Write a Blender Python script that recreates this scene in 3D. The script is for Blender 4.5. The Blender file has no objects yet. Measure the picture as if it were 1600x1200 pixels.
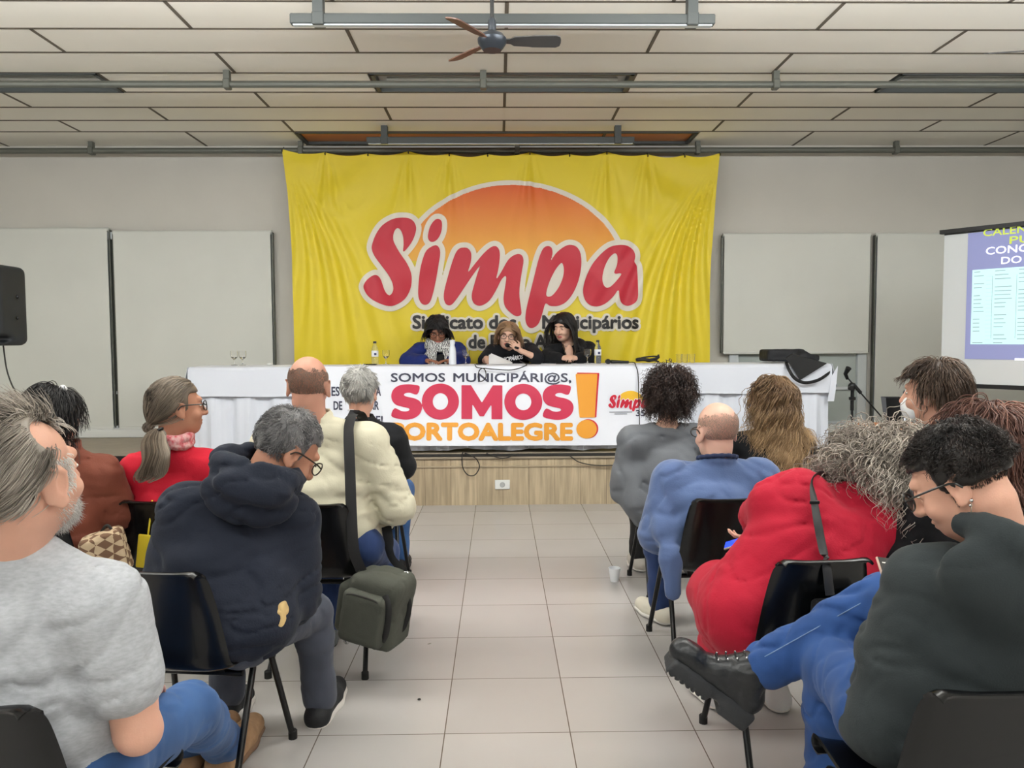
import bpy, math, random
import numpy as np
from mathutils import Matrix, Vector

# ------------------------------------------------------------------ camera, world, lights, exposure
FPX, YAW, PIT, ROLL, CAMH = 1215.72, .01671, .05695, -.0050, 1.486
scene = bpy.context.scene
col = scene.collection


def cam_basis():
    sy, cy = math.sin(YAW), math.cos(YAW)
    sp, cp = math.sin(PIT), math.cos(PIT)
    f = np.array([sy * cp, cy * cp, -sp]); r = np.array([cy, -sy, 0.]); u = np.cross(r, f)
    c, s = math.cos(ROLL), math.sin(ROLL)
    return c * r + s * u, -s * r + c * u, f


CR, CU, CF = cam_basis()
CAM = np.array([0, 0, CAMH])
cam_data = bpy.data.cameras.new('camera')
cam_data.sensor_fit = 'HORIZONTAL'
cam_data.sensor_width = 36.0
cam_data.lens = FPX / 1600 * 36
cam_data.clip_start = .02
cam = bpy.data.objects.new('camera', cam_data)
cam.matrix_world = Matrix(((CR[0], CU[0], -CF[0], 0), (CR[1], CU[1], -CF[1], 0), (CR[2], CU[2], -CF[2], CAMH), (0, 0, 0, 1)))
col.objects.link(cam)
scene.camera = cam

world = bpy.data.worlds.new('world')
scene.world = world
world.use_nodes = True
world.node_tree.nodes['Background'].inputs[0].default_value = (.75, .8, .85, 1)
world.node_tree.nodes['Background'].inputs[1].default_value = .05

scene.view_settings.view_transform = 'Standard'
scene.view_settings.look = 'None'
scene.view_settings.gamma = 1
scene.view_settings.use_curve_mapping = False
scene.view_settings.exposure = 0.0


def lamp(x, y, z, w, d, power, colr=(.965, .99, 1)):
    l = bpy.data.lights.new('ceiling_and_fill_lamp', 'AREA')
    l.shape = 'RECTANGLE'; l.size = w; l.size_y = d; l.energy = power; l.color = colr
    o = bpy.data.objects.new('ceiling_and_fill_lamp', l)
    o.location = (x, y, z)
    col.objects.link(o)
    return o


# suspended battens over the audience (above and behind the frame); upward and forward panels are added fill for ceiling and end wall
for ly, lz, dn, up, fw in ((3.55, 3.14, 14, 58, 34), (.6, 3.30, 22, 34, 0), (-2.2, 3.30, 24, 34, 0)):
    for lx in (-4.4, -1.5, 1.5, 4.4):
        lamp(lx, ly, lz, 2.4, .14, dn)
        lamp(lx, ly, lz + .05, 2.4, .14, up).rotation_euler = (math.pi, 0, 0)
        if fw:
            lamp(lx, ly + .08, lz + .02, 2.4, .10, fw).rotation_euler = (math.radians(84), 0, 0)

# ------------------------------------------------------------------ pixel helpers (1600 x 1200 photograph)


def ray(px, py):
    return CF + CR * (px - 800) / FPX + CU * (600 - py) / FPX


def at(px, py, Y):
    d = ray(px, py)
    return CAM + d * (Y / d[1])


def atz(px, py, Z):
    d = ray(px, py)
    return CAM + d * ((Z - CAMH) / d[2])


def V(*a):
    return np.array(a, float)


def nrm(v):
    v = np.asarray(v, float)
    return v / (np.linalg.norm(v) + 1e-12)


def lerp(a, b, t):
    return np.asarray(a, float) * (1 - t) + np.asarray(b, float) * t


# ------------------------------------------------------------------ materials


def lin(c):
    c = c / 255.
    return c / 12.92 if c <= .04045 else ((c + .055) / 1.055) ** 2.4


def rgb(r, g, b):
    return (lin(r), lin(g), lin(b), 1)


MATS = {}


def mat(name, colr, rough=.6, metal=0., spec=.5, var=0., vscale=8., bump=0., bscale=60., sheen=0., sss=0., trans=0., alpha=1., emit=None, estr=1., stretch=None, coat=0., col2=None, ior=None, attr=None):
    if name in MATS:
        return MATS[name]
    m = bpy.data.materials.new(name)
    m.use_nodes = True
    nt = m.node_tree
    N, L = nt.nodes, nt.links
    b = N['Principled BSDF']
    b.inputs['Base Color'].default_value = colr
    b.inputs['Roughness'].default_value = rough
    b.inputs['Metallic'].default_value = metal
    b.inputs['Specular IOR Level'].default_value = spec
    if sheen:
        b.inputs['Sheen Weight'].default_value = sheen
    if sss:
        b.inputs['Subsurface Weight'].default_value = sss
        b.inputs['Subsurface Radius'].default_value = (.012, .005, .003)
        b.inputs['Subsurface Scale'].default_value = 1.
    if trans:
        b.inputs['Transmission Weight'].default_value = trans
    if ior:
        b.inputs['IOR'].default_value = ior
    if coat:
        b.inputs['Coat Weight'].default_value = coat
    if alpha < 1:
        b.inputs['Alpha'].default_value = alpha
    if emit:
        b.inputs['Emission Color'].default_value = emit
        b.inputs['Emission Strength'].default_value = estr
    tc = None
    if var or bump or col2:
        tc = N.new('ShaderNodeTexCoord')
        mp = N.new('ShaderNodeMapping')
        L.new(tc.outputs['Object'], mp.inputs[0])
        if stretch:
            mp.inputs['Scale'].default_value = stretch
    if attr:
        a = N.new('ShaderNodeAttribute'); a.attribute_name = attr
        mx = N.new('ShaderNodeMix'); mx.data_type = 'RGBA'
        mx.inputs[6].default_value = colr
        mx.inputs[7].default_value = col2
        L.new(a.outputs['Fac'], mx.inputs[0])
        L.new(mx.outputs[2], b.inputs['Base Color'])
    elif var or col2:
        n = N.new('ShaderNodeTexNoise')
        n.inputs['Scale'].default_value = vscale
        n.inputs['Detail'].default_value = 5
        L.new(mp.outputs[0], n.inputs['Vector'])
        mr = N.new('ShaderNodeMapRange')
        mr.inputs[1].default_value = .3; mr.inputs[2].default_value = .7
        L.new(n.outputs['Fac'], mr.inputs[0])
        mx = N.new('ShaderNodeMix'); mx.data_type = 'RGBA'
        c = np.array(colr[:3])
        c2 = np.array(col2[:3]) if col2 else c * (1 + var)
        c1 = c if col2 else c * (1 - var)
        mx.inputs[6].default_value = (*c1, 1)
        mx.inputs[7].default_value = (*np.clip(c2, 0, 1), 1)
        L.new(mr.outputs[0], mx.inputs[0])
        L.new(mx.outputs[2], b.inputs['Base Color'])
    if bump:
        n2 = N.new('ShaderNodeTexNoise')
        n2.inputs['Scale'].default_value = bscale
        n2.inputs['Detail'].default_value = 4
        L.new(mp.outputs[0], n2.inputs['Vector'])
        bp = N.new('ShaderNodeBump')
        bp.inputs['Strength'].default_value = bump
        bp.inputs['Distance'].default_value = .01
        L.new(n2.outputs['Fac'], bp.inputs['Height'])
        L.new(bp.outputs[0], b.inputs['Normal'])
    MATS[name] = m
    return m


# ------------------------------------------------------------------ mesh builder


class MB:
    def __init__(s):
        s.v = []; s.f = []; s.mi = []; s.n = 0; s.at = []

    def add(s, verts, faces, mi=0, tone=0.):
        verts = np.asarray(verts, float).reshape(-1, 3)
        s.v.append(verts)
        s.f.extend([tuple(int(i) + s.n for i in f) for f in faces])
        s.mi.extend([mi] * len(faces))
        t = np.asarray(tone, float)
        s.at.append(np.full(len(verts), float(t)) if t.ndim == 0 else t)
        s.n += len(verts)
        return s

    def box(s, c, size, R=None, mi=0, bev=0.):
        c = np.asarray(c, float); h = np.asarray(size, float) / 2
        if bev <= 0:
            v = np.array([[x, y, z] for x in (-1, 1) for y in (-1, 1) for z in (-1, 1)], float) * h
            f = [(0, 1, 3, 2), (4, 6, 7, 5), (0, 4, 5, 1), (2, 3, 7, 6), (0, 2, 6, 4), (1, 5, 7, 3)]
        else:
            bev = min(bev, h.min() * .95)
            v = []; ids = {}
            for sx in (-1, 1):
                for sy in (-1, 1):
                    for sz in (-1, 1):
                        for ax in range(3):
                            p = np.array([sx, sy, sz], float) * (h - bev)
                            p[ax] += (sx, sy, sz)[ax] * bev
                            ids[(sx, sy, sz, ax)] = len(v); v.append(p)
            f = []
            for ax in range(3):
                a, b = (ax + 1) % 3, (ax + 2) % 3
                for sg in (-1, 1):
                    q = []
                    for (da, db) in ((-1, -1), (1, -1), (1, 1), (-1, 1)):
                        k = [0, 0, 0]; k[ax] = sg; k[a] = da; k[b] = db
                        q.append(ids[(*k, ax)])
                    f.append(tuple(q) if sg > 0 else tuple(q[::-1]))
                for da in (-1, 1):
                    for db in (-1, 1):
                        k1 = [0, 0, 0]; k1[a] = da; k1[b] = db; k1[ax] = -1
                        k2 = list(k1); k2[ax] = 1
                        q = [ids[(*k1, a)], ids[(*k2, a)], ids[(*k2, b)], ids[(*k1, b)]]
                        f.append(tuple(q))
            for sx in (-1, 1):
                for sy in (-1, 1):
                    for sz in (-1, 1):
                        f.append(tuple(ids[(sx, sy, sz, ax)] for ax in range(3)))
            v = np.array(v)
            # consistent winding: flip faces pointing inward
            ff = []
            for q in f:
                P = v[list(q)]
                nn = np.cross(P[1] - P[0], P[2] - P[0])
                ff.append(q if np.dot(nn, P.mean(0)) > 0 else q[::-1])
            f = ff
        if R is not None:
            v = v @ np.asarray(R).T
        return s.add(v + c, f, mi)

    def tube(s, pts, r, n=8, cap=True, mi=0, flat=None, closed=False):
        pts = np.asarray(pts, float); m = len(pts)
        r = np.full(m, r, float) if np.ndim(r) == 0 else np.asarray(r, float)
        t = np.gradient(pts, axis=0)
        if closed:
            t = np.roll(pts, -1, 0) - np.roll(pts, 1, 0)
        t /= np.linalg.norm(t, axis=1)[:, None] + 1e-12
        up = V(0, 0, 1) if abs(t[0][2]) < .9 else V(0, 1, 0)
        if flat is not None:
            up = np.asarray(flat[0], float)
        vs = []
        a = nrm(np.cross(t[0], up))
        for i in range(m):
            if flat is not None:
                a = nrm(np.cross(t[i], up))
            else:
                a = nrm(a - np.dot(a, t[i]) * t[i])
            b = np.cross(t[i], a)
            k = flat[1] if flat is not None else 1.
            for j in range(n):
                th = 2 * math.pi * j / n
                vs.append(pts[i] + r[i] * (math.cos(th) * a + math.sin(th) * b * k))
        fs = []
        for i in range(m if closed else m - 1):
            i2 = (i + 1) % m
            for j in range(n):
                j2 = (j + 1) % n
                fs.append((i * n + j, i * n + j2, i2 * n + j2, i2 * n + j))
        if cap and not closed:
            fs.append(tuple(range(n))[::-1]); fs.append(tuple(range((m - 1) * n, m * n)))
        return s.add(vs, fs, mi)

    def lathe(s, prof, c, n=20, R=None, mi=0, cap=True):
        c = np.asarray(c, float); vs = []
        for (r, z) in prof:
            for j in range(n):
                th = 2 * math.pi * j / n
                vs.append((r * math.cos(th), r * math.sin(th), z))
        vs = np.array(vs); m = len(prof)
        if R is not None:
            vs = vs @ np.asarray(R).T
        fs = []
        for i in range(m - 1):
            for j in range(n):
                j2 = (j + 1) % n
                fs.append((i * n + j, i * n + j2, (i + 1) * n + j2, (i + 1) * n + j))
        if cap:
            fs.append(tuple(range(n))[::-1]); fs.append(tuple(range((m - 1) * n, m * n)))
        return s.add(vs + c, fs, mi)

    def ell(s, c, r, R=None, n=14, m=9, mi=0):
        r = np.asarray(r, float) * np.ones(3)
        prof = [(max(math.sin(math.pi * i / m), 1e-4), -math.cos(math.pi * i / m)) for i in range(m + 1)]
        vs = []
        for (q, z) in prof:
            for j in range(n):
                th = 2 * math.pi * j / n
                vs.append((q * math.cos(th), q * math.sin(th), z))
        vs = np.array(vs) * r
        if R is not None:
            vs = vs @ np.asarray(R).T
        fs = [(i * n + j, i * n + (j + 1) % n, (i + 1) * n + (j + 1) % n, (i + 1) * n + j) for i in range(m) for j in range(n)]
        return s.add(vs + np.asarray(c, float), fs, mi)

    def grid(s, fn, nu, nv, mi=0, thick=0.):
        vs = np.array([fn(i / nu, j / nv) for i in range(nu + 1) for j in range(nv + 1)])
        w = nv + 1
        fs = [(i * w + j, (i + 1) * w + j, (i + 1) * w + j + 1, i * w + j + 1) for i in range(nu) for j in range(nv)]
        if not thick:
            return s.add(vs, fs, mi)
        G = vs.reshape(nu + 1, w, 3)
        du = np.gradient(G, axis=0); dv = np.gradient(G, axis=1)
        nn = np.cross(du, dv); nn /= np.linalg.norm(nn, axis=2)[..., None] + 1e-12
        B = (G - nn * thick).reshape(-1, 3)
        k = len(vs)
        f2 = [tuple(q + k for q in f[::-1]) for f in fs]
        rim = [i * w for i in range(nu + 1)] + [nu * w + j for j in range(1, w)] + [i * w + nv for i in range(nu - 1, -1, -1)] + [j for j in range(nv - 1, 0, -1)]
        f3 = [(rim[i], rim[i] + k, rim[(i + 1) % len(rim)] + k, rim[(i + 1) % len(rim)]) for i in range(len(rim))]
        f3 = [q[::-1] for q in f3]
        return s.add(np.vstack([vs, B]), fs + f2 + f3, mi)

    def prism(s, poly, fn0, fn1, mi=0):
        """poly: 2D points (CCW); fn0/fn1 map a 2D point to the front and back 3D point."""
        n = len(poly)
        a = [fn0(*p) for p in poly]; b = [fn1(*p) for p in poly]
        fs = [tuple(range(n)), tuple(range(n, 2 * n))[::-1]]
        fs += [(i, i + n, (i + 1) % n + n, (i + 1) % n) for i in range(n)]
        return s.add(a + b, fs, mi)


WORLD = {}


def link(name, me, parent=None, mats=()):
    o = bpy.data.objects.new(name, me)
    for m in mats:
        me.materials.append(m)
    col.objects.link(o)
    if parent is not None:
        o.parent = parent
    return o


def finish(o, label=None, cat=None, group=None, kind=None):
    if label: o['label'] = label
    if cat: o['category'] = cat
    if group: o['group'] = group
    if kind: o['kind'] = kind
    return o


def build(name, mb, mats, parent=None, base=None, smooth=True, **tags):
    """ONE mesh object from a builder whose vertices are in world space (or the parent's own space)."""
    if not isinstance(mats, (list, tuple)):
        mats = [mats]
    v = np.vstack(mb.v) if mb.v else np.zeros((0, 3))
    if parent is not None:
        base = WORLD.get(parent.name, V(0, 0, 0))
        off = base
    else:
        if base is None:
            lo, hi = v.min(0), v.max(0)
            base = V((lo[0] + hi[0]) / 2, (lo[1] + hi[1]) / 2, lo[2])
        base = np.asarray(base, float); off = base
    me = bpy.data.meshes.new(name)
    me.from_pydata((v - off).tolist(), [], mb.f)
    if len(mats) > 1:
        me.polygons.foreach_set('material_index', mb.mi)
    tone = np.concatenate(mb.at) if mb.at else np.zeros(0)
    if tone.any():
        a = me.attributes.new('tone', 'FLOAT', 'POINT')
        a.data.foreach_set('value', tone.astype(np.float32))
    me.update()
    o = link(name, me, parent, mats)
    if smooth:
        if smooth is True:
            me.polygons.foreach_set('use_smooth', [True] * len(me.polygons))
            ang = math.radians(40)
            me.update()
            sharp = None
            try:
                me.set_sharp_from_angle(angle=ang)
            except Exception:
                pass
        else:
            me.polygons.foreach_set('use_smooth', [True] * len(me.polygons))
    if parent is None:
        o.location = base
    WORLD[o.name] = base
    finish(o, **tags)
    return o


def thing(name, base, label, cat, group=None, rz=0):
    o = bpy.data.objects.new(name, None)
    o.empty_display_size = .1
    o.location = base
    o.rotation_euler = (0, 0, rz)
    col.objects.link(o)
    WORLD[o.name] = np.asarray(base, float)
    finish(o, label, cat, group)
    return o


def rotz(a):
    c, s = math.cos(a), math.sin(a)
    return np.array([[c, -s, 0], [s, c, 0], [0, 0, 1.]])


def rotx(a):
    c, s = math.cos(a), math.sin(a)
    return np.array([[1., 0, 0], [0, c, -s], [0, s, c]])


def roty(a):
    c, s = math.cos(a), math.sin(a)
    return np.array([[c, 0, s], [0, 1., 0], [-s, 0, c]])


def zto(d):
    """rotation taking +Z to direction d"""
    d = nrm(d); a = V(1, 0, 0) if abs(d[0]) < .9 else V(0, 1, 0)
    x = nrm(np.cross(a, d)); y = np.cross(d, x)
    return np.stack([x, y, d], 1)


def smoothpath(pts, n=24, closed=False):
    """Catmull-Rom through points"""
    P = [np.asarray(p, float) for p in pts]
    if closed:
        P = [P[-1]] + P + [P[0], P[1]]
    else:
        P = [2 * P[0] - P[1]] + P + [2 * P[-1] - P[-2]]
    out = []
    k = len(P) - 3
    for i in range(k):
        a, b, c, d = P[i:i + 4]
        m = max(2, n // k)
        for j in range(m):
            t = j / m
            out.append(.5 * (2 * b + (c - a) * t + (2 * a - 5 * b + 4 * c - d) * t * t + (3 * b - a - 3 * c + d) * t ** 3))
    if not closed:
        out.append(P[-2])
    return np.array(out)
# ------------------------------------------------------------------ implicit surfaces (bodies, clothes, hair caps, bags)
_lat = np.random.RandomState(7).rand(32, 32, 32).astype(np.float32)


def vnoise(p):
    p = np.asarray(p, np.float32)
    i = np.floor(p).astype(np.int32); f = p - i
    f = f * f * (3 - 2 * f)
    i &= 31; j = (i + 1) & 31
    x0, y0, z0 = i[..., 0], i[..., 1], i[..., 2]; x1, y1, z1 = j[..., 0], j[..., 1], j[..., 2]
    fx, fy, fz = f[..., 0], f[..., 1], f[..., 2]
    a = _lat[x0, y0, z0] * (1 - fx) + _lat[x1, y0, z0] * fx
    b = _lat[x0, y1, z0] * (1 - fx) + _lat[x1, y1, z0] * fx
    c = _lat[x0, y0, z1] * (1 - fx) + _lat[x1, y0, z1] * fx
    d = _lat[x0, y1, z1] * (1 - fx) + _lat[x1, y1, z1] * fx
    e = a * (1 - fy) + b * fy; g = c * (1 - fy) + d * fy
    return (e * (1 - fz) + g * fz) * 2 - 1


class Field:
    def __init__(s):
        s.p = []

    def cone(s, a, b, ra, rb=None, k=.02, flat=None, sub=False):
        """tapered capsule; flat=(unit axis, factor) squeezes it along the axis"""
        s.p.append(('c', np.asarray(a, float), np.asarray(b, float), ra, ra if rb is None else rb, k, flat, sub)); return s

    def chain(s, pts, rs, k=.02, flat=None):
        for i in range(len(pts) - 1):
            s.cone(pts[i], pts[i + 1], rs[i] if np.ndim(rs) else rs, rs[i + 1] if np.ndim(rs) else rs, k, flat)
        return s

    def ell(s, c, r, R=None, k=.02, sub=False):
        s.p.append(('e', np.asarray(c, float), np.asarray(r, float) * np.ones(3), np.eye(3) if R is None else np.asarray(R), None, k, None, sub)); return s

    def box(s, c, h, R=None, r=.01, k=.01, sub=False):
        s.p.append(('b', np.asarray(c, float), np.asarray(h, float), np.eye(3) if R is None else np.asarray(R), r, k, None, sub)); return s

    def bbox(s, q):
        if q[0] == 'c':
            m = max(q[3], q[4])
            return np.minimum(q[1], q[2]) - m, np.maximum(q[1], q[2]) + m
        if q[0] == 'e':
            e = np.sqrt(((q[3] * q[2]) ** 2).sum(1))
            return q[1] - e, q[1] + e
        e = np.abs(q[3]) @ (q[2] + q[4])
        return q[1] - e, q[1] + e

    def ev(s, q, X, Y, Z):
        if q[0] == 'c':
            a, b = q[1], q[2]
            px, py, pz = X - a[0], Y - a[1], Z - a[2]
            ba = b - a
            if q[6] is not None:
                ax, f = q[6]
                t = (px * ax[0] + py * ax[1] + pz * ax[2]) * (1 / f - 1)
                px = px + t * ax[0]; py = py + t * ax[1]; pz = pz + t * ax[2]
                ba = ba + np.dot(ba, ax) * (1 / f - 1) * np.asarray(ax)
            h = np.clip((px * ba[0] + py * ba[1] + pz * ba[2]) / max(np.dot(ba, ba), 1e-9), 0, 1)
            d = np.sqrt((px - ba[0] * h) ** 2 + (py - ba[1] * h) ** 2 + (pz - ba[2] * h) ** 2)
            return d - (q[3] + (q[4] - q[3]) * h)
        px, py, pz = X - q[1][0], Y - q[1][1], Z - q[1][2]
        R = q[3]
        u = px * R[0, 0] + py * R[1, 0] + pz * R[2, 0]
        v = px * R[0, 1] + py * R[1, 1] + pz * R[2, 1]
        w = px * R[0, 2] + py * R[1, 2] + pz * R[2, 2]
        r = q[2]
        if q[0] == 'e':
            k0 = np.sqrt((u / r[0]) ** 2 + (v / r[1]) ** 2 + (w / r[2]) ** 2)
            k1 = np.sqrt((u / r[0] ** 2) ** 2 + (v / r[1] ** 2) ** 2 + (w / r[2] ** 2) ** 2) + 1e-9
            return k0 * (k0 - 1) / k1
        u, v, w = np.abs(u) - r[0], np.abs(v) - r[1], np.abs(w) - r[2]
        return np.sqrt(np.maximum(u, 0) ** 2 + np.maximum(v, 0) ** 2 + np.maximum(w, 0) ** 2) + np.minimum(np.maximum(u, np.maximum(v, w)), 0) - q[4]

    def axes(s, h, fine, lo, hi):
        out = []
        for ax in range(3):
            x = lo[ax]; a = [x]
            while x < hi[ax]:
                st = h
                for (c, rad, hf) in fine:
                    if c[ax] - rad[ax] - h < x < c[ax] + rad[ax]:
                        st = min(st, hf)
                x += st; a.append(x)
            out.append(np.array(a, np.float32))
        return out

    def mesh(s, h=.01, fine=(), disp=None, cut=()):
        """surface nets on a rectilinear grid; cut: planes (point, normal) that drop what lies on the normal's side"""
        bb = [s.bbox(q) for q in s.p if not q[7]]
        pad = h * 2 + .012
        lo = np.min([b[0] for b in bb], 0) - pad; hi = np.max([b[1] for b in bb], 0) + pad
        xs, ys, zs = s.axes(h, fine, lo, hi)
        D = np.full((len(xs), len(ys), len(zs)), .5, np.float32)
        for q in s.p:
            a, b = s.bbox(q)
            m = q[5] + pad
            sl = []
            for g, l_, h_ in ((xs, a[0], b[0]), (ys, a[1], b[1]), (zs, a[2], b[2])):
                sl.append(slice(int(np.searchsorted(g, l_ - m)), int(np.searchsorted(g, h_ + m)) + 1))
            X = xs[sl[0]][:, None, None]; Y = ys[sl[1]][None, :, None]; Z = zs[sl[2]][None, None, :]
            d = s.ev(q, X, Y, Z).astype(np.float32)
            o = D[tuple(sl)]; k = max(q[5], 1e-4)
            if q[7]:
                hh = np.clip(.5 - .5 * (o + d) / k, 0, 1)
                D[tuple(sl)] = o * (1 - hh) - d * hh + k * hh * (1 - hh)
            else:
                hh = np.clip(.5 + .5 * (o - d) / k, 0, 1)
                D[tuple(sl)] = o * (1 - hh) + d * hh - k * hh * (1 - hh)
        for (p, n) in cut:
            d = (xs[:, None, None] - p[0]) * n[0] + (ys[None, :, None] - p[1]) * n[1] + (zs[None, None, :] - p[2]) * n[2]
            D = np.maximum(D, d.astype(np.float32))
        if disp is not None:
            I = np.argwhere(np.abs(D) < .05)
            P = np.stack([xs[I[:, 0]], ys[I[:, 1]], zs[I[:, 2]]], 1)
            D[I[:, 0], I[:, 1], I[:, 2]] += disp(P).astype(np.float32)
        D[0], D[-1], D[:, 0], D[:, -1], D[:, :, 0], D[:, :, -1] = .5, .5, .5, .5, .5, .5
        return surface_nets(D, xs, ys, zs)


def surface_nets(D, xs, ys, zs):
    S = D < 0
    c = S[:-1, :-1, :-1].astype(np.int8)
    tot = np.zeros_like(c)
    for dx in (0, 1):
        for dy in (0, 1):
            for dz in (0, 1):
                tot += S[dx:S.shape[0] - 1 + dx, dy:S.shape[1] - 1 + dy, dz:S.shape[2] - 1 + dz]
    act = (tot > 0) & (tot < 8)
    I = np.argwhere(act)
    idx = np.full(act.shape, -1, np.int64); idx[act] = np.arange(len(I))
    acc = np.zeros((len(I), 3)); cnt = np.zeros(len(I))
    G = (xs, ys, zs)
    for ax in range(3):
        o1, o2 = [a for a in range(3) if a != ax]
        for u in (0, 1):
            for v in (0, 1):
                A = I.copy(); A[:, o1] += u; A[:, o2] += v
                B = A.copy(); B[:, ax] += 1
                da = D[A[:, 0], A[:, 1], A[:, 2]]; db = D[B[:, 0], B[:, 1], B[:, 2]]
                m = (da < 0) != (db < 0)
                t = da[m] / (da[m] - db[m])
                p = np.zeros((m.sum(), 3))
                p[:, ax] = G[ax][A[m, ax]] * (1 - t) + G[ax][B[m, ax]] * t
                p[:, o1] = G[o1][A[m, o1]]; p[:, o2] = G[o2][A[m, o2]]
                acc[m] += p; cnt[m] += 1
    verts = acc / cnt[:, None]
    faces = []
    for ax in range(3):
        o1, o2 = (ax + 1) % 3, (ax + 2) % 3
        n = [S.shape[a] for a in range(3)]
        sa = [slice(1, n[a] - 1) for a in range(3)]; sb = list(sa)
        sa[ax] = slice(0, n[ax] - 1); sb[ax] = slice(1, n[ax])
        a, b = S[tuple(sa)], S[tuple(sb)]
        E = np.argwhere(a != b)
        if not len(E):
            continue
        inside = a[E[:, 0], E[:, 1], E[:, 2]]
        E = E + np.array([0 if q == ax else 1 for q in range(3)])
        q = []
        for (u, v) in ((-1, -1), (0, -1), (0, 0), (-1, 0)):
            C = E.copy(); C[:, o1] += u; C[:, o2] += v
            q.append(idx[C[:, 0], C[:, 1], C[:, 2]])
        Q = np.stack(q, 1)
        Q[~inside] = Q[~inside][:, ::-1]
        faces.append(Q)
    return verts, np.vstack(faces)


def relax(v, f, n=1):
    """light Laplacian smoothing"""
    e = np.vstack([f[:, [0, 1]], f[:, [1, 2]], f[:, [2, 3]], f[:, [3, 0]]])
    for _ in range(n):
        a = np.zeros_like(v); c = np.zeros(len(v))
        for k in range(3):
            a[:, k] = np.bincount(e[:, 0], v[e[:, 1], k], len(v)) + np.bincount(e[:, 1], v[e[:, 0], k], len(v))
        c = np.bincount(e[:, 0], minlength=len(v)) + np.bincount(e[:, 1], minlength=len(v))
        v = v * .5 + .5 * a / c[:, None]
    return v


def sdf_obj(name, F, mats, parent=None, h=.01, fine=(), disp=None, cut=(), classify=None, base=None, sm=1, **tags):
    v, f = F.mesh(h, fine, disp, cut)
    if sm:
        v = relax(v, f, sm)
    mb = MB(); mb.v = [v]; mb.n = len(v); mb.f = f.tolist(); mb.at = [np.zeros(len(v))]
    if classify is not None:
        mb.mi = classify(v[f].mean(1)).astype(int).tolist()
    else:
        mb.mi = [0] * len(f)
    return build(name, mb, mats, parent, base=base, smooth='all', **tags)


def folds(amp, freq=(9, 9, 14), seed=0, soft=.35):
    """cloth folds: soft swells cut by narrow creases (positive = inward)"""
    fr = np.array(freq, float)

    def fn(P):
        q = P * fr + seed * 3.7
        w = np.stack([vnoise(q * .5 + 11), vnoise(q * .5 + 23), vnoise(q * .5 + 31)], -1)
        a = vnoise(q * .7 + w)
        c1 = np.abs(vnoise(q + w * 1.6 + 5)); c2 = np.abs(vnoise(q * 1.9 + w * 2. + 17))
        return amp * (soft * a + .8 * np.exp(-(c1 / .10) ** 2) + .35 * np.exp(-(c2 / .12) ** 2) - .25)
    return fn
# ------------------------------------------------------------------ room shell
TILE = .475
TX0, TY0 = -.4495 * TILE, 12.03 * TILE
STY, STZ = 6.94, .475          # stage front, stage top
WY, CZ = 8.35, 3.532             # back wall, ceiling
XL, XR, YB = -6.6, 6.6, -4.6


def grid_material(name, c1, c2, mortar, sx, sy, ox, oy, gap, rough, axes='xy', bump=.0, var=.5, offset=0.):
    """tiles / planks: a brick texture laid out in metres over the object's own coordinates"""
    m = bpy.data.materials.new(name); m.use_nodes = True
    nt = m.node_tree; N, L = nt.nodes, nt.links
    b = N['Principled BSDF']; b.inputs['Roughness'].default_value = rough
    tc = N.new('ShaderNodeTexCoord')
    sp = N.new('ShaderNodeSeparateXYZ'); cb = N.new('ShaderNodeCombineXYZ')
    L.new(tc.outputs['Object'], sp.inputs[0])
    i = {'x': 0, 'y': 1, 'z': 2}
    L.new(sp.outputs[i[axes[0]]], cb.inputs[0]); L.new(sp.outputs[i[axes[1]]], cb.inputs[1])
    mp = N.new('ShaderNodeMapping'); mp.inputs['Location'].default_value = (-ox, -oy, 0)
    L.new(cb.outputs[0], mp.inputs[0])
    br = N.new('ShaderNodeTexBrick')
    br.offset = offset; br.squash = 1
    br.inputs['Scale'].default_value = 1
    br.inputs['Brick Width'].default_value = sx; br.inputs['Row Height'].default_value = sy
    br.inputs['Mortar Size'].default_value = gap; br.inputs['Mortar Smooth'].default_value = .1
    br.inputs['Color1'].default_value = c1; br.inputs['Color2'].default_value = c2
    br.inputs['Mortar'].default_value = mortar
    L.new(mp.outputs[0], br.inputs['Vector'])
    n = N.new('ShaderNodeTexNoise'); n.inputs['Scale'].default_value = 2.2; n.inputs['Detail'].default_value = 6
    L.new(tc.outputs['Object'], n.inputs['Vector'])
    mr = N.new('ShaderNodeMapRange'); mr.inputs[3].default_value = 1 - .12 * var; mr.inputs[4].default_value = 1 + .12 * var
    L.new(n.outputs['Fac'], mr.inputs[0])
    mx = N.new('ShaderNodeMix'); mx.data_type = 'RGBA'; mx.blend_type = 'MULTIPLY'; mx.inputs[0].default_value = 1
    L.new(br.outputs['Color'], mx.inputs[6]); L.new(mr.outputs[0], mx.inputs[7])
    L.new(mx.outputs[2], b.inputs['Base Color'])
    if bump:
        bp = N.new('ShaderNodeBump'); bp.inputs['Strength'].default_value = bump; bp.inputs['Distance'].default_value = .003
        bp.invert = True
        L.new(br.outputs['Fac'], bp.inputs['Height']); L.new(bp.outputs[0], b.inputs['Normal'])
    return m, mx, b


m_floor, _, _ = grid_material('floor_tiles', rgb(174, 170, 167), rgb(167, 163, 160), rgb(102, 92, 84), TILE, TILE, TX0, TY0, .0022, .27, bump=.3, var=.6)

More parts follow.
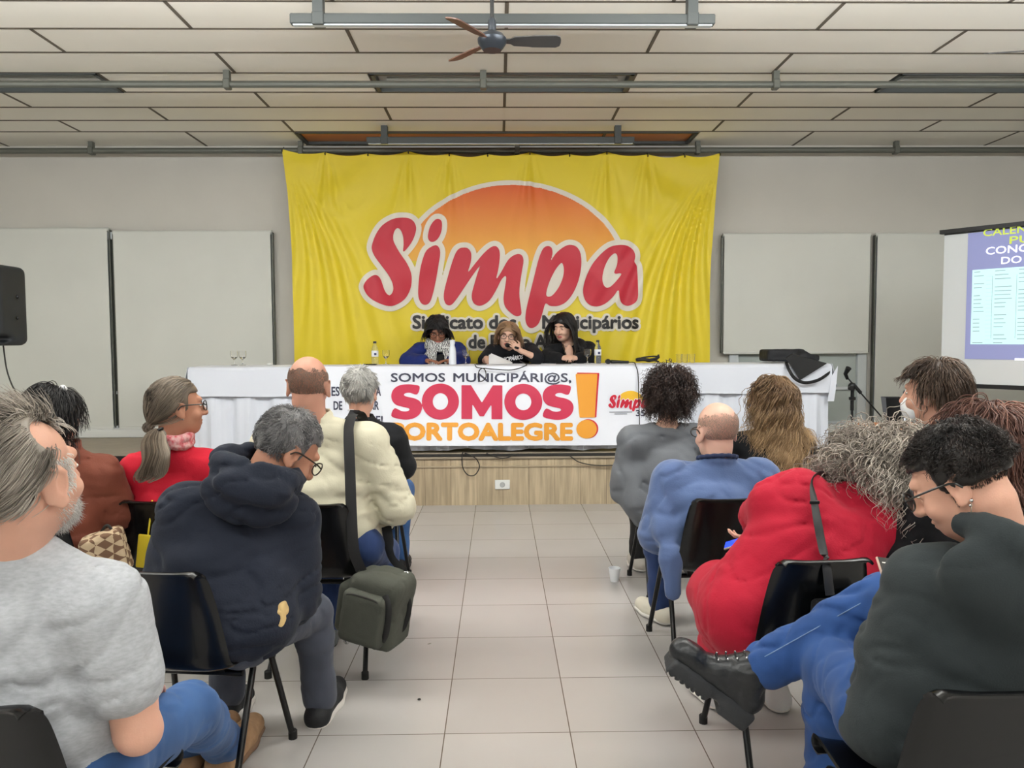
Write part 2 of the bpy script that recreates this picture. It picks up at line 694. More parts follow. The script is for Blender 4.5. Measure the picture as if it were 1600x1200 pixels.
# wood-look riser tiles: planks with long grain
m_wood, mxw, bw = grid_material('wood_planks', rgb(180, 163, 136), rgb(163, 146, 120), rgb(110, 96, 78), .2335, 1.3, .03, -.4, .002, .45, axes='xz', bump=.3, var=.9)
_nt = m_wood.node_tree
_w = _nt.nodes.new('ShaderNodeTexNoise'); _w.inputs['Scale'].default_value = 6; _w.inputs['Detail'].default_value = 5
_mp = _nt.nodes.new('ShaderNodeMapping'); _mp.inputs['Scale'].default_value = (7, 7, .5)
_tc = _nt.nodes.new('ShaderNodeTexCoord')
_nt.links.new(_tc.outputs['Object'], _mp.inputs[0]); _nt.links.new(_mp.outputs[0], _w.inputs['Vector'])
_mr = _nt.nodes.new('ShaderNodeMapRange'); _mr.inputs[1].default_value = .3; _mr.inputs[2].default_value = .7
_mr.inputs[3].default_value = .74; _mr.inputs[4].default_value = 1.14
_nt.links.new(_w.outputs['Fac'], _mr.inputs[0])
_m2 = _nt.nodes.new('ShaderNodeMix'); _m2.data_type = 'RGBA'; _m2.blend_type = 'MULTIPLY'; _m2.inputs[0].default_value = 1
_nt.links.new(mxw.outputs[2], _m2.inputs[6]); _nt.links.new(_mr.outputs[0], _m2.inputs[7])
_nt.links.new(_m2.outputs[2], bw.inputs['Base Color'])

m_wall = mat('wall_paint', rgb(200, 197, 189), .85, var=.03, vscale=1.5, bump=.05, bscale=90)
m_panel = mat('ceiling_panel', rgb(232, 228, 217), .8, var=.03, vscale=1.2)
m_gap = mat('ceiling_gap', rgb(96, 88, 76), .8)
m_steel = mat('grey_paint_steel', rgb(64, 68, 67), .5)
m_steel_d = mat('dark_grey_pipe', rgb(96, 98, 90), .45, metal=.2)
m_white = mat('white_paint', rgb(215, 217, 214), .5)
m_alu = mat('window_aluminium', rgb(196, 202, 205), .4, metal=.2)
m_black = mat('black_plastic', rgb(16, 17, 19), .38)
m_black_m = mat('black_matt', rgb(20, 20, 21), .7)
m_blind = mat('roller_blind_fabric', rgb(208, 209, 202), .85, var=.02, vscale=2, bump=.05, bscale=300)
m_chrome = mat('chrome', rgb(205, 205, 205), .2, metal=1.)

mb = MB().box((0, (YB + WY) / 2, -.05), (XR - XL, WY - YB, .1))
o = build('floor', mb, m_floor, base=(0, 0, 0), smooth=False, kind='structure')
mb = MB().box((0, WY + .06, CZ / 2), (XR - XL, .12, CZ + .3))
build('wall_back', mb, m_wall, smooth=False, kind='structure')
build('wall_left', MB().box((XL - .06, (YB + WY) / 2, CZ / 2), (.12, WY - YB, CZ + .3)), m_wall, smooth=False, kind='structure')
build('wall_right', MB().box((XR + .06, (YB + WY) / 2, CZ / 2), (.12, WY - YB, CZ + .3)), m_wall, smooth=False, kind='structure')
build('wall_rear', MB().box((0, YB - .06, CZ / 2), (XR - XL, .12, CZ + .3)), m_wall, smooth=False, kind='structure')

# ceiling: staggered boards with dark joints; the row of recessed lights is left open
mb = MB().box((0, (YB + WY) / 2, CZ + .16), (XR - XL, WY - YB, .06), mi=1)
KC = 1.031
rows = [8.1, 7.55, 7.17, 6.775, 6.37, 5.92, 5.51, 5.10, 4.69, 4.28]
rows = [r * KC for r in rows]
while rows[-1] > YB + .4:
    rows.append(rows[-1] - .41 * KC)
LIGHT_ROW = 4
light_x = [(a * KC, (a + 2) * KC) for a in (-4.96, -.96, 3.04)]
for i in range(len(rows) - 1):
    y1, y0 = rows[i], rows[i + 1]
    x = (-10.96 if i % 2 == 0 else -9.94) * KC
    while x < XR:
        a, b = max(x, XL), min(x + 2.0 * KC, XR)
        lit = i == LIGHT_ROW and any(abs(x - q[0]) < .1 for q in light_x)
        if i == 0:                       # the wall row stops at the long trough
            if a > -2.0 and b < 2.0:
                lit = True
            elif a < -2.0 < b:
                b = -2.0
            elif a < 2.0 < b:
                a = 2.0
        if XL < x < XR and not lit:      # cover strip over the joint between two boards
            mb.box((x, (y0 + y1) / 2, CZ + .004), (.024, y1 - y0, .014), mi=1)
        if b - a > .05 and not lit:
            mb.box(((a + b) / 2, (y0 + y1) / 2, CZ + .012), (b - a - .024, y1 - y0 - .022, .024))
        x += 2.0 * KC
    mb.box((0, y0, CZ + .004), (XR - XL, .022, .014), mi=1)
build('ceiling', mb, [m_panel, m_gap], smooth=False, kind='structure')

# recessed light troughs
m_trough = mat('trough_enamel', rgb(190, 192, 186), .45)
m_refl = mat('trough_reflector', rgb(200, 200, 200), .28, metal=.9)


def trough(x0, x1, y0, y1, label, louver=False):
    t = thing('recessed_light', ((x0 + x1) / 2, (y0 + y1) / 2, CZ), label, 'ceiling light', 'recessed light troughs')
    m = MB()
    w = .03
    m.box(((x0 + x1) / 2, y0 + w / 2 + .006, CZ + .02), (x1 - x0 - .02, w, .06)).box(((x0 + x1) / 2, y1 - w / 2 - .006, CZ + .02), (x1 - x0 - .02, w, .06))
    m.box((x0 + w / 2 + .01, (y0 + y1) / 2, CZ + .02), (w, y1 - y0 - .014, .06)).box((x1 - w / 2 - .01, (y0 + y1) / 2, CZ + .02), (w, y1 - y0 - .014, .06))
    build('rim', m, m_steel, t, smooth=False)
    m = MB().box(((x0 + x1) / 2, (y0 + y1) / 2, CZ + .10), (x1 - x0 - .03, y1 - y0 - .02, .01))
    m.grid(lambda u, v: (lerp(x0 + .03, x1 - .03, u), lerp(y0 + .03, y1 - .03, v), CZ + .09 - .07 * abs(2 * v - 1) ** 1.5), 4, 10)
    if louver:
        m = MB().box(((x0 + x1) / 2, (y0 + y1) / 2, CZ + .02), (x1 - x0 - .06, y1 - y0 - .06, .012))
        build('diffuser', m, mat('diffuser_painted_reflection', rgb(196, 122, 58), .3), t, smooth=False)  # amber base colour paints in the banner's reflection
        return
    build('reflector', m, m_trough, t, smooth=False)
    for k in (.33, .67):
        y = y0 + (y1 - y0) * k
        build('tube', MB().tube([(x0 + .1, y, CZ + .055), (x1 - .1, y, CZ + .055)], .013, 10), m_white, t)


for (a, b), lb in zip(light_x, ('unlit recessed ceiling light trough above the dark loudspeaker', 'unlit recessed ceiling light trough in the middle of its row, above the yellow banner', 'unlit recessed ceiling light trough above the projection screen')):
    trough(a, b, rows[LIGHT_ROW + 1], rows[LIGHT_ROW], lb)
trough(-2.0, 2.0, 7.8, 8.26, 'long recessed light trough along the wall right above the banner, its reflection painted on in amber', True)

# hanging light bars and conduits


def bar(Y, pxa, pxb, py, hang, label, z=3.40):
    a, b = at(pxa, py[0], Y), at(pxb, py[1], Y)
    a[2] = b[2] = (a[2] + b[2]) / 2
    z = a[2]
    t = thing('light_bar', lerp(a, b, .5), label, 'light bar', 'suspended light bars')
    build('housing', MB().box(lerp(a, b, .5), (b[0] - a[0], .055, .06), bev=.006), m_steel, t)
    m = mat('bar_lens', rgb(170, 176, 180), .3)
    build('lens', MB().box(lerp(a, b, .5) - V(0, 0, .032), (b[0] - a[0] - .03, .04, .012), bev=.004), m, t)
    for px in hang:
        x = at(px, py[0], Y)[0]
        build('hanger', MB().box((x, Y, (z + CZ) / 2), (.06, .07, CZ - z + .004)).box((x, Y, z), (.07, .075, .075), bev=.005), m_steel, t, smooth=False)


bar(4.74, 454, 1116, (27, 36), (498, 1081), 'grey suspended light bar running behind the ceiling fan')
bar(7.60, 573, 991, (218, 221), (601, 965), 'short grey suspended light bar just in front of the banner top')


def conduit(Y, z, r, hang_px, label, py):
    t = thing('conduit', (0, Y, z), label, 'pipe', 'long ceiling conduits')
    build('pipe', MB().tube([(XL + .01, Y, z), (XR - .01, Y, z)], r, 12), m_steel_d, t)
    for px in hang_px:
        x = at(px, py, Y)[0]
        build('bracket', MB().box((x, Y, (z + CZ) / 2 - .003), (.045, .05, CZ - z - .006)).box((x, Y, z), (.05, 2 * r + .02, 2 * r + .02), bev=.006), m_steel_d, t, smooth=False)


conduit(6.05, at(800, 132, 6.05)[2], .026, (355, 755, 1212), 'long grey conduit crossing the whole ceiling below the recessed lights', 130)
conduit(8.16, at(800, 235, 8.16)[2], .03, (143, 470, 808, 1090, 1400), 'dark conduit running along the top of the end wall', 235)

# ------------------------------------------------------------------ stage
mb = MB().box((0, (STY + WY) / 2, STZ / 2 - .03), (XR - XL, WY - STY, STZ - .06))
build('stage', mb, m_wood, base=(0, 0, 0), smooth=False, kind='structure')
m_sttop = mat('stage_top', rgb(150, 138, 120), .5, var=.08)
build('floor_stage', MB().box((0, (STY + WY) / 2 - .01, STZ - .03), (XR - XL, WY - STY + .02, .058), bev=.008), m_sttop, smooth=False, kind='structure')
build('trim_1', MB().box((0, STY - .006, STZ - .125), (XR - XL, .012, .012)), mat('riser_trim', rgb(165, 150, 126), .5), smooth=False, kind='structure')
m_dark = mat('dark_rubber', rgb(35, 33, 30), .7)
build('trim_2', MB().box((0, STY - .014, STZ - .022), (XR - XL, .02, .03), bev=.006), m_dark, smooth=False, kind='structure')

# outlet on the riser
a = at(785, 757, STY)
t = thing('wall_outlet', a + V(0, -.012, 0), 'white wall outlet plate on the wood riser below the front banner', 'outlet')
build('plate', MB().box(a + V(0, -.006, 0), (.135, .012, .085), bev=.004), m_white, t)
build('socket', MB().lathe([(.024, 0), (.024, .004), (.02, .005), (.018, .001), (0.001, .001)], a + V(0, -.0115, 0), 18, rotx(math.pi / 2)), mat('socket_grey', rgb(170, 172, 172), .5), t)

# floor marks
s = at(655, 1094, 2.0); s = atz(655, 1094, .0)
build('dark_crumb', MB().ell(s + V(0, 0, .004), (.008, .006, .004), n=8, m=5), m_dark, label='tiny dark crumb lying on a floor tile in the aisle', cat='crumb')
s = atz(671, 1006, .0)
build('paper_scrap', MB().ell(s + V(0, 0, .002), (.012, .004, .002), rotz(.5), n=8, m=4), mat('scrap', rgb(150, 142, 132), .8), label='small pale scrap on the aisle floor beside the bag', cat='scrap')

# ------------------------------------------------------------------ windows and roller blinds
m_glass = mat('window_glass', rgb(168, 176, 172), .12, spec=.6, var=.12, vscale=1.3)


def window(n, px0, px1, pytop, pybot):
    a, b = at(px0, pytop, WY - .02), at(px1, pytop, WY - .02)
    z1 = a[2]; z0 = STZ + .02
    x0, x1 = a[0], b[0]
    t = thing('window_%d' % n, ((x0 + x1) / 2, WY - .02, z0), None, None)
    t['kind'] = 'structure'
    m = MB()
    for x in (x0 + .05, x1 - .05):
        m.box((x, WY - .03, (z0 + z1) / 2), (.1, .06, z1 - z0), bev=.006)
    m.box(((x0 + x1) / 2, WY - .03, z0 + .05), (x1 - x0, .08, .1), bev=.006).box(((x0 + x1) / 2, WY - .03, z1 - .04), (x1 - x0, .06, .08), bev=.006)
    m.box(((x0 + x1) / 2, WY - .03, z0 + .45), (x1 - x0, .03, .03))
    build('frame', m, m_alu, t, smooth=False)
    build('pane', MB().box(((x0 + x1) / 2, WY - .012, (z0 + z1) / 2), (x1 - x0 - .1, .01, z1 - z0 - .1)), m_glass, t, smooth=False)
    return x0, x1


window(1, 1140, 1356, 372, 690)
window(2, -250, 424, 364, 690)
window(3, 1368, 1700, 370, 690)
mb = MB()
for (p0, p1) in ((-250, 430), (1130, 1700)):
    x0, x1 = at(p0, 690, WY)[0], at(p1, 690, WY)[0]
    mb.box(((x0 + x1) / 2, WY - .07, STZ + .045), (x1 - x0, .14, .09), bev=.008)
build('trim_3', mb, m_white, smooth=False, kind='structure')


def blind(px0, px1, top, bot, label, Yb=WY - .09):
    a, b = at(px0, top[0], Yb), at(px1, top[1], Yb)
    c, d = at(px0, bot, Yb), at(px1, bot, Yb)
    c[2] = d[2] = max((c[2] + d[2]) / 2, STZ + .1)
    zt = (a[2] + b[2]) / 2
    x0, x1 = (a[0] + c[0]) / 2, (b[0] + d[0]) / 2
    t = thing('roller_blind', ((x0 + x1) / 2, Yb, c[2]), label, 'blind', 'roller blinds on the end wall')

    def fn(u, v):
        x = x0 + (x1 - x0) * u; z = c[2] + (zt - c[2]) * v
        return (x, Yb + .006 * math.sin(u * 9 + 2 * v) * (1 - v) + .004 * math.sin(u * 23), z)
    build('fabric', MB().grid(fn, 30, 12, thick=-.002), m_blind, t)
    build('roller', MB().tube([(x0 - .01, Yb + .03, zt + .0), (x1 + .01, Yb + .03, zt + .0)], .024, 14), m_blind, t)
    build('hem_bar', MB().box(((x0 + x1) / 2, Yb, c[2]), (x1 - x0, .014, .028), bev=.005), mat('hem_bar', rgb(205, 206, 200), .6), t)
    build('side_channel', MB().box((x0 - .012, Yb + .04, (c[2] + zt) / 2), (.012, .05, zt - c[2])), m_steel_d, t, smooth=False)
    build('side_channel', MB().box((x1 + .012, Yb + .04, (c[2] + zt) / 2), (.012, .05, zt - c[2])), m_steel_d, t, smooth=False)
    return t


blind(-240, 173, (358, 360), 694, 'pale roller blind pulled down behind the dark loudspeaker')
blind(182, 426, (362, 364), 694, 'pale roller blind pulled down beside the yellow banner, reaching the window sill')
tb = blind(1131, 1358, (367, 367), 551, 'pale roller blind raised halfway above the black bag, window showing below it')
blind(1368, 1660, (367, 366), 694, 'pale roller blind pulled down behind the projection screen')
p = at(1128, 520, WY - .1)
build('chain', MB().tube(smoothpath([at(1128, 372, WY - .1), at(1127, 440, WY - .1), at(1126, 515, WY - .1), at(1128.5, 528, WY - .1), at(1129.5, 440, WY - .1)], 20), .006, 5), m_steel_d, tb)

# ------------------------------------------------------------------ ceiling fans
m_brown = mat('fan_blade_brown', rgb(92, 62, 50), .5, var=.15, stretch=(1, 8, 1))
m_fan = mat('fan_motor', rgb(54, 59, 66), .35, metal=.5)
m_blade_d = mat('fan_blade_dark', rgb(62, 62, 62), .45)


def fan(c, R, angs, label, top=CZ):
    t = thing('ceiling_fan', c, label, 'ceiling fan', 'three-bladed ceiling fans')
    build('rod', MB().tube([c + V(0, 0, .1), V(c[0], c[1], top)], .011, 10).lathe([(.012, 0), (.05, .03), (.055, .08), (.02, .09)], V(c[0], c[1], top - .09), 18), m_black, t)
    build('motor', MB().lathe([(.01, -.045), (.05, -.045), (.062, -.03), (.078, -.005), (.08, .015), (.06, .04), (.03, .055), (.022, .06), (.022, .11), (.016, .125), (.005, .127)], c, 28), m_fan, t)
    for k, (an, m) in enumerate(angs):
        d = V(math.cos(an), math.sin(an), 0); n = V(-math.sin(an), math.cos(an), 0)
        tilt = -.3
        nn = nrm(n * math.cos(tilt) + V(0, 0, math.sin(tilt)))
        prof = [(.07, .016), (.10, .02), (.12, .036), (.2, .042), (.6 * R, .046), (R - .02, .048), (R, .036), (R + .006, .01)]
        poly = [(r, -w) for r, w in prof] + [(r, w) for r, w in prof[::-1]]
        up = np.cross(d, nn)
        z0 = c + V(0, 0, .005)
        build('blade', MB().prism(poly, lambda r, w: z0 + d * r + nn * w + up * .003, lambda r, w: z0 + d * r + nn * w - up * .003), m, t, smooth=False)


fan(at(769, 66, 4.35), .37, ((0.0, m_blade_d), (math.radians(128), m_brown), (math.radians(236), m_brown)), 'small three-bladed ceiling fan hanging over the aisle on a black rod')
c2 = at(1532, 80, 4.6)
fan(c2 + V(.62, -.12, -.02), .60, ((math.radians(169), m_blade_d), (math.radians(49), m_brown), (math.radians(289), m_brown)), 'ceiling fan of which one dark blade tip shows near the projection screen')

# ------------------------------------------------------------------ PA speaker
m_spk = mat('speaker_shell', rgb(34, 38, 42), .55, bump=.15, bscale=300)
Ys = 5.8
c0, c1 = at(-62, 415, Ys), at(25, 540, Ys)
cx, cz = (c0[0] + c1[0]) / 2, (c0[2] + c1[2]) / 2
t = thing('loudspeaker', (cx, Ys, c1[2]), 'dark moulded loudspeaker mounted high beside the pale blind', 'loudspeaker')
F = Field()
F.box((cx, Ys, cz), ((c1[0] - c0[0]) / 2 - .05, .13, (c0[2] - c1[2]) / 2 - .05), r=.05)
F.ell((cx + .2, Ys - .15, c1[2] + .05), (.12, .12, .03), sub=True, k=.02)
sdf_obj('cabinet', F, m_spk, t, h=.014)
m = MB().grid(lambda u, v: (cx - .14 + .28 * u, Ys - .184 - .008 * math.sin(u * 3.14), cz - .2 + .42 * v), 8, 8, thick=-.004)
build('grille', m, mat('speaker_grille', rgb(26, 28, 31), .6, bump=.5, bscale=600), t)
for py in (464, 497):
    q = at(27.5, py, Ys)
    build('knob', MB().ell(q, (.012, .012, .015)), m_black, t)
t = thing('speaker_stand', (cx, Ys, 0), 'black tripod stand carrying the loudspeaker by the blind', 'stand')
build('pole', MB().tube([(cx, Ys, .4), (cx, Ys, c1[2] + .002)], .018, 12), m_black, t)
for k in range(3):
    an = k * 2.094 + .5
    build('leg', MB().tube([(cx, Ys, .75), (cx + .45 * math.cos(an), Ys + .45 * math.sin(an), .02)], .012, 8), m_black, t)
pts = [at(5, 539, Ys + .05), at(10, 575, Ys + .02), at(18, 600, Ys), at(27, 617, Ys - .02), at(40, 650, Ys), at(44, 720, Ys), at(40, 800, Ys)]
pts.append(V(pts[-1][0], Ys, .01))
build('speaker_cable', MB().tube(smoothpath(pts, 40), .006, 6), m_dark, label='thin dark cable hanging from the loudspeaker past the blind', cat='cable')

# ------------------------------------------------------------------ projection screen (turned towards the audience)
SA, SB_ = at(1473, 480, 6.75), at(1600, 480, 6.25)
sdir = nrm(V(SB_[0] - SA[0], SB_[1] - SA[1], 0)); sn = V(sdir[1], -sdir[0], 0)
sz0, sz1 = at(1473, 602, 6.75)[2], at(1473, 366, 6.75)[2]
SW = 2.0


def scr(u, z, off=0.):
    return V(SA[0], SA[1], 0) + sdir * u + V(0, 0, z) + sn * off


t = thing('projection_screen', scr(SW / 2, sz0), 'white projection screen with a lilac slide beside the window', 'projection screen')
m_scr = mat('screen_cloth', rgb(205, 210, 212), .8)


def sbox(m, u0, u1, z0, z1, o0, o1, mi=0):
    P = [scr(u, z, o) for u in (u0, u1) for o in (o0, o1) for z in (z0, z1)]
    f = [(0, 1, 3, 2), (4, 6, 7, 5), (0, 4, 5, 1), (2, 3, 7, 6), (0, 2, 6, 4), (1, 5, 7, 3)]
    return m.add(P, f, mi)


build('cloth', sbox(MB(), 0, SW, sz0 + .02, sz1, -.003, .003), m_scr, t, smooth=False)
build('bottom_bar', sbox(MB(), -.01, SW + .01, sz0 - .012, sz0 + .024, -.015, .015), m_black, t, smooth=False)
build('top_case', sbox(MB(), -.03, SW + .03, sz1, sz1 + .035, -.03, .03), m_black, t, smooth=False)
build('top_border', sbox(MB(), 0, SW, sz1 - .012, sz1, .0035, .005), m_black, t, smooth=False)
# the projected slide: light on the cloth
m_lilac = mat('slide_lilac', rgb(120, 125, 165), .8, emit=rgb(150, 155, 200), estr=.42)
m_cyan = mat('slide_table', rgb(170, 205, 205), .8, emit=rgb(205, 240, 240), estr=.55)
m_yel = mat('slide_yellow', rgb(200, 210, 90), .8, emit=rgb(214, 226, 120), estr=.42)
m_wht = mat('slide_white', rgb(220, 220, 230), .8, emit=rgb(250, 250, 255), estr=.5)
m_txt = mat('slide_text', rgb(140, 165, 172), .8, emit=rgb(150, 180, 185), estr=.25)


def scr_px(px, py):
    """(u, z) on the screen hit by the ray of a pixel"""
    d = ray(px, py)
    tt = np.dot(V(SA[0], SA[1], 0) - CAM, sn) / np.dot(d, sn)
    p = CAM + d * tt
    return np.dot(p - V(SA[0], SA[1], 0), sdir), p[2]


uL, zT = scr_px(1513, 372); _, zB = scr_px(1512, 561)
build('slide', sbox(MB(), uL, SW - .06, zB, sz1 - .014, .0035, .0055), m_lilac, t, smooth=False)
ut, zt1 = scr_px(1520, 422); _, zt0 = scr_px(1519, 538)
build('slide_table', sbox(MB(), ut, ut + 1.1, zt0, zt1, .0056, .007), m_cyan, t, smooth=False)
m = MB()
rnd = random.Random(4)
nrow = 19
for i in range(nrow):
    z = zt1 - (i + .6) * (zt1 - zt0) / nrow
    if i > 0 and i % 1 == 0:
        sbox(m, ut + .11, ut + .16, z - .009, z - .008, .0071, .0076)
    for (u0, wmax) in ((.015, .085), (.175, .13), (.35, .2), (.62, .25)):
        if rnd.random() < .85:
            w = wmax * rnd.uniform(.5, 1)
            sbox(m, ut + u0, ut + u0 + w, z - .003, z + .003, .0071, .0076)
for u in (.155, .335, .6):
    sbox(m, ut + u, ut + u + .003, zt0 + .05, zt1 - .06, .0071, .0076)
build('slide_rows', m, m_txt, t, smooth=False)
SCREEN = t

# ------------------------------------------------------------------ text helper


def text_mesh(txt, offset=0., shear=0.):
    cu = bpy.data.curves.new('tmp_text', 'FONT')
    cu.body = txt; cu.size = 1; cu.offset = offset; cu.shear = shear
    cu.resolution_u = 3
    ob = bpy.data.objects.new('tmp_text', cu)
    col.objects.link(ob)
    dg = bpy.context.evaluated_depsgraph_get()
    me = bpy.data.meshes.new_from_object(ob.evaluated_get(dg))
    v = np.array([q.co[:] for q in me.vertices]); f = [tuple(p.vertices) for p in me.polygons]
    bpy.data.objects.remove(ob); bpy.data.curves.remove(cu); bpy.data.meshes.remove(me)
    return v, f


_cap = text_mesh('H')[0]
CAPH = _cap[:, 1].max() - _cap[:, 1].min()


def text_on(mb, txt, u0, u1, vb, vt, fn, bold=0., ring=1, shear=0., mi=0):
    """text whose bbox spans u0..u1, baseline vb and cap top vt (2D units), mapped by fn(u, v);
    bold thickens every stroke by laying copies of the outline around it"""
    v, f = text_mesh(txt, 0., shear)
    a, b = v[:, 0].min(), v[:, 0].max()
    sx = (u1 - u0) / (b - a); sy = (vt - vb) / CAPH
    offs = [(0, 0)]
    if bold:
        n = 8 * ring
        for k in range(1, ring + 1):
            offs += [(math.cos(t) * bold * k / ring, math.sin(t) * bold * k / ring) for t in np.linspace(0, 2 * math.pi, n + 1)[:-1]]
    k_ = abs(vt - vb) / CAPH
    for dx, dy in offs:
        mb.add([fn(u0 + (x - a) * sx + dx * k_ * (1 if sx > 0 else -1), vb + y * sy + dy * k_) for x, y in v[:, :2]], f, mi)
    return mb


def scr_fn(off):
    return lambda u, z: scr(u, z, off)


def scr_text(name, m, txt, x0, x1, yb, yt, full):
    """visible letters start at pixel x0; the word goes on for its own full width"""
    u0, zb = scr_px(x0, yb); _, zt = scr_px(x0, yt)
    mb = MB(); text_on(mb, txt, u0, u0 + full, zb, zt, scr_fn(.0065), bold=.02)
    build(name, mb, m, SCREEN, smooth=False)


scr_text('slide_heading', m_yel, 'CALEND', 1537, 0, 369.5, 358.5, .40)
scr_text('slide_heading', m_yel, 'P\u00da', 1578, 0, 381, 370, .155)
scr_text('slide_title', m_wht, 'CONCES', 1541, 0, 398, 387, .41)
scr_text('slide_title', m_wht, 'DO D', 1565, 0, 412.5, 402, .25)
u0, z0 = scr_px(1586, 561)
build('slide_footer', sbox(MB(), u0, u0 + .4, z0 - .012, z0 + .008, .006, .0075), m_wht, SCREEN, smooth=False)
# ------------------------------------------------------------------ 2D fields -> printed patches


def seg_dist(U, W, poly):
    P = np.asarray(poly, float); Q = np.roll(P, -1, 0)
    d = np.full(U.shape, 1e9); ins = np.zeros(U.shape, bool)
    for (a, b) in zip(P, Q):
        e = b - a
        t = np.clip(((U - a[0]) * e[0] + (W - a[1]) * e[1]) / (e @ e + 1e-12), 0, 1)
        d = np.minimum(d, np.hypot(U - a[0] - t * e[0], W - a[1] - t * e[1]))
        c = ((a[1] > W) != (b[1] > W))
        if abs(e[1]) > 1e-9:
            x = a[0] + (W - a[1]) / e[1] * e[0]
            ins ^= c & (U < x)
    return np.where(ins, -d, d)


def smooth2(poly, n=4):
    P = [np.array([p[0], p[1], 0.]) for p in poly]
    return smoothpath(P, n * len(P), closed=True)[:, :2]


def field_patch(Fv, us, vs):
    """cells where the field is negative, trimmed along its zero line"""
    nu, nv = len(us), len(vs)
    verts = []; ids = {}; faces = []

    def vid(key, p):
        if key not in ids:
            ids[key] = len(verts); verts.append(p)
        return ids[key]
    neg = Fv < 0
    c = neg[:-1, :-1] | neg[1:, :-1] | neg[1:, 1:] | neg[:-1, 1:]
    for (i, j) in np.argwhere(c):
        cs = [(i, j), (i + 1, j), (i + 1, j + 1), (i, j + 1)]
        f = []
        for k in range(4):
            a, b = cs[k], cs[(k + 1) % 4]
            fa, fb = Fv[a], Fv[b]
            if fa < 0:
                f.append(vid(a, (us[a[0]], vs[a[1]])))
            if (fa < 0) != (fb < 0):
                t = fa / (fa - fb)
                key = (min(a, b), max(a, b))
                f.append(vid(key, (us[a[0]] * (1 - t) + us[b[0]] * t, vs[a[1]] * (1 - t) + vs[b[1]] * t)))
        if len(f) >= 3:
            faces.append(tuple(f))
    return np.array(verts).reshape(-1, 2), faces


def grid2(u0, u1, v0, v1, st):
    us = np.arange(u0, u1 + st, st); vs = np.arange(v0, v1 + st, st)
    U, W = np.meshgrid(us, vs, indexing='ij')
    return us, vs, U, W


Z3 = lambda pts: [(430 + x / 3.158, 220 + y / 3.158) for x, y in pts]
Z4 = lambda pts: [(780 + x / 3.158, 220 + y / 3.158) for x, y in pts]
L_S = Z3([(632, 548), (652, 532), (680, 492), (696, 442), (690, 408), (668, 387), (630, 380), (580, 390), (530, 420), (497, 468), (480, 515), (481, 545), (497, 578), (530, 622), (560, 662), (580, 702), (584, 738), (570, 762), (555, 758), (540, 735), (526, 692), (510, 668), (488, 663), (460, 682), (439, 712), (441, 735), (462, 768), (500, 795), (550, 814), (592, 812), (640, 782), (668, 735), (676, 685), (670, 645), (650, 603), (620, 560), (596, 520), (584, 490), (587, 455), (603, 432), (620, 442), (632, 475), (634, 515)])
L_i1 = Z3([(755, 465), (765, 425), (785, 395), (805, 385), (822, 400), (822, 440), (810, 475), (790, 497), (770, 500), (757, 488)])
L_i2 = Z3([(785, 518), (805, 522), (815, 552), (808, 605), (795, 680), (780, 750), (765, 795), (745, 810), (722, 802), (708, 770), (708, 720), (715, 650), (728, 590), (748, 542)])
L_m = Z3([(925, 527), (950, 530), (967, 555), (965, 600), (952, 648), (985, 608), (1030, 555), (1065, 526), (1090, 522), (1106, 542), (1108, 582), (1100, 640), (1090, 685), (1117, 645), (1150, 588), (1185, 562), (1212, 562), (1225, 590), (1216, 650), (1206, 720), (1205, 770), (1213, 830), (1213, 858), (1190, 866), (1163, 850), (1135, 820), (1127, 780), (1133, 730), (1140, 680), (1134, 668), (1114, 690), (1090, 738), (1058, 788), (1022, 812), (995, 812), (976, 795), (970, 760), (985, 700), (1000, 650), (1012, 616), (985, 650), (940, 715), (900, 775), (870, 810), (845, 808), (833, 780), (835, 740), (850, 680), (870, 610), (890, 555), (907, 533)])
L_p = Z4([(240, 520), (258, 530), (262, 560), (252, 598), (276, 560), (310, 530), (345, 515), (380, 525), (400, 560), (403, 620), (390, 690), (365, 750), (330, 795), (290, 815), (250, 815), (228, 803), (213, 850), (195, 900), (170, 922), (145, 920), (130, 890), (132, 840), (150, 760), (170, 680), (190, 600), (205, 555), (220, 528)])
L_pc = Z4([(310, 605), (318, 630), (315, 670), (295, 720), (265, 760), (245, 770), (232, 763), (235, 735), (250, 690), (275, 640), (298, 610)])
L_a = Z4([(590, 515), (630, 520), (660, 540), (670, 570), (666, 598), (678, 615), (682, 650), (682, 720), (680, 780), (660, 805), (630, 815), (602, 800), (591, 770), (585, 737), (560, 770), (520, 805), (480, 818), (445, 810), (420, 780), (413, 735), (425, 680), (455, 615), (500, 560), (545, 525)])
L_ac = Z4([(572, 555), (583, 575), (580, 615), (566, 655), (602, 655), (580, 688), (548, 720), (525, 725), (510, 705), (507, 670), (520, 620), (545, 575)])
LETTERS = [(L_S, None), (L_i1, None), (L_i2, None), (L_m, None), (L_p, L_pc), (L_a, L_ac)]


def letters_field(U, W, tf=lambda p: p, holes=True):
    F = np.full(U.shape, 1e9)
    for a, h in LETTERS:
        d = seg_dist(U, W, tf(smooth2(a, 3)))
        if h is not None and holes:
            d = np.maximum(d, -seg_dist(U, W, tf(smooth2(h, 3))))
        F = np.minimum(F, d)
    return F


# ------------------------------------------------------------------ yellow banner
BY = 8.12
m_by = mat('banner_yellow', rgb(226, 203, 38), .5, sheen=.1, bump=.04, bscale=200)
m_bw = mat('banner_cream', rgb(226, 219, 205), .55)
m_br = mat('banner_red', rgb(196, 32, 54), .5)
m_bk = mat('banner_black', rgb(42, 40, 40), .55)
m_bg = mat('banner_glow', rgb(224, 214, 150), .55)
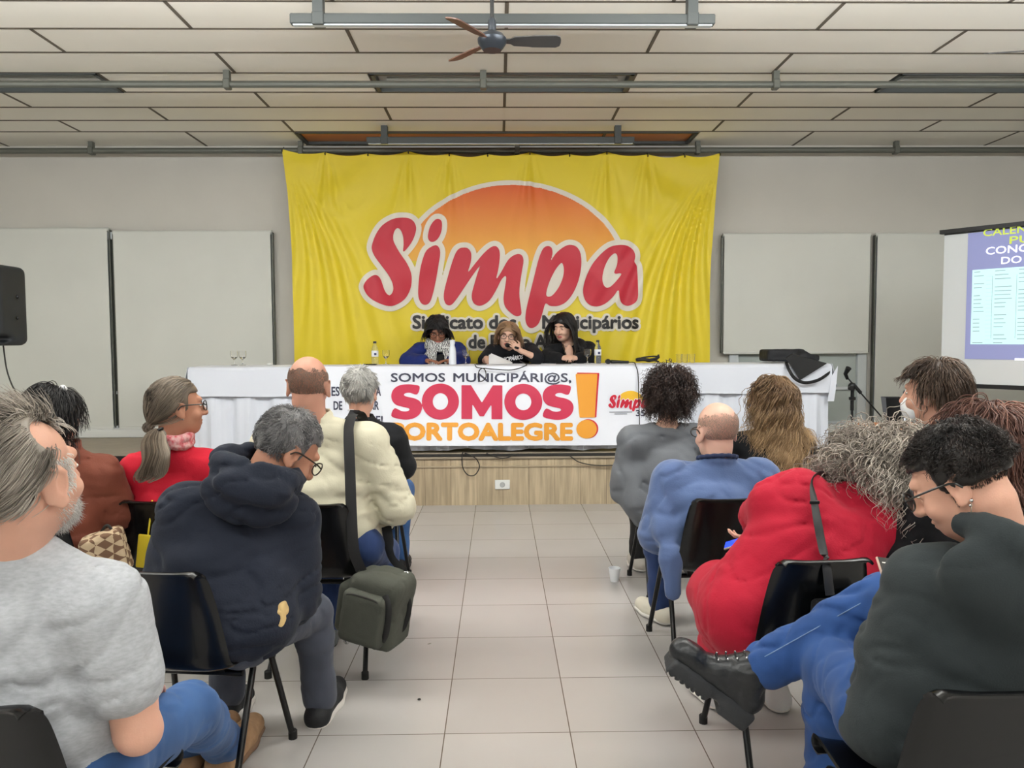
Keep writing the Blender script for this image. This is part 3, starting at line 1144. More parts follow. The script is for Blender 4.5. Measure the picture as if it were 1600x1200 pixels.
# printed sun: a gradient of ink over its own height
m_bo = bpy.data.materials.new('banner_sun'); m_bo.use_nodes = True
_n, _l = m_bo.node_tree.nodes, m_bo.node_tree.links
_b = _n['Principled BSDF']; _b.inputs['Roughness'].default_value = .5
_t = _n.new('ShaderNodeTexCoord'); _s = _n.new('ShaderNodeSeparateXYZ'); _l.new(_t.outputs['Generated'], _s.inputs[0])
_r = _n.new('ShaderNodeValToRGB'); _r.color_ramp.elements[0].color = rgb(236, 176, 62); _r.color_ramp.elements[1].color = rgb(222, 92, 34)
_l.new(_s.outputs[2], _r.inputs[0]); _l.new(_r.outputs[0], _b.inputs['Base Color'])


def wrinkle(u, v):
    u = np.asarray(u, float); v = np.asarray(v, float)
    out = np.zeros(np.broadcast(u, v).shape)
    for (cu, cv, sg, am, fr) in ((441, 234, 1, .030, 50), (1126, 238, -1, .042, 56)):
        dx = (u - cu) * sg; dy = v - cv
        r = np.hypot(dx, dy); th = np.arctan2(dy, np.maximum(dx, -40))
        # folds bend: they start steep and sweep inwards further down
        th2 = th - .0006 * r
        win = np.exp(-((th - 1.2) / .30) ** 2) * np.clip((r - 20) / 210, 0, 1) * np.exp(-(dx / 190.) ** 2)
        out += am * win * np.sin(th2 * fr + 1.3 * np.sin(r / 70))
        win2 = np.exp(-((th - .62) / .4) ** 2) * np.clip(r / 90, 0, 1) * np.exp(-(r / 330) ** 2)
        out += .55 * am * win2 * np.sin(r / 13 + 3 * th)
    for hu in (508, 638, 702, 828, 948, 1010):
        dx = u - hu; dy = np.maximum(v - 238, 1)
        th = dx / (dy + 30)
        out += .020 * np.exp(-(th / .22) ** 2) * np.exp(-dy / 170) * np.clip(dy / 40, 0, 1) * np.sin(th * 28 + hu)
    P = np.stack([u / 60., v / 140., u * 0 + 3.3], -1)
    out += .016 * vnoise(P)
    P = np.stack([(u + .4 * v) / 22., v / 120., u * 0 + 9.3], -1)
    out += .004 * vnoise(P)
    return out


def ban(off):
    def fn(u, v):
        p = at(u, v, BY)
        return p + V(0, float(wrinkle(u, v)) - off, 0)
    return fn


def patch(name, Fv, us, vs, off, m, parent, fnf):
    v2, f = field_patch(Fv, us, vs)
    fn = fnf(off)
    mb = MB().add([fn(u, v) for u, v in v2], [q[::-1] for q in f])
    return build(name, mb, m, parent)


hooks = [441, 508, 575, 638, 702, 762, 828, 890, 948, 1012, 1070, 1125]
hookv = [233, 238, 240, 236, 240, 241, 237.5, 241, 238, 241, 242, 239]
us, vs, U, W = grid2(432, 1132, 228, 600, 2.5)
topv = np.interp(U, hooks, hookv) + 4.5 * np.abs(np.sin(np.interp(U, hooks, np.arange(len(hooks))) * math.pi))
lft = np.interp(W, [230, 300, 400, 480, 600], [440, 449, 456.5, 459, 460])
rgt = np.interp(W, [230, 300, 400, 480, 600], [1126, 1119, 1111.5, 1109, 1109])
Fb = np.maximum(np.maximum(topv - W, W - 598), np.maximum(lft - U, U - rgt))
BAN = thing('banner', at(783, 566, BY), 'large yellow cloth banner with red script lettering hung on the end wall', 'banner')
patch('cloth', Fb, us, vs, 0., m_by, BAN, ban)
us, vs, U, W = grid2(556, 1010, 276, 525, 1.6)
el = (np.sqrt(((U - 800) / 186.) ** 2 + ((W - 440) / 158.) ** 2) - 1) * 160
FL = letters_field(U, W)
patch('sun_rim', np.maximum(np.maximum(el, -(el + 7.5)), W - 440), us, vs, .006, m_bw, BAN, ban)
patch('sun', np.maximum(el + 7, W - 408), us, vs, .006, m_bo, BAN, ban)
patch('letter_outline', letters_field(U, W, holes=False) - 8.2, us, vs, .012, m_bw, BAN, ban)
patch('lettering', FL, us, vs, .018, m_br, BAN, ban)
for (txt, u0, u1, vb) in (('Sindicato dos', 646, 806, 513), ('Municip\u00e1rios', 848, 997, 513), ('de Porto Alegre', 733, 906, 543.5)):
    mg = MB(); mt = MB()
    text_on(mg, txt, u0, u1, vb, vb - 19.5, ban(.010), bold=.16, ring=2)
    text_on(mt, txt, u0, u1, vb, vb - 19.5, ban(.021), bold=.035)
    build('text_glow', mg, m_bw, BAN, smooth=False)
    build('small_lettering', mt, m_bk, BAN, smooth=False)
for a, b in zip(hooks, hookv):
    m = MB()
    p = at(a, b + 2, BY) + V(0, float(wrinkle(a, b)) - .006, 0)
    m.tube([p + V(0, 0, -.012), p + V(0, -.01, 0), p + V(0, .03, .02), V(p[0], 8.18, p[2] + .045)], .006, 6)
    build('hook', m, m_black, BAN)

# ------------------------------------------------------------------ panel table with cloths
TZ, TYF, TYK = 1.255, 7.03, 7.52
tl, tr = at(302, 569, TYF), at(1291, 569, TYF)
x0, x1 = tl[0], tr[0]
t = thing('panel_table', ((x0 + x1) / 2, (TYF + TYK) / 2, STZ), 'long speakers table on the stage under white cloths', 'table')
build('table_top', MB().box(((x0 + x1) / 2, (TYF + TYK) / 2, TZ - .025), (x1 - x0 - .02, TYK - TYF - .03, .03), bev=.006), mat('table_wood', rgb(150, 120, 90), .5), t)
for x in (x0 + .15, (x0 + x1) / 2, x1 - .15):
    for y in (TYF + .1, TYK - .1):
        build('leg', MB().box((x, y, (STZ + TZ - .04) / 2), (.05, .05, TZ - .04 - STZ)), m_steel, t, smooth=False)
m_cloth = mat('white_tablecloth', rgb(214, 218, 228), .75, sheen=.2, bump=.05, bscale=150)


def skirt(u, v):
    # perimeter path: left side, front, right side
    per = [(x0 - .01, TYK), (x0 - .01, TYF - .005), (x1 + .01, TYF - .005), (x1 + .01, TYK)]
    L = [TYK - TYF, x1 - x0, TYK - TYF]; tot = sum(L); s = u * tot
    if s < L[0]:
        p = V(per[0][0], per[0][1] - s, 0); n = V(-1, 0, 0)
    elif s < L[0] + L[1]:
        p = V(per[1][0] + s - L[0], per[1][1], 0); n = V(0, -1, 0)
    else:
        p = V(per[2][0], per[2][1] + s - L[0] - L[1], 0); n = V(1, 0, 0)
    drop = v
    pl = .026 * math.sin(s * 2 * math.pi / .30) + .012 * math.sin(s * 2 * math.pi / .111 + 1)
    zb = STZ + .012 + .018 * (1 + math.sin(s * 9)) * .5
    z = (TZ - .03) * (1 - drop) + zb * drop
    return p + n * (.018 + pl * min(1, drop * 1.6) + .02 * drop) + V(0, 0, z)


t = thing('table_skirt', ((x0 + x1) / 2, (TYF + TYK) / 2, STZ), 'white pleated skirt cloth hanging around the long table', 'tablecloth')
build('skirt', MB().grid(skirt, 320, 14), m_cloth, t)
dropz = at(800, 617, TYF - .05)[2]


def top_cloth(u, v):
    x = lerp(x0 - .02, x1 + .02, u)
    return x


m = MB()
nu = 90
prof = [(TYK + .01, TZ - .2), (TYK + .012, TZ - .02), (TYK, TZ), (TYF + .02, TZ + .001), (TYF - .03, TZ - .004), (TYF - .058, TZ - .03), (TYF - .066, dropz + .12), (TYF - .07, dropz)]


def tc(u, v):
    i = min(int(v * (len(prof) - 1)), len(prof) - 2); f = v * (len(prof) - 1) - i
    y = prof[i][0] * (1 - f) + prof[i + 1][0] * f; z = prof[i][1] * (1 - f) + prof[i + 1][1] * f
    x = x0 - .03 + (x1 - x0 + .06) * u
    k = max(0, v - .72) / .28
    return V(x, y - .006 * k * math.sin(u * 55) - .004 * k * math.sin(u * 131), z + .004 * k * math.sin(u * 41))


m.grid(tc, nu, 28, thick=-.003)
# end flaps
for (xx, sg, dz) in ((x0 - .03, -1, .22), (x1 + .03, 1, .2)):
    def fl(u, v):
        y = TYF - .06 + (TYK - TYF + .06) * u
        z = TZ - (dz + .02 * math.sin(u * 9)) * v
        return V(xx + sg * (.05 * v + .012 * math.sin(u * 14) * v), y, z)
    m.grid(fl, 14, 8, thick=-.003 * sg)
# hanging corner on the right end
m.grid(lambda u, v: V(x1 + .02 + .06 * u - .03 * v, TYF - .062 - .01 * math.sin(3 * v), TZ - .02 - (.10 + .22 * v) + .1 * u * (1 - v)), 4, 8, thick=-.003)
t2 = thing('table_overlay', ((x0 + x1) / 2, (TYF + TYK) / 2, TZ), 'smooth white top cloth with a short drop over the long table', 'tablecloth')
build('overlay', m, m_cloth, t2)

# ------------------------------------------------------------------ printed front banner
FY = TYF - .125
m_fb = mat('front_banner_vinyl', rgb(238, 241, 250), .42, bump=.02, bscale=40)
m_fcr = mat('print_crimson', rgb(202, 52, 84), .42)
m_for = mat('print_orange', rgb(233, 160, 58), .42)
m_fdk = mat('print_slate', rgb(70, 72, 92), .45)
m_frd = mat('print_red', rgb(205, 40, 62), .42)
m_fyl = mat('print_yellow', rgb(240, 190, 60), .42)


def fw(u, v):
    u = np.asarray(u, float); v = np.asarray(v, float)
    return .010 * np.sin(u / 60. + v / 40.) + .007 * np.sin((u - 1.4 * v) / 37.) + .012 * vnoise(np.stack([u / 70., v / 60., u * 0], -1)) - .02 * np.clip((v - 575) / 120., 0, 1)


def fban(off):
    def fn(u, v):
        return at(u, v, FY) + V(0, float(fw(u, v)) - off, 0)
    return fn


FB = thing('front_banner', at(790, 696, FY), 'white printed banner with a crimson slogan and orange exclamation mark on the table front', 'banner')
us, vs, U, W = grid2(498, 1080, 570, 700, 4)
patch('vinyl', np.maximum(np.maximum(501 - U, U - 1076), np.maximum(572.5 - W, W - (696 + (U - 640) * -.002))), us, vs, 0., m_fb, FB, fban)
for txt, u0, u1 in (('SOMOS', 611, 695), ('MUNICIP\u00c1RI@S,', 708.5, 892)):
    mt = MB(); text_on(mt, txt, u0, u1, 596.5, 583.5, fban(.004), bold=.022)
    build('slogan_line', mt, m_fdk, FB, smooth=False)


def stroke_field(U, W, pts, w):
    d = np.full(U.shape, 1e9)
    for a, b in zip(pts[:-1], pts[1:]):
        a = np.asarray(a, float); b = np.asarray(b, float); e = b - a
        t = np.clip(((U - a[0]) * e[0] + (W - a[1]) * e[1]) / (e @ e + 1e-12), 0, 1)
        d = np.minimum(d, np.hypot(U - a[0] - t * e[0], W - a[1] - t * e[1]))
    return d - w


S_ = [(222, 177), (190, 166), (150, 162), (98, 168), (62, 190), (46, 225), (51, 262), (76, 290), (120, 303), (155, 312), (158, 324), (138, 331), (108, 328), (66, 311), (46, 358), (85, 375), (140, 382), (190, 372), (225, 345), (238, 305), (225, 270), (190, 250), (140, 239), (124, 229), (132, 218), (162, 215), (206, 226)]


def s_letter(U, W, dx):
    return seg_dist(U, W, smooth2([(600 + (x + dx) / 4., 560 + y / 4.) for x, y in S_], 3))


us, vs, U, W = grid2(606, 900, 598, 658, 1.2)
Fm = np.minimum(s_letter(U, W, 0), s_letter(U, W, 945))
for (a, b) in ((659, 717), (788, 847)):
    cx, cy, rx, ry = (a + b) / 2, 627.5, (b - a) / 2, 28
    dO = (np.hypot((U - cx) / rx, (W - cy) / ry) - 1) * rx
    dI = (np.hypot((U - cx) / (rx - 17), (W - cy) / (ry - 15)) - 1) * (rx - 17)
    Fm = np.minimum(Fm, np.maximum(dO, -dI))
M_ = [(721, 654.5), (721, 602), (736, 602), (753, 629), (770, 602), (785, 602), (785, 654.5), (768, 654.5), (768, 631), (756, 650), (749.5, 650), (738, 631), (738, 654.5)]
Fm = np.minimum(Fm, seg_dist(U, W, M_))
patch('slogan_word', Fm, us, vs, .0045, m_fcr, FB, fban)
mt = MB(); text_on(mt, 'PORTOALEGRE', 613, 893, 686, 662, fban(.004), bold=.055)
build('slogan_city', mt, m_for, FB, smooth=False)
us, vs, U, W = grid2(894, 942, 578, 690, 1.2)
body = seg_dist(U, W, [(899, 584), (933, 584), (929, 652), (905, 652)])
body2 = seg_dist(U, W, [(901, 582), (936, 582.5), (931.5, 652), (908, 652)])
dot = (np.hypot((U - 916) / 16, (W - 670) / 14.5) - 1) * 15
dot2 = (np.hypot((U - 918.5) / 16, (W - 669.5) / 15) - 1) * 15
patch('mark_shadow', np.minimum(body2, dot2), us, vs, .003, m_frd, FB, fban)
patch('exclamation_mark', np.minimum(body, dot), us, vs, .0065, m_for, FB, fban)
for (txt, u0, u1, vb, vt) in (('ES', 519, 531, 618, 604.5), ('A', 588, 595, 618, 604.5), ('DE', 522, 535, 640, 627), ('AR', 577, 592, 640, 627), ('E!', 588, 598, 662, 650)):
    mt = MB(); text_on(mt, txt, u0, u1, vb, vt, fban(.004), bold=.02)
    build('side_words', mt, m_fdk, FB, smooth=False)
us, vs, U, W = grid2(946, 1016, 605, 650, .8)
sc_ = .148


def tf(p):
    p = np.asarray(p, float)
    return np.stack([(p[:, 0] - 568) * sc_ + 950.5, (p[:, 1] - 340) * sc_ + 617], 1)


FL = letters_field(U, W, tf)
arc = (np.hypot((U - 985) / 22, (W - 630) / 19.5) - 1) * 20
patch('logo_sun', np.maximum(arc, W - 627), us, vs, .003, m_fyl, FB, fban)
patch('logo_outline', letters_field(U, W, tf, False) - 1.2, us, vs, .005, m_fb, FB, fban)
patch('logo_word', FL - .3, us, vs, .0075, m_frd, FB, fban)
mt = MB(); text_on(mt, '35', 994, 1008, 650, 641, fban(.004), bold=.03)
for k, (a, b) in enumerate(((952, 988), (960, 980))):
    mt.grid(lambda u, v: fban(.004)(a + (b - a) * u, 643.5 + 3 * k + .9 * v), 6, 1)
build('logo_number', mt, m_fdk, FB, smooth=False)
# ------------------------------------------------------------------ black shell chairs
m_shell = mat('chair_shell_black', rgb(11, 12, 14), .25, spec=.4, coat=.1)
m_leg = mat('chair_leg_black', rgb(14, 15, 16), .3, metal=.3)
m_foot = mat('chair_foot_rubber', rgb(8, 8, 8), .7)


def chair_proto():
    t = thing('shell_chair', (0, 0, 0), None, 'chair', 'black shell chairs')
    prof = [(.205, .398, .185), (.212, .412, .195), (.20, .428, .2), (.15, .436, .205), (.05, .43, .208), (-.05, .424, .208), (-.13, .424, .206), (-.175, .438, .204), (-.2, .468, .202), (-.212, .51, .2), (-.222, .57, .192), (-.234, .64, .182), (-.246, .705, .170), (-.256, .748, .162), (-.262, .768, .156), (-.270, .776, .15), (-.280, .772, .147)]
    P = smoothpath([V(*p) for p in prof], 48)
    tng = np.gradient(P[:, :2], axis=0); tng /= np.linalg.norm(tng, axis=1)[:, None]
    n = len(P) - 1

    def fn(u, v):
        i = min(int(round(u * n)), n)
        y, z, w = P[i]
        s = 2 * v - 1
        # normal towards the sitter
        ny, nz = tng[i][1], -tng[i][0]
        wrap = (.018 + .008 * (i / n)) * abs(s) ** 5 * min(1, i / 6)
        cr = .028 * abs(s) ** 9 * min(1, max(0, (i / n - .74) / .15)) ** 1.5
        dish = -.006 * (1 - s * s) * math.sin(min(1, i / n * 1.0) * math.pi)
        q = s if abs(s) < .93 else math.copysign(.93 + (abs(s) - .93) * .5, s)
        return V(w * q, y + ny * (wrap + dish), z + nz * (wrap + dish) - cr)
    build('seat_shell', MB().grid(fn, n, 20, thick=-.007), m_shell, t)
    for sx in (-1, 1):
        top = V(.165 * sx, .075, .405)
        fr = [V(.160 * sx, .02, .404), V(.170 * sx, .095, .405), V(.180 * sx, .128, .396), V(.186 * sx, .142, .375), V(.222 * sx, .245, .012)]
        l1 = build('leg', MB().tube(fr, .0115, 10), m_leg, t)
        build('foot_cap', MB().lathe([(.0165, 0), (.0165, .03), (.0125, .034)], (.2225 * sx, .246, 0), 12), m_foot, l1)
        rr = [V(.160 * sx, .10, .400), V(.168 * sx, .055, .402), V(.176 * sx, .028, .390), V(.181 * sx, .012, .365), V(.215 * sx, -.235, .012)]
        l2 = build('leg', MB().tube(rr, .0115, 10), m_leg, t)
        build('foot_cap', MB().lathe([(.0165, 0), (.0165, .03), (.0125, .034)], (.2155 * sx, -.236, 0), 12), m_foot, l2)
    m = MB().tube([(-.17, -.04, .372), (.17, -.04, .372)], .011, 10).tube([(-.17, .085, .392), (.17, .085, .392)], .011, 10)
    m.box((-.1, .02, .395), (.03, .16, .03)).box((.1, .02, .395), (.03, .16, .03))
    build('crossbar', m, m_leg, t)
    return t


def copy_tree(o, parent=None):
    c = o.copy(); col.objects.link(c)
    WORLD[c.name] = WORLD.get(o.name, V(0, 0, 0))
    if parent is not None:
        c.parent = parent
    for ch in o.children:
        copy_tree(ch, c)
    return c


PROTO = chair_proto()
_first = [True]


def chair(x, y, rz, label, z=0.):
    if _first[0]:
        c = PROTO; _first[0] = False
    else:
        c = copy_tree(PROTO)
    c.location = (x, y, z); c.rotation_euler = (0, 0, rz)
    c['label'] = label
    WORLD[c.name] = V(x, y, z)
    return c


chair(-1.03, 1.76, -.10, 'black shell chair of the man in the grey t-shirt')
chair(-1.03, 2.63, -.12, 'black shell chair with a glossy bare back behind the hooded navy jacket')
chair(-.80, 3.60, -.05, 'black shell chair under the man in the cream jacket')
chair(-.80, 4.62, 0, 'black shell chair under the man in the black jacket')
chair(-1.50, 3.69, -.1, 'black shell chair below the red top of the ponytailed woman')
chair(-1.97, 3.52, -.1, 'black shell chair of the woman in the rust sweater')
chair(-2.36, 5.08, 0, 'empty black shell chair between the rust sweater and the red top')
chair(1.05, 4.58, .05, 'black shell chair of the woman in the grey sweater')
chair(.99, 3.64, .04, 'black shell chair of the bald man in the blue jacket')
chair(1.62, 4.90, 0, 'black shell chair of the woman with long light brown hair')
chair(1.02, 2.69, .06, 'black shell chair of the woman in the red dress')
chair(1.01, 1.765, .0, 'black shell chair of the person in the dark hooded top')
chair(1.98, 3.30, .5, 'black shell chair of the man with brown hair facing the screen')
chair(1.62, 2.66, .1, 'black shell chair of the woman with auburn hair')
for (px, lb) in ((683, 'woman in the blue jumper'), (795, 'woman in the black t-shirt'), (888, 'woman in the black cardigan')):
    chair(at(px, 560, 7.78)[0], 7.79, math.pi, 'black shell chair on the stage of the ' + lb, STZ)
# ------------------------------------------------------------------ people: shared builders
def skin(name, c, sp=.35):
    return mat('skin_' + name, c, .48, spec=sp, sss=.12, var=.05, vscale=14, bump=.06, bscale=220)


def cloth(name, c, rough=.85, var=.05, bump=.12, bscale=160, sheen=.05, **k):
    return mat('cloth_' + name, c, rough, var=var, bump=bump, bscale=bscale, sheen=sheen, spec=.25, **k)


def denim(name, c):
    return mat('denim_' + name, c, .85, var=.16, vscale=9, bump=.15, bscale=500, spec=.2, sheen=.1)


def hairmat(name, dark, light, rough=.42):
    return mat('hair_' + name, dark, rough, col2=light, attr='tone', spec=.45)


def seated(x, y, yaw=0., z=0., s=1., lean=0., slump=0.):
    """joints of a person sitting on a chair centred at (x, y), facing +Y turned clockwise by yaw"""
    c, sn = math.cos(yaw), math.sin(yaw)

    def L(a, b, h):
        a, b, h = a * s, b * s, h * s
        return V(x + a * c + b * sn, y - a * sn + b * c, z + .44 + (h - .44 * s) if True else 0)
    t = lean
    J = dict(pelvis=L(0, -.045, .54), mid=L(0, -.075 + .35 * t, .72), chest=L(0, -.05 + .75 * t, .92 - slump), neck=L(0, -.03 + t, 1.035 - slump), head=L(0, .02 + 1.25 * t, 1.175 - slump),
             shL=L(-.175, -.04 + .95 * t, .985 - slump), shR=L(.175, -.04 + .95 * t, .985 - slump),
             elL=L(-.24, .06 + .8 * t, .72), elR=L(.24, .06 + .8 * t, .72), wrL=L(-.12, .28, .66), wrR=L(.12, .28, .66),
             hipL=L(-.09, -.05, .52), hipR=L(.09, -.05, .52), knL=L(-.13, .36, .51), knR=L(.13, .36, .51),
             anL=L(-.13, .34, .10), anR=L(.13, .34, .10), toL=L(-.15, .49, .035), toR=L(.15, .49, .035))
    J['yaw'] = yaw; J['s'] = s
    return J


def head_frame(hyaw, hpitch=0., hroll=0.):
    """columns: right, forward, up. yaw clockwise from +Y, pitch up, roll to the right"""
    R = rotz(-hyaw) @ rotx(hpitch) @ roty(hroll)
    return R


def add_head(F, c, R, s=1., face=True, ears=True, jaw=1., ear=1.1):
    P = lambda x, y, z: np.asarray(c) + R @ V(x, y, z) * s
    F.ell(P(0, -.012, .034), V(.076, .096, .088) * s, R, .01)
    F.ell(P(0, .026, -.03), V(.063, .068, .082) * s, R, .03)
    F.ell(P(0, .052, -.088), V(.036 * jaw, .034, .030) * s, R, .03)
    F.ell(P(0, .02, -.07), V(.056 * jaw, .055, .038) * s, R, .03)
    if face:
        F.cone(P(-.03, .082, .030), P(.03, .082, .030), .014 * s, .014 * s, .014)
        F.cone(P(0, .090, .014), P(0, .112, -.030), .009 * s, .0145 * s, .010)
        for q in (-1, 1):
            F.ell(P(.013 * q, .100, -.034), V(.010, .011, .009) * s, R, .006)
            F.ell(P(.034 * q, .092, .006), V(.018, .014, .011) * s, R, .010, sub=True)
            F.ell(P(.033 * q, .077, .006), V(.013, .013, .012) * s, R, .003)
            F.ell(P(.040 * q, .066, -.035), V(.024, .022, .022) * s, R, .02)
        F.ell(P(0, .088, -.062), V(.026, .012, .0065) * s, R, .006)
        F.ell(P(0, .086, -.074), V(.022, .012, .0065) * s, R, .006)
        F.ell(P(0, .098, -.0675), V(.022, .006, .0018) * s, R, .003, sub=True)
    if ears:
        for q in (-1, 1):
            Re = R @ rotz(-q * .38) @ rotx(-.12)
            e = ear
            F.ell(P(.079 * q, -.006 * e, -.004), V(.0085, .019 * e, .031 * e) * s, Re, .008)
            F.ell(P(.083 * q, .000, -.030 * e), V(.006, .010 * e, .011 * e) * s, Re, .006)
            F.ell(P(.090 * q, .002, .000), V(.006, .010 * e, .018 * e) * s, Re, .004, sub=True)
            F.cone(P(.083 * q, .012 * e, .012 * e), P(.087 * q, -.016 * e, .024 * e), .0042 * s, .0042 * s, .003)
    return P


def add_hand(F, w, d, n, t, s=1., curl=.5, spread=.10):
    """wrist, finger direction, palm normal (towards the grip), thumb side"""
    d = nrm(d); n = nrm(n - np.dot(n, d) * d); t = nrm(np.cross(d, n)) * (1 if np.dot(np.cross(d, n), t) > 0 else -1)
    k = .9 * s
    palm = w + d * .05 * k
    R = np.stack([t, d, n], 1)
    F.ell(palm, V(.040, .050, .016) * k, R, .012)
    F.cone(w - d * .02, w + d * .02 * k, .024 * k, .023 * k, .015)
    lens = (.074, .085, .079, .062)
    for i, ln in enumerate(lens):
        o = (1.5 - i)
        base = w + d * (.086 - .004 * abs(o)) * k + t * o * .0205 * k
        a = d + t * o * spread
        ang = 0.
        p = base
        for j, fr in enumerate((.45, .32, .23)):
            ang += curl * (.55, .8, .6)[j]
            q = p + (nrm(a) * math.cos(ang) + n * math.sin(ang)) * ln * fr * k
            F.cone(p, q, (.0092 - .0010 * j) * k, (.0084 - .0012 * j) * k, .004)
            p = q
    b = w + d * .03 * k + t * .030 * k
    p1 = b + (t * .7 + d * .6 + n * .35) * .036 * k
    p2 = p1 + (t * .25 + d * .85 + n * (.3 + .4 * curl)) * .033 * k
    F.cone(b, p1, .0125 * k, .0105 * k, .010); F.cone(p1, p2, .0100 * k, .0078 * k, .005)


def torso_frame(J):
    lat = nrm(J['shR'] - J['shL'])
    up = nrm(J['chest'] - J['pelvis'])
    fwd = nrm(np.cross(up, lat)); lat = np.cross(fwd, up)
    return np.stack([lat, fwd, up], 1)


def add_torso(F, J, w=1., d=1., inf=0., hem=0., belly=0., neck=True):
    R = torso_frame(J)
    s = J['s']
    pl, md, ch = J['pelvis'], J['mid'], J['chest']
    B = lambda t: (1 - t) ** 2 * pl + 2 * t * (1 - t) * (2 * md - .5 * (pl + ch)) + t * t * ch
    prm = ((0., .165, .12), (.25, .158, .122), (.5, .158, .118), (.75, .166, .115), (1., .162, .098))
    for t, rx, ry in prm:
        if t < hem:
            continue
        b = belly * math.exp(-((t - .25) / .25) ** 2)
        F.ell(B(t) + R[:, 1] * b * .5, V(rx * w * s + inf, (ry * d + b) * s + inf, .125 * s + inf * .6), R, .014)
    # shoulder yoke and trapezius
    for q in ('shL', 'shR'):
        sh = J[q]
        F.cone(J['chest'] + (sh - J['chest']) * .40 , sh, .078 * s + inf, .054 * s + inf, .03)
        F.cone(lerp(J['chest'], J['neck'], .80), lerp(sh, J['neck'], .08), .058 * s + inf * .8, .050 * s + inf, .035)


def add_arm(F, J, q, inf=0., end=1., w=1., start=0.):
    sh, el, wr = J['sh' + q], J['el' + q], J['wr' + q]
    s = J['s'] * w
    if end <= .5:
        e = lerp(sh, el, end * 2)
        F.cone(sh, e, .052 * s + inf, lerp(.052, .043, end * 2) * s + inf, .03)
        return
    F.cone(sh, el, .052 * s + inf, .043 * s + inf, .035)
    e = lerp(el, wr, (end - .5) * 2)
    F.cone(el, e, .042 * s + inf, lerp(.042, .028, (end - .5) * 2) * s + inf, .025)


def add_leg(F, J, q, inf=0., end=1., w=1.):
    hp, kn, an = J['hip' + q], J['kn' + q], J['an' + q]
    s = J['s'] * w
    F.cone(hp, kn, .084 * s + inf, .058 * s + inf, .02)
    e = lerp(kn, an, end)
    m = lerp(kn, an, .3)
    F.cone(kn, m, .058 * s + inf, .055 * s + inf, .03)
    F.cone(m, e, .055 * s + inf, lerp(.055, .040, end) * s + inf, .03)


def add_foot(F, J, q, inf=0.):
    an, to = J['an' + q], J['to' + q]
    s = J['s']
    heel = an + V(0, 0, -.055) * s - nrm((to - an) * V(1, 1, .2)) * .035 * s
    F.cone(an, heel, .036 * s + inf, .034 * s + inf, .03)
    F.cone(heel, lerp(heel, to, .65), .032 * s + inf, .036 * s + inf, .03)
    F.cone(lerp(heel, to, .65), to, .036 * s + inf, .027 * s + inf, .02)


# ---- hair -------------------------------------------------------------------------------------------------
HC, HR = V(0, -.012, .034), V(.079, .099, .091)


def sphere_dirs(n, rnd):
    v = rnd.normal(size=(n, 3))
    return v / np.linalg.norm(v, axis=1)[:, None]


def no_face(u):
    """scalp: everything but the face, the ears and the lower neck (u: head-local unit vectors)"""
    x, y, z = u[:, 0], u[:, 1], u[:, 2]
    return (z > -.62) & ~((y > .30 - .25 * np.clip(z - .35, 0, 1)) & (z < .62)) & ~((np.abs(x) > .8) & (z < -.02) & (y > -.25))


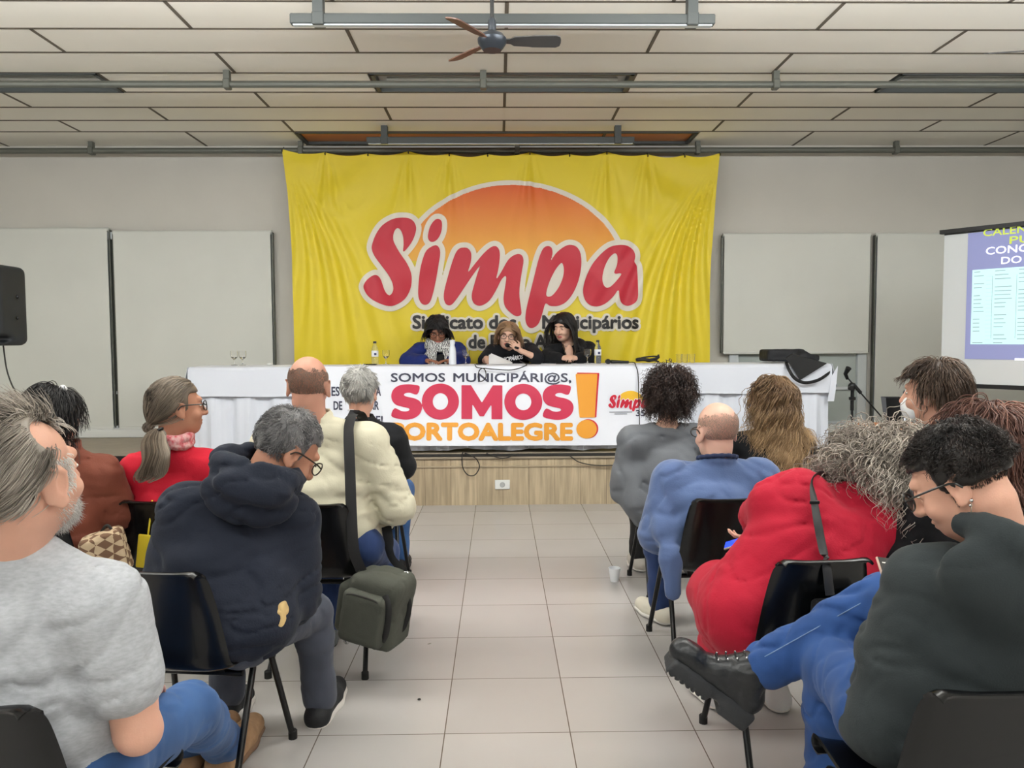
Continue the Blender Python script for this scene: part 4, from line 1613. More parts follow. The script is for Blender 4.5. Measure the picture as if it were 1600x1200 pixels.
def strands(c, R, s, N, length, seg=9, region=no_face, seed=1, whorl=(0, -.35, .94), comb=1., lift=.12, grav=.25, curl=0., wave=0., wl=.05, thick=.012, rad=.0018, push=(), part=None, tip=.3, helix=False, lenvar=.35, follow=.45, rnd_=.12, target=None, open_face=True, ombre=None):
    """hair tubes grown over a head; returns (verts, faces, tone)"""
    rnd = np.random.RandomState(seed)
    c = np.asarray(c, float)
    u = np.zeros((0, 3))
    while len(u) < N:
        q = sphere_dirs(N * 3, rnd); q = q[region(q)]
        u = np.vstack([u, q])[:N]
    W = nrm(whorl)
    if target is not None:
        tgt = np.asarray(target, float)

    def field(loc, side):
        n = loc / HR ** 2; n /= np.linalg.norm(n, axis=1)[:, None] + 1e-9
        if target is not None:
            t = (tgt - HC) - loc
        elif part is not None:
            t = np.stack([side * np.clip(loc[:, 1] / .06 + .9, 0, 1), np.full(len(loc), -.25), np.full(len(loc), -.6)], 1)
        else:
            t = loc / (np.linalg.norm(loc, axis=1)[:, None] + 1e-9) - W
        t = t - (t * n).sum(1)[:, None] * n
        return t / (np.linalg.norm(t, axis=1)[:, None] + 1e-6), n
    side = np.sign(u[:, 0] - (part or 0.) + 1e-6)
    lay = rnd.rand(N) * thick
    loc = u * HR
    t0, n0 = field(loc, side)
    pos = c + ((HC + loc) * s) @ R.T
    d = (n0 * lift + t0 * comb + rnd.normal(size=(N, 3)) * rnd_) @ R.T
    d /= np.linalg.norm(d, axis=1)[:, None]
    Ln = length * (1 + lenvar * (rnd.rand(N) - .5) * 2)
    st = (Ln / seg)[:, None]
    pts = [pos.copy()]
    ph = rnd.rand(N) * 6.28
    for k in range(seg):
        loc = ((pos - c) @ R) / s - HC
        m = np.sqrt(((loc / HR) ** 2).sum(1))[:, None]
        t, _ = field(loc, side)
        w = follow * np.clip(1.6 - m, 0, .6) / .6
        d = d * (1 - w) + (t @ R.T) * w + np.array([0, 0, -grav])
        if curl:
            q = pos * 30
            d = d + curl * np.stack([vnoise(q + 3), vnoise(q + 17), vnoise(q + 29)], 1)
        d /= np.linalg.norm(d, axis=1)[:, None] + 1e-9
        pos = pos + d * st
        if target is not None:
            tw_ = c + (tgt * s) @ R.T
            f = ((k + 1) / seg) ** 1.5
            pos = pos * (1 - f * .5) + f * .5 * (tw_ + (rnd.rand(N, 3) - .5) * .01)
        loc = ((pos - c) @ R) / s - HC
        rr = HR + lay[:, None]
        m = np.sqrt(((loc / rr) ** 2).sum(1))
        ins = m < 1
        if ins.any():
            loc[ins] = loc[ins] / m[ins][:, None]
        if open_face:
            fm = (loc[:, 1] > .015) & (loc[:, 2] < .035) & (loc[:, 2] > -.17) & (np.abs(loc[:, 0]) < .074)
            loc[fm, 0] = side[fm] * (.074 + lay[fm] * .6)
            ins = ins | fm
        npos = c + ((loc + HC) * s) @ R.T
        pos = np.where(ins[:, None], npos, pos)
        for (a, b, r) in push:
            a = np.asarray(a); b = np.asarray(b); e = b - a
            tt = np.clip((pos - a) @ e / (e @ e + 1e-9), 0, 1)[:, None]
            q = pos - (a + tt * e); dist = np.linalg.norm(q, axis=1)[:, None]
            rad_ = r + lay[:, None]
            pos = np.where(dist < rad_, a + tt * e + q / (dist + 1e-6) * rad_, pos)
        dn = pos - pts[-1]
        d = dn / (np.linalg.norm(dn, axis=1)[:, None] + 1e-6)
        pts.append(pos.copy())
    P = np.stack(pts, 1)                                  # N, seg+1, 3
    T = np.gradient(P, axis=1); T /= np.linalg.norm(T, axis=2)[..., None] + 1e-9
    ref = np.where(np.abs(T[..., 2:3]) < .9, np.array([0, 0, 1.]), np.array([1., 0, 0]))
    A = np.cross(T, ref); A /= np.linalg.norm(A, axis=2)[..., None] + 1e-9
    B = np.cross(T, A)
    sarc = np.arange(seg + 1)[None] * st
    if wave:
        ramp = np.clip(sarc / (wl * .7), 0, 1)
        # neighbouring strands share their phase, so locks form
        loc0 = (pts[0] - c) * 22
        ph = 5 * vnoise(loc0) + .8 * rnd.rand(N)
        th = 2 * math.pi * sarc / (wl * (1 + .3 * vnoise(loc0 + 9)))[:, None] + ph[:, None]
        amp = wave * ramp * (.6 + .8 * rnd.rand(N))[:, None]
        P = P + A * (amp * np.cos(th))[..., None] + B * (amp * np.sin(th) * (1. if helix else .45))[..., None]
    r = rad * (1 - (1 - tip) * np.linspace(0, 1, seg + 1) ** 2)[None, :, None] * (.7 + .6 * rnd.rand(N))[:, None, None]
    ring = []
    for j in range(3):
        th = j * 2.0944
        ring.append(P + r * (math.cos(th) * A + math.sin(th) * B))
    Vv = np.stack(ring, 2).reshape(-1, 3)
    n1 = (seg + 1) * 3
    i0 = np.arange(N)[:, None, None] * n1 + np.arange(seg)[None, :, None] * 3
    j = np.arange(3)[None, None, :]; j2 = (j + 1) % 3
    Fc = np.stack([i0 + j, i0 + j2, i0 + 3 + j2, i0 + 3 + j], -1).reshape(-1, 4)
    base_t = np.clip(.5 + .5 * vnoise((pts[0] - c) * 40) + .35 * (rnd.rand(N) - .5), 0, 1)
    if ombre is None:
        tone = np.repeat(base_t, n1)
    else:
        tl = np.clip((np.arange(seg + 1) / seg - ombre[0]) / (ombre[1] - ombre[0]), 0, 1)
        tone = np.repeat((base_t[:, None] * .55 + .45 * tl[None]) * (.45 + .55 * tl[None]), 3, axis=1).ravel()
    return Vv, Fc, tone


def hair_obj(name, sets, m, parent, cap=None, tone0=.25, **tags):
    mb = MB()
    if cap is not None:
        F, h, disp = cap
        v, f = F.mesh(h, (), disp)
        v = relax(v, f, 1)
        mb.v.append(v); mb.f += f.tolist(); mb.mi += [0] * len(f); mb.n += len(v); mb.at.append(np.full(len(v), tone0))
    for (v, f, t) in sets:
        mb.v.append(v); mb.f += (f + mb.n).tolist(); mb.mi += [0] * len(f); mb.n += len(v); mb.at.append(t)
    return build(name, mb, m, parent, smooth='all', **tags)


def scalp_cap(c, R, s, t=.006, oval=False, extra=()):
    """a thin layer of hair over the skull, face and neck left free"""
    F = Field()
    P = lambda x, y, z: np.asarray(c) + R @ V(x, y, z) * s
    F.ell(P(0, -.014, .036), (HR + t) * s, R, .01)
    for e in extra:
        F.ell(P(*e[0]), V(*e[1]) * s, R, .03)
    if oval:
        F.ell(P(0, .115, -.062), V(.068, .10, .120) * s, R, .012, sub=True)
    else:
        F.box(P(0, .150, -.06), V(.105, .105, .105) * s, R, .015 * s, .012, sub=True)
    F.box(P(0, .075, -.135), V(.105, .105, .105) * s, R, .015 * s, .012, sub=True)
    F.ell(P(0, .0, -.16), V(.13, .15, .10) * s, R, .012, sub=True)
    return F


def glasses(c, R, s, m, parent, wide=.0, lens=True):
    P = lambda x, y, z: np.asarray(c) + R @ V(x, y, z) * s
    mb = MB()
    for q in (-1, 1):
        ring = [P(q * (.036 + .028 * math.cos(a)), .104 - .004 * abs(math.cos(a)), .002 + .020 * math.sin(a)) for a in np.linspace(0, 2 * math.pi, 19)[:-1]]
        mb.tube(ring, .0022 * s, 6, closed=True)
        mb.tube(smoothpath([P(q * .064, .098, .008), P(q * .074, .07, .012), P(q * .086, .0, .012), P(q * .084, -.018, -.004)], 14), .0024 * s, 6)
    mb.tube([P(-.008, .106, .006), P(0, .109, .009), P(.008, .106, .006)], .002 * s, 6)
    g = build('glasses', mb, m, parent)
    if lens:
        ml = mat('lens_glass', (1, 1, 1, 1), .02, trans=1., ior=1.05, alpha=.35)
        lb = MB()
        for q in (-1, 1):
            lb.add([P(q * (.036 + .027 * math.cos(a)), .1035, .002 + .019 * math.sin(a)) for a in np.linspace(0, 2 * math.pi, 17)[:-1]], [tuple(range(16))])
        build('lens', lb, ml, g, smooth=False)
    return g


def eyes(c, R, s, parent, brow=None, shut=False):
    P = lambda x, y, z: np.asarray(c) + R @ V(x, y, z) * s
    mb = MB()
    for q in (-1, 1):
        mb.ell(P(.033 * q, .0835, .005), V(.0125, .008, .0055 if not shut else .002) * s, R, 12, 8)
    e = build('eye', mb, mat('eye_white', rgb(225, 222, 216), .25), parent)
    mb = MB()
    for q in (-1, 1):
        mb.ell(P(.033 * q, .0895, .0045), V(.006, .003, .0055 if not shut else .002) * s, R, 10, 6)
    build('iris', mb, mat('iris_dark', rgb(40, 28, 20), .2), e)
    if brow is not None:
        mb = MB()
        for q in (-1, 1):
            mb.tube([P(.016 * q, .097, .026), P(.034 * q, .097, .032), P(.052 * q, .084, .026)], [.0035 * s, .0045 * s, .002 * s], 6)
        build('eyebrow', mb, brow, parent)


def base_xy(J):
    return V(J['pelvis'][0], J['pelvis'][1], J.get('floor', 0.))


def body(J, label, sk, hs=1., face=True, jaw=1., w=1., d=1., belly=0., hands=('L', 'R'), hand_spec=None, h=.013, hf=.005, hfh=.006, barefeet=True, lips=None, beard=None, neck_r=.054, fist=None, slim=.013, armw=1., ear=1.1, handres=True, feet=('L', 'R')):
    """the person's continuous skin: head, neck, trunk, arms with hands, legs with feet"""
    F = Field()
    R = J['HR']
    add_head(F, J['head'], R, hs, face=face, jaw=jaw, ear=ear)
    s = J['s']
    hb = J['head'] + R @ V(0, -.028, -.06) * hs
    F.cone(lerp(J['neck'], J['chest'], .30), hb, neck_r * 1.12 * s, neck_r * s, .03)
    add_torso(F, J, w, d, -slim, belly=belly)
    fine = [(J['head'], V(.125, .135, .145) * hs, hf)]
    for q in ('L', 'R'):
        add_arm(F, J, q, -slim, w=armw)
        add_leg(F, J, q, -slim)
        if q in feet:
            add_foot(F, J, q, -.004)
        el, wr = J['el' + q], J['wr' + q]
        spec = (hand_spec or {}).get(q, {})
        dd = spec.get('d', nrm(wr - el))
        nn = spec.get('n', V(0, 0, -1))
        tt = spec.get('t', V(1 if q == 'L' else -1, 0, 0))
        if q in hands:
            add_hand(F, wr, np.asarray(dd, float), np.asarray(nn, float), np.asarray(tt, float), s, spec.get('curl', .5), spec.get('spread', .08))
            if handres:
                fine.append((wr + nrm(dd) * .08, V(.10, .10, .10), hfh))
    Rl, C0 = R, J['head']

    def classify(P):
        q = ((P - C0) @ Rl) / hs
        m = np.zeros(len(P))
        lp = ((q[:, 0] / .026) ** 2 + ((q[:, 2] + .068) / .012) ** 2 < 1) & (q[:, 1] > .085)
        m[lp] = 1
        return m
    ml = lips if lips is not None else sk
    o = sdf_obj('person', F, [sk, ml], None, h=h, fine=fine, base=base_xy(J), classify=classify, label=label, cat='person')
    return o


def top(name, J, m, parent, w=1., d=1., inf=.014, sleeve=.96, hem=0., fold=.006, h=.010, belly=0., collar=0., extra=None, freq=(9, 9, 13), seed=0, cut=(), cuff=0., aw=1., neckhole=.062, fine=(), lowhem=0.):
    F = Field()
    add_torso(F, J, w, d, inf, hem=hem, belly=belly)
    R = torso_frame(J)
    for q in ('L', 'R'):
        sl = sleeve[q] if isinstance(sleeve, dict) else sleeve
        if sl > 0:
            add_arm(F, J, q, inf + .004, sl, aw)
            if cuff and sl > .5:
                e = lerp(J['el' + q], J['wr' + q], (sl - .5) * 2)
                dd = nrm(J['wr' + q] - J['el' + q])
                F.cone(e - dd * .02, e + dd * .012, .034 * J['s'] + inf + cuff, .033 * J['s'] + inf + cuff, .01)
    if collar:
        n = J['neck']; up = nrm(J['head'] - J['neck']); a = nrm(np.cross(up, V(0, 1, 0))); b = np.cross(a, up)
        rr = .064 * J['s']
        P = [n + up * (.018 + .012 * math.cos(t)) + a * rr * math.cos(t + 1.57) * 1.08 + b * rr * math.sin(t + 1.57) * 1. for t in np.linspace(0, 2 * math.pi, 13)[:-1]]
        for i in range(12):
            F.cone(P[i], P[(i + 1) % 12], collar, collar, .015)
    if extra:
        extra(F, R)
    if neckhole:
        up = nrm(J['head'] - J['neck'])
        F.cone(J['neck'] + up * (neckhole * .55), J['neck'] + up * .15, neckhole * J['s'], neckhole * 1.15 * J['s'], .008, sub=True)
    return sdf_obj(name, F, m, parent, h=h, disp=folds(fold, freq, seed) if fold else None, cut=cut, fine=fine)


def pants(name, J, m, parent, inf=.012, end=.97, fold=.006, h=.011, w=1., hipw=1., seed=3, freq=(10, 10, 10), fine=()):
    F = Field()
    R = torso_frame(J)
    s = J['s']
    F.ell(J['pelvis'], V(.160 * hipw * s + inf, .115 * s + inf, .11 * s + inf), R, .03)
    for q in ('L', 'R'):
        F.ell(lerp(J['pelvis'], J['hip' + q], 1.2) + V(0, 0, -.01), V(.086, .086, .080) * s + inf, None, .03)
        add_leg(F, J, q, inf, end, w)
        e = lerp(J['kn' + q], J['an' + q], end)
        dd = nrm(J['an' + q] - J['kn' + q])
        F.cone(e - dd * .06, e, .05 * s + inf, .05 * s + inf, .03)
    return sdf_obj(name, F, m, parent, h=h, disp=folds(fold, freq, seed), fine=fine)


def shoe(J, q, m, msole, parent, inf=.010, h=.009, name='shoe', high=0., sk=.38):
    F = Field()
    an, to = J['an' + q], J['to' + q]
    s = J['s']
    f = nrm((to - an) * V(1, 1, .3))
    F2 = Field()
    heel = an + V(0, 0, -.055) * s - f * .035 * s
    F.cone(an + V(0, 0, -.01 + high), heel, .034 * s + inf, .036 * s + inf, .03)
    F.cone(heel, lerp(heel, to, .65), .032 * s + inf, .037 * s + inf, .03)
    F.cone(lerp(heel, to, .65), to, .037 * s + inf, .030 * s + inf, .02)
    o = sdf_obj(name, F, m, parent, h=h)
    S = Field()
    dn = V(0, 0, -.030 * s)
    up = V(0, 0, 1)
    S.cone(heel + dn, lerp(heel, to, .65) + dn, .036 * s + inf, .042 * s + inf, .02, flat=(up, sk))
    S.cone(lerp(heel, to, .65) + dn, to + dn * .75, .042 * s + inf, .034 * s + inf, .02, flat=(up, sk))
    sdf_obj('sole', S, msole, o, h=h)
    return o
# ------------------------------------------------------------------ people in the audience
SK_FAIR = skin('fair', rgb(218, 168, 146)); SK_PINK = skin('pink', rgb(222, 178, 160)); SK_TAN = skin('tan', rgb(184, 132, 108))
SK_RUDDY = skin('ruddy', rgb(196, 146, 126)); SK_BROWN = skin('brown', rgb(156, 106, 84)); SK_LIGHT = skin('light', rgb(216, 174, 152))
SK_LIP = skin('lip', rgb(186, 104, 98))
D_BLUE = denim('mid_blue', rgb(58, 92, 142)); D_DARK = denim('dark_blue', rgb(44, 62, 104)); D_BRIGHT = denim('bright_blue', rgb(46, 78, 134)); D_GREY = denim('grey', rgb(74, 78, 90))
H_GREY = hairmat('grey', rgb(88, 79, 70), rgb(204, 194, 182)); H_BLACK = hairmat('black', rgb(18, 17, 18), rgb(48, 45, 46))
H_ASH = hairmat('ash', rgb(78, 68, 58), rgb(152, 138, 122)); H_SALT = hairmat('salt', rgb(52, 52, 56), rgb(176, 174, 174))
H_STUB = hairmat('stubble', rgb(134, 108, 96), rgb(166, 140, 126)); H_WHITE = hairmat('white', rgb(140, 138, 134), rgb(215, 213, 208))
H_CURLY = hairmat('darkbrown', rgb(26, 18, 16), rgb(72, 52, 46)); H_BLOND = hairmat('lightbrown', rgb(96, 70, 48), rgb(208, 174, 130))
H_SILVER = hairmat('silver', rgb(104, 94, 85), rgb(216, 206, 194)); H_COIL = hairmat('coil', rgb(16, 14, 14), rgb(66, 56, 52))
H_BROWN = hairmat('brown', rgb(52, 40, 34), rgb(124, 102, 86)); H_AUBURN = hairmat('auburn', rgb(62, 36, 34), rgb(150, 106, 90))
H_BEARD = hairmat('beard', rgb(205, 199, 193), rgb(246, 244, 240)); H_DBLOND = hairmat('darkblond', rgb(122, 92, 66), rgb(190, 155, 120))
M_GLF = mat('glasses_frame', rgb(20, 22, 22), .3); M_GLM = mat('glasses_metal', rgb(60, 52, 46), .3, metal=.6)
M_RUB = mat('sole_dark', rgb(38, 34, 32), .7); M_RUBW = mat('sole_white', rgb(214, 210, 204), .6)


def pushes(J, w=1.):
    s = J['s']
    return [(J['neck'] + V(0, 0, -.03), J['chest'], .115 * w * s), (J['shL'], J['shR'], .078 * s), (J['chest'], J['mid'], .135 * w * s), (lerp(J['shL'], J['neck'], .5), lerp(J['shR'], J['neck'], .5), .085 * s)]


# --- man in the grey t-shirt ------------------------------------------------------------------------------
J = seated(-1.03, 1.76, .10)
J['HR'] = head_frame(.28, .14, .04)
J.update(head=at(40, 748, 1.64), neck=at(24, 846, 1.66), shR=at(162, 944, 1.66), shL=at(-150, 948, 1.66), elR=at(216, 1142, 1.67), wrR=at(230, 1088, 1.93),
         chest=at(14, 975, 1.68), pelvis=V(-1.02, 1.74, .55), mid=V(-1.03, 1.70, .74), knR=at(296, 1112, 2.13), anR=V(-.945, 2.60, .11), toR=V(-.935, 2.87, .045), knL=V(-1.16, 2.16, .50), anL=V(-1.07, 2.63, .11), toL=V(-1.03, 2.89, .045), hipR=V(-.93, 1.72, .53))
P1 = body(J, 'man in a heather grey t-shirt and blue jeans with grey hair and white beard', SK_FAIR, hs=1.07, hf=.0035, w=1.05, h=.010, neck_r=.062, armw=1.38, ear=1.32)
M_TEE = cloth('heather', rgb(178, 181, 186), bump=.1, bscale=420, var=.11, vscale=70, stretch=(1, 1, 2.6))
top('t_shirt', J, M_TEE, P1, w=1.12, inf=.018, sleeve=.295, fold=.008, h=.008, freq=(7, 7, 10), seed=2, belly=.03, neckhole=.070, aw=1.25)
pants('jeans', J, D_BLUE, P1, fold=.007, h=.009, w=1.1)
M_SUE = mat('suede_tan', rgb(158, 124, 92), .9, var=.15, vscale=30, bump=.2)
M_SUES = mat('suede_sole', rgb(120, 92, 70), .8)
for q in 'LR':
    shoe(J, q, M_SUE, M_SUES, P1, inf=.012, h=.007)
c, R = J['head'], J['HR']
def reg(u):
    x, y, z = u[:, 0], u[:, 1], u[:, 2]
    return (no_face(u) | ((y < -.3) & (z > -.85))) & ~((x > .15) & (y > -.10) & (z > .42) & (x > .28 - .1 * z)) & ~((y > .10) & (z < .30) & (np.abs(x) > .3))
cap = (scalp_cap(c, R, 1.07, .003), .006, None)
capF = cap[0]
capF.ell(c + R @ V(.062, .062, .100), V(.050, .085, .055), R, .012, sub=True)
for q in (-1, 1):
    capF.box(c + R @ V(.09 * q, .075, .0), V(.05, .075, .055), R, .01, .01, sub=True)
sets = [strands(c, R, 1.07, 4200, .050, 8, reg, 3, whorl=(-.1, .75, .65), lift=.06, grav=.06, curl=.10, thick=.010, rad=.0011, rnd_=.10),
        strands(c, R, 1.07, 1300, .055, 8, lambda u: (u[:, 2] > .62) & (u[:, 0] < .25) & (u[:, 1] < .75), 4, whorl=(.3, .9, .5), lift=.30, comb=1., grav=.03, curl=.12, thick=.026, rad=.0012, rnd_=.12)]
hair_obj('hair', sets, H_GREY, P1, cap, .35, label='swept back grey hair thinning at the temple')
sets = [strands(c, R, 1.07, 2600, .020, 4, lambda u: (u[:, 2] < -.18) & (u[:, 1] > .10) & (u[:, 2] > -1), 5, lift=1.0, comb=.1, grav=.3, curl=.3, thick=.01, rad=.0010)]
F = Field(); P = lambda x, y, z: c + R @ V(x, y, z) * 1.07
F.ell(P(0, .058, -.088), V(.046, .048, .042), R, .03); F.ell(P(0, .03, -.062), V(.066, .056, .045), R, .03)
F.ell(P(0, .12, -.02), V(.05, .06, .042), R, .015, sub=True)
v_, f_ = F.mesh(.005, (), folds(.003, (60, 60, 60), 3))
def beard_strands(F, N, ln, seed):
    rnd = np.random.RandomState(seed)
    v, f = F.mesh(.008)
    i = rnd.choice(len(v), N)
    p = v[i]; n = p - P(0, .01, -.06); n /= np.linalg.norm(n, axis=1)[:, None]
    d = n * .6 + np.array([0, 0, -.6]) + rnd.normal(size=(N, 3)) * .3
    d /= np.linalg.norm(d, axis=1)[:, None]
    a = np.cross(d, rnd.normal(size=(N, 3))); a /= np.linalg.norm(a, axis=1)[:, None]; b = np.cross(d, a)
    V3 = np.stack([p + a * .0009, p - a * .0005 + b * .0008, p - a * .0005 - b * .0008, p + d * ln * (.5 + rnd.rand(N))[:, None]], 1).reshape(-1, 3)
    i0 = np.arange(N) * 4
    Fc = np.concatenate([np.stack([i0, i0 + 1, i0 + 3], 1), np.stack([i0 + 1, i0 + 2, i0 + 3], 1), np.stack([i0 + 2, i0, i0 + 3], 1)])
    return V3, Fc, np.repeat(rnd.rand(N), 4)
side_ = strands(c, R, 1.07, 550, .012, 3, lambda u: (np.abs(u[:, 0]) > .62) & (u[:, 1] > .05) & (u[:, 1] < .55) & (u[:, 2] > -.75) & (u[:, 2] < .12), 6, lift=.35, comb=.4, grav=.6, thick=.004, rad=.0009)
hair_obj('beard', [beard_strands(F, 3200, .014, 3), side_], H_BEARD, P1, (F, .005, None), .45, label='short white beard')
eyes(c, R, 1.07, P1)

# --- woman in the rust sweater ----------------------------------------------------------------------------
J = seated(-1.95, 3.52, .12, slump=.05)
J['HR'] = head_frame(.25, -.05, -.05)
J.update(head=at(84, 650, 3.42), neck=at(98, 705, 3.44), shR=at(160, 742, 3.44), shL=at(20, 745, 3.48), elR=at(188, 800, 3.50), wrR=at(165, 815, 3.76), chest=at(100, 765, 3.48))
P2 = body(J, 'woman in a rust brown sweater with dark hair pinned by a white clip', SK_LIGHT, hs=1.0, hf=.006)
M_RUST = cloth('rust', rgb(122, 66, 50), rough=.7, var=.08)
top('sweater', J, M_RUST, P2, w=1.2, inf=.020, sleeve=.97, fold=.010, h=.011, belly=.03, collar=.012, seed=4, aw=1.15)
M_PATT = mat('patterned_cotton', rgb(98, 78, 60), .9, col2=rgb(196, 178, 150), vscale=34, bump=.2, stretch=(1, 1, 2.4))
pants('trousers', J, M_PATT, P2, inf=.03, fold=.01, h=.014, hipw=1.1)
for q in 'LR':
    shoe(J, q, m_black_m, M_RUB, P2, h=.012)
c, R = J['head'], J['HR']
pu = pushes(J)
sets = [strands(c, R, 1., 1800, .165, 12, no_face, 6, whorl=(.1, .35, .93), lift=.04, grav=.22, thick=.016, rad=.0021, wave=.004, wl=.07, lenvar=.25, follow=.2, open_face=False),
        strands(c, R, 1., 60, .24, 12, lambda u: (u[:, 2] < .1) & (u[:, 0] > .5) & (u[:, 1] < 0), 8, lift=.3, grav=.3, curl=.15, thick=.03, rad=.0018, wave=.006, wl=.09)]
hair_obj('hair', sets, H_BLACK, P2, (scalp_cap(c, R, 1., .010), .009, None), .2, label='dark chin length hair')
q = c + R @ V(.052, .0, .122)
build('hair_clip', MB().ell(q, (.016, .012, .012), R, 8, 6).ell(q + R @ V(.012, .0, -.006), (.010, .010, .010), R, 8, 5), mat('clip_white', rgb(238, 238, 240), .4), P2)

# --- woman in the red top ---------------------------------------------------------------------------------
J = seated(-1.49, 3.69, .15, slump=.03)
J['HR'] = head_frame(.95, .04, 0)
J.update(head=at(277, 637, 3.60), neck=at(270, 700, 3.58), shL=at(214, 735, 3.58), shR=at(322, 728, 3.62), chest=at(264, 768, 3.65), elL=at(206, 785, 3.62), elR=at(338, 790, 3.66))
P3 = body(J, 'woman in a red top with a grey ponytail and dark framed glasses', SK_TAN, hs=1.08, hf=.005)
M_RED = cloth('bright_red', rgb(208, 34, 56), rough=.8, var=.05)
top('red_top', J, M_RED, P3, w=1.08, inf=.016, sleeve=.97, fold=.007, h=.011, seed=6, neckhole=.05, collar=.012)
pants('trousers', J, m_black_m, P3, h=.014)
for q in 'LR':
    shoe(J, q, m_black_m, M_RUB, P3, h=.012)
c, R = J['head'], J['HR']
sets = [strands(c, R, 1.08, 2600, .19, 12, lambda u: no_face(u) & (u[:, 2] > -.75), 9, lift=.0, grav=.0, thick=.012, rad=.0018, target=(0, -.118, -.062), rnd_=.03, lenvar=.1)]
hair_obj('hair', sets, H_ASH, P3, (scalp_cap(c, R, 1.08, .008), .008, None), .3, label='smooth grey brown hair pulled back')
rnd = np.random.RandomState(3)
mb = MB()
guide = smoothpath([at(247, 671, 3.47), at(240, 690, 3.44), at(244, 712, 3.42), at(238, 735, 3.42), at(222, 752, 3.42)], 16)
wd = np.interp(np.linspace(0, 1, len(guide)), [0, .1, .45, .8, 1], [.014, .042, .068, .062, .03])
for i in range(620):
    a, b = rnd.rand() * 6.28, rnd.rand() ** .5
    off = np.stack([np.full(len(guide), b * math.cos(a)), np.full(len(guide), b * .6 * math.sin(a)), np.full(len(guide), .25 * math.sin(a * 3))], 1) * wd[:, None]
    tw = np.linspace(0, 1, len(guide))[:, None]
    off += .011 * np.stack([np.sin(tw[:, 0] * 9 + a), np.cos(tw[:, 0] * 8 + a), 0 * tw[:, 0]], 1) * tw
    n_ = rnd.randint(len(guide) * 3 // 4, len(guide) + 1)
    mb.tube((guide + off)[:n_], np.linspace(.0022, .001, n_), 3, cap=False); mb.at[-1][:] = rnd.rand()
build('ponytail', mb, H_ASH, P3, label='long wavy grey brown ponytail')
build('hair_tie', MB().tube([tuple(at(248, 672, 3.47) + V(.016 * math.cos(t), .01 * math.sin(t), .008 * math.cos(t))) for t in np.linspace(0, 6.28, 13)[:-1]], .007, 6, closed=True), m_black_m, P3)
M_SCARF = mat('scarf_floral', rgb(222, 190, 188), .85, col2=rgb(196, 66, 80), vscale=55, bump=.2)
F = Field()
for k, z in enumerate((.020, .048)):
    pts = [J['neck'] + V(.074 * math.cos(t), .074 * math.sin(t), z + .006 * math.sin(3 * t + k)) for t in np.linspace(0, 6.28, 15)[:-1]]
    for i in range(14):
        F.cone(pts[i], pts[(i + 1) % 14], .021, .021, .006)
sdf_obj('neck_scarf', F, M_SCARF, P3, h=.007, disp=folds(.004, (30, 30, 50), 2))
glasses(c, R, 1.12, M_GLF, P3)
eyes(c, R, 1.08, P3)
build('earring', MB().ell(c + R @ V(.088, .0, -.045), (.006, .006, .008), None, 8, 6), m_chrome, P3)

# --- man in the navy hooded jacket ------------------------------------------------------------------------
J = seated(-1.03, 2.63, .25)
J['HR'] = head_frame(.92, -.62, .10)
J.update(head=at(447, 704, 2.74), neck=at(398, 748, 2.68), shL=at(292, 800, 2.66), shR=at(456, 812, 2.76), chest=at(370, 850, 2.68), mid=at(345, 930, 2.62), pelvis=V(-.98, 2.62, .53),
         elR=at(462, 935, 2.74), wrR=at(425, 965, 2.98), elL=at(262, 905, 2.66), wrL=at(370, 960, 2.98), knR=at(488, 958, 2.98), anR=at(500, 1092, 2.99), toR=V(*at(527, 1100, 3.20)[:2], .04), hipR=V(-.88, 2.58, .50))
P4 = body(J, 'man with bowed head in a navy hooded jacket, glasses and grey jeans', SK_TAN, hs=1.13, hf=.0045, h=.013)
M_NAVY = cloth('navy', rgb(34, 39, 52), rough=.85, var=.1, bump=.15)


def hood4(F, R):
    n = J['neck']; up = R[:, 2]; fw = R[:, 1]; la = R[:, 0]
    pts = [n + la * (.125 * math.cos(t)) + fw * (.105 * math.sin(t) - .035) + up * (.045 + .028 * math.sin(t) - .012 * math.cos(2 * t)) for t in np.linspace(0, 6.28, 17)[:-1]]
    for i in range(16):
        F.cone(pts[i], pts[(i + 1) % 16], .036, .036, .02)
    F.ell(n - fw * .10 - up * .055, (.155, .055, .10), R, .04)
    F.ell(n - fw * .165 - up * .03 - la * .0, (.12, .040, .05), R, .03)
    F.ell(J['hipR'] + V(-.02, -.03, .03), V(.115, .12, .10), None, .04)
    F.cone(at(408, 925, 2.63), at(404, 966, 2.59), .115, .118, .05)
    F.cone(at(404, 966, 2.59), at(362, 966, 2.57), .118, .12, .05)
    F.ell(n - fw * .115 + up * .045, (.07, .030, .045), R, .015, sub=True)


top('hooded_jacket', J, M_NAVY, P4, w=1.22, d=1.05, inf=.026, sleeve=.97, fold=.012, h=.009, belly=.05, extra=hood4, seed=8, freq=(6, 6, 12), aw=1.3, neckhole=.074, cuff=.004)
M_TAUPE = mat('patch_sand', rgb(206, 176, 120), .8, var=.1)
pants('jeans', J, D_GREY, P4, fold=.007, h=.010, w=1.08)
M_SNK = mat('sneaker_black', rgb(26, 27, 30), .7, bump=.2)
for q in 'LR':
    shoe(J, q, M_SNK, M_RUBW, P4, h=.007, inf=.010, sk=.66)
c, R = J['head'], J['HR']
sets = [strands(c, R, 1.13, 4200, .022, 6, lambda u: no_face(u) & ~((u[:, 1] > .1) & (u[:, 2] < .05)), 12, whorl=(0, -.4, .9), lift=.25, grav=.05, curl=.5, thick=.010, rad=.0013, wave=.003, wl=.02, helix=True)]
hair_obj('hair', sets, H_SALT, P4, (scalp_cap(c, R, 1.13, .005), .008, folds(.004, (40, 40, 40), 1)), .25, label='short curly dark grey hair')
glasses(c, R, 1.18, M_GLM, P4); eyes(c, R, 1.13, P4, shut=True)
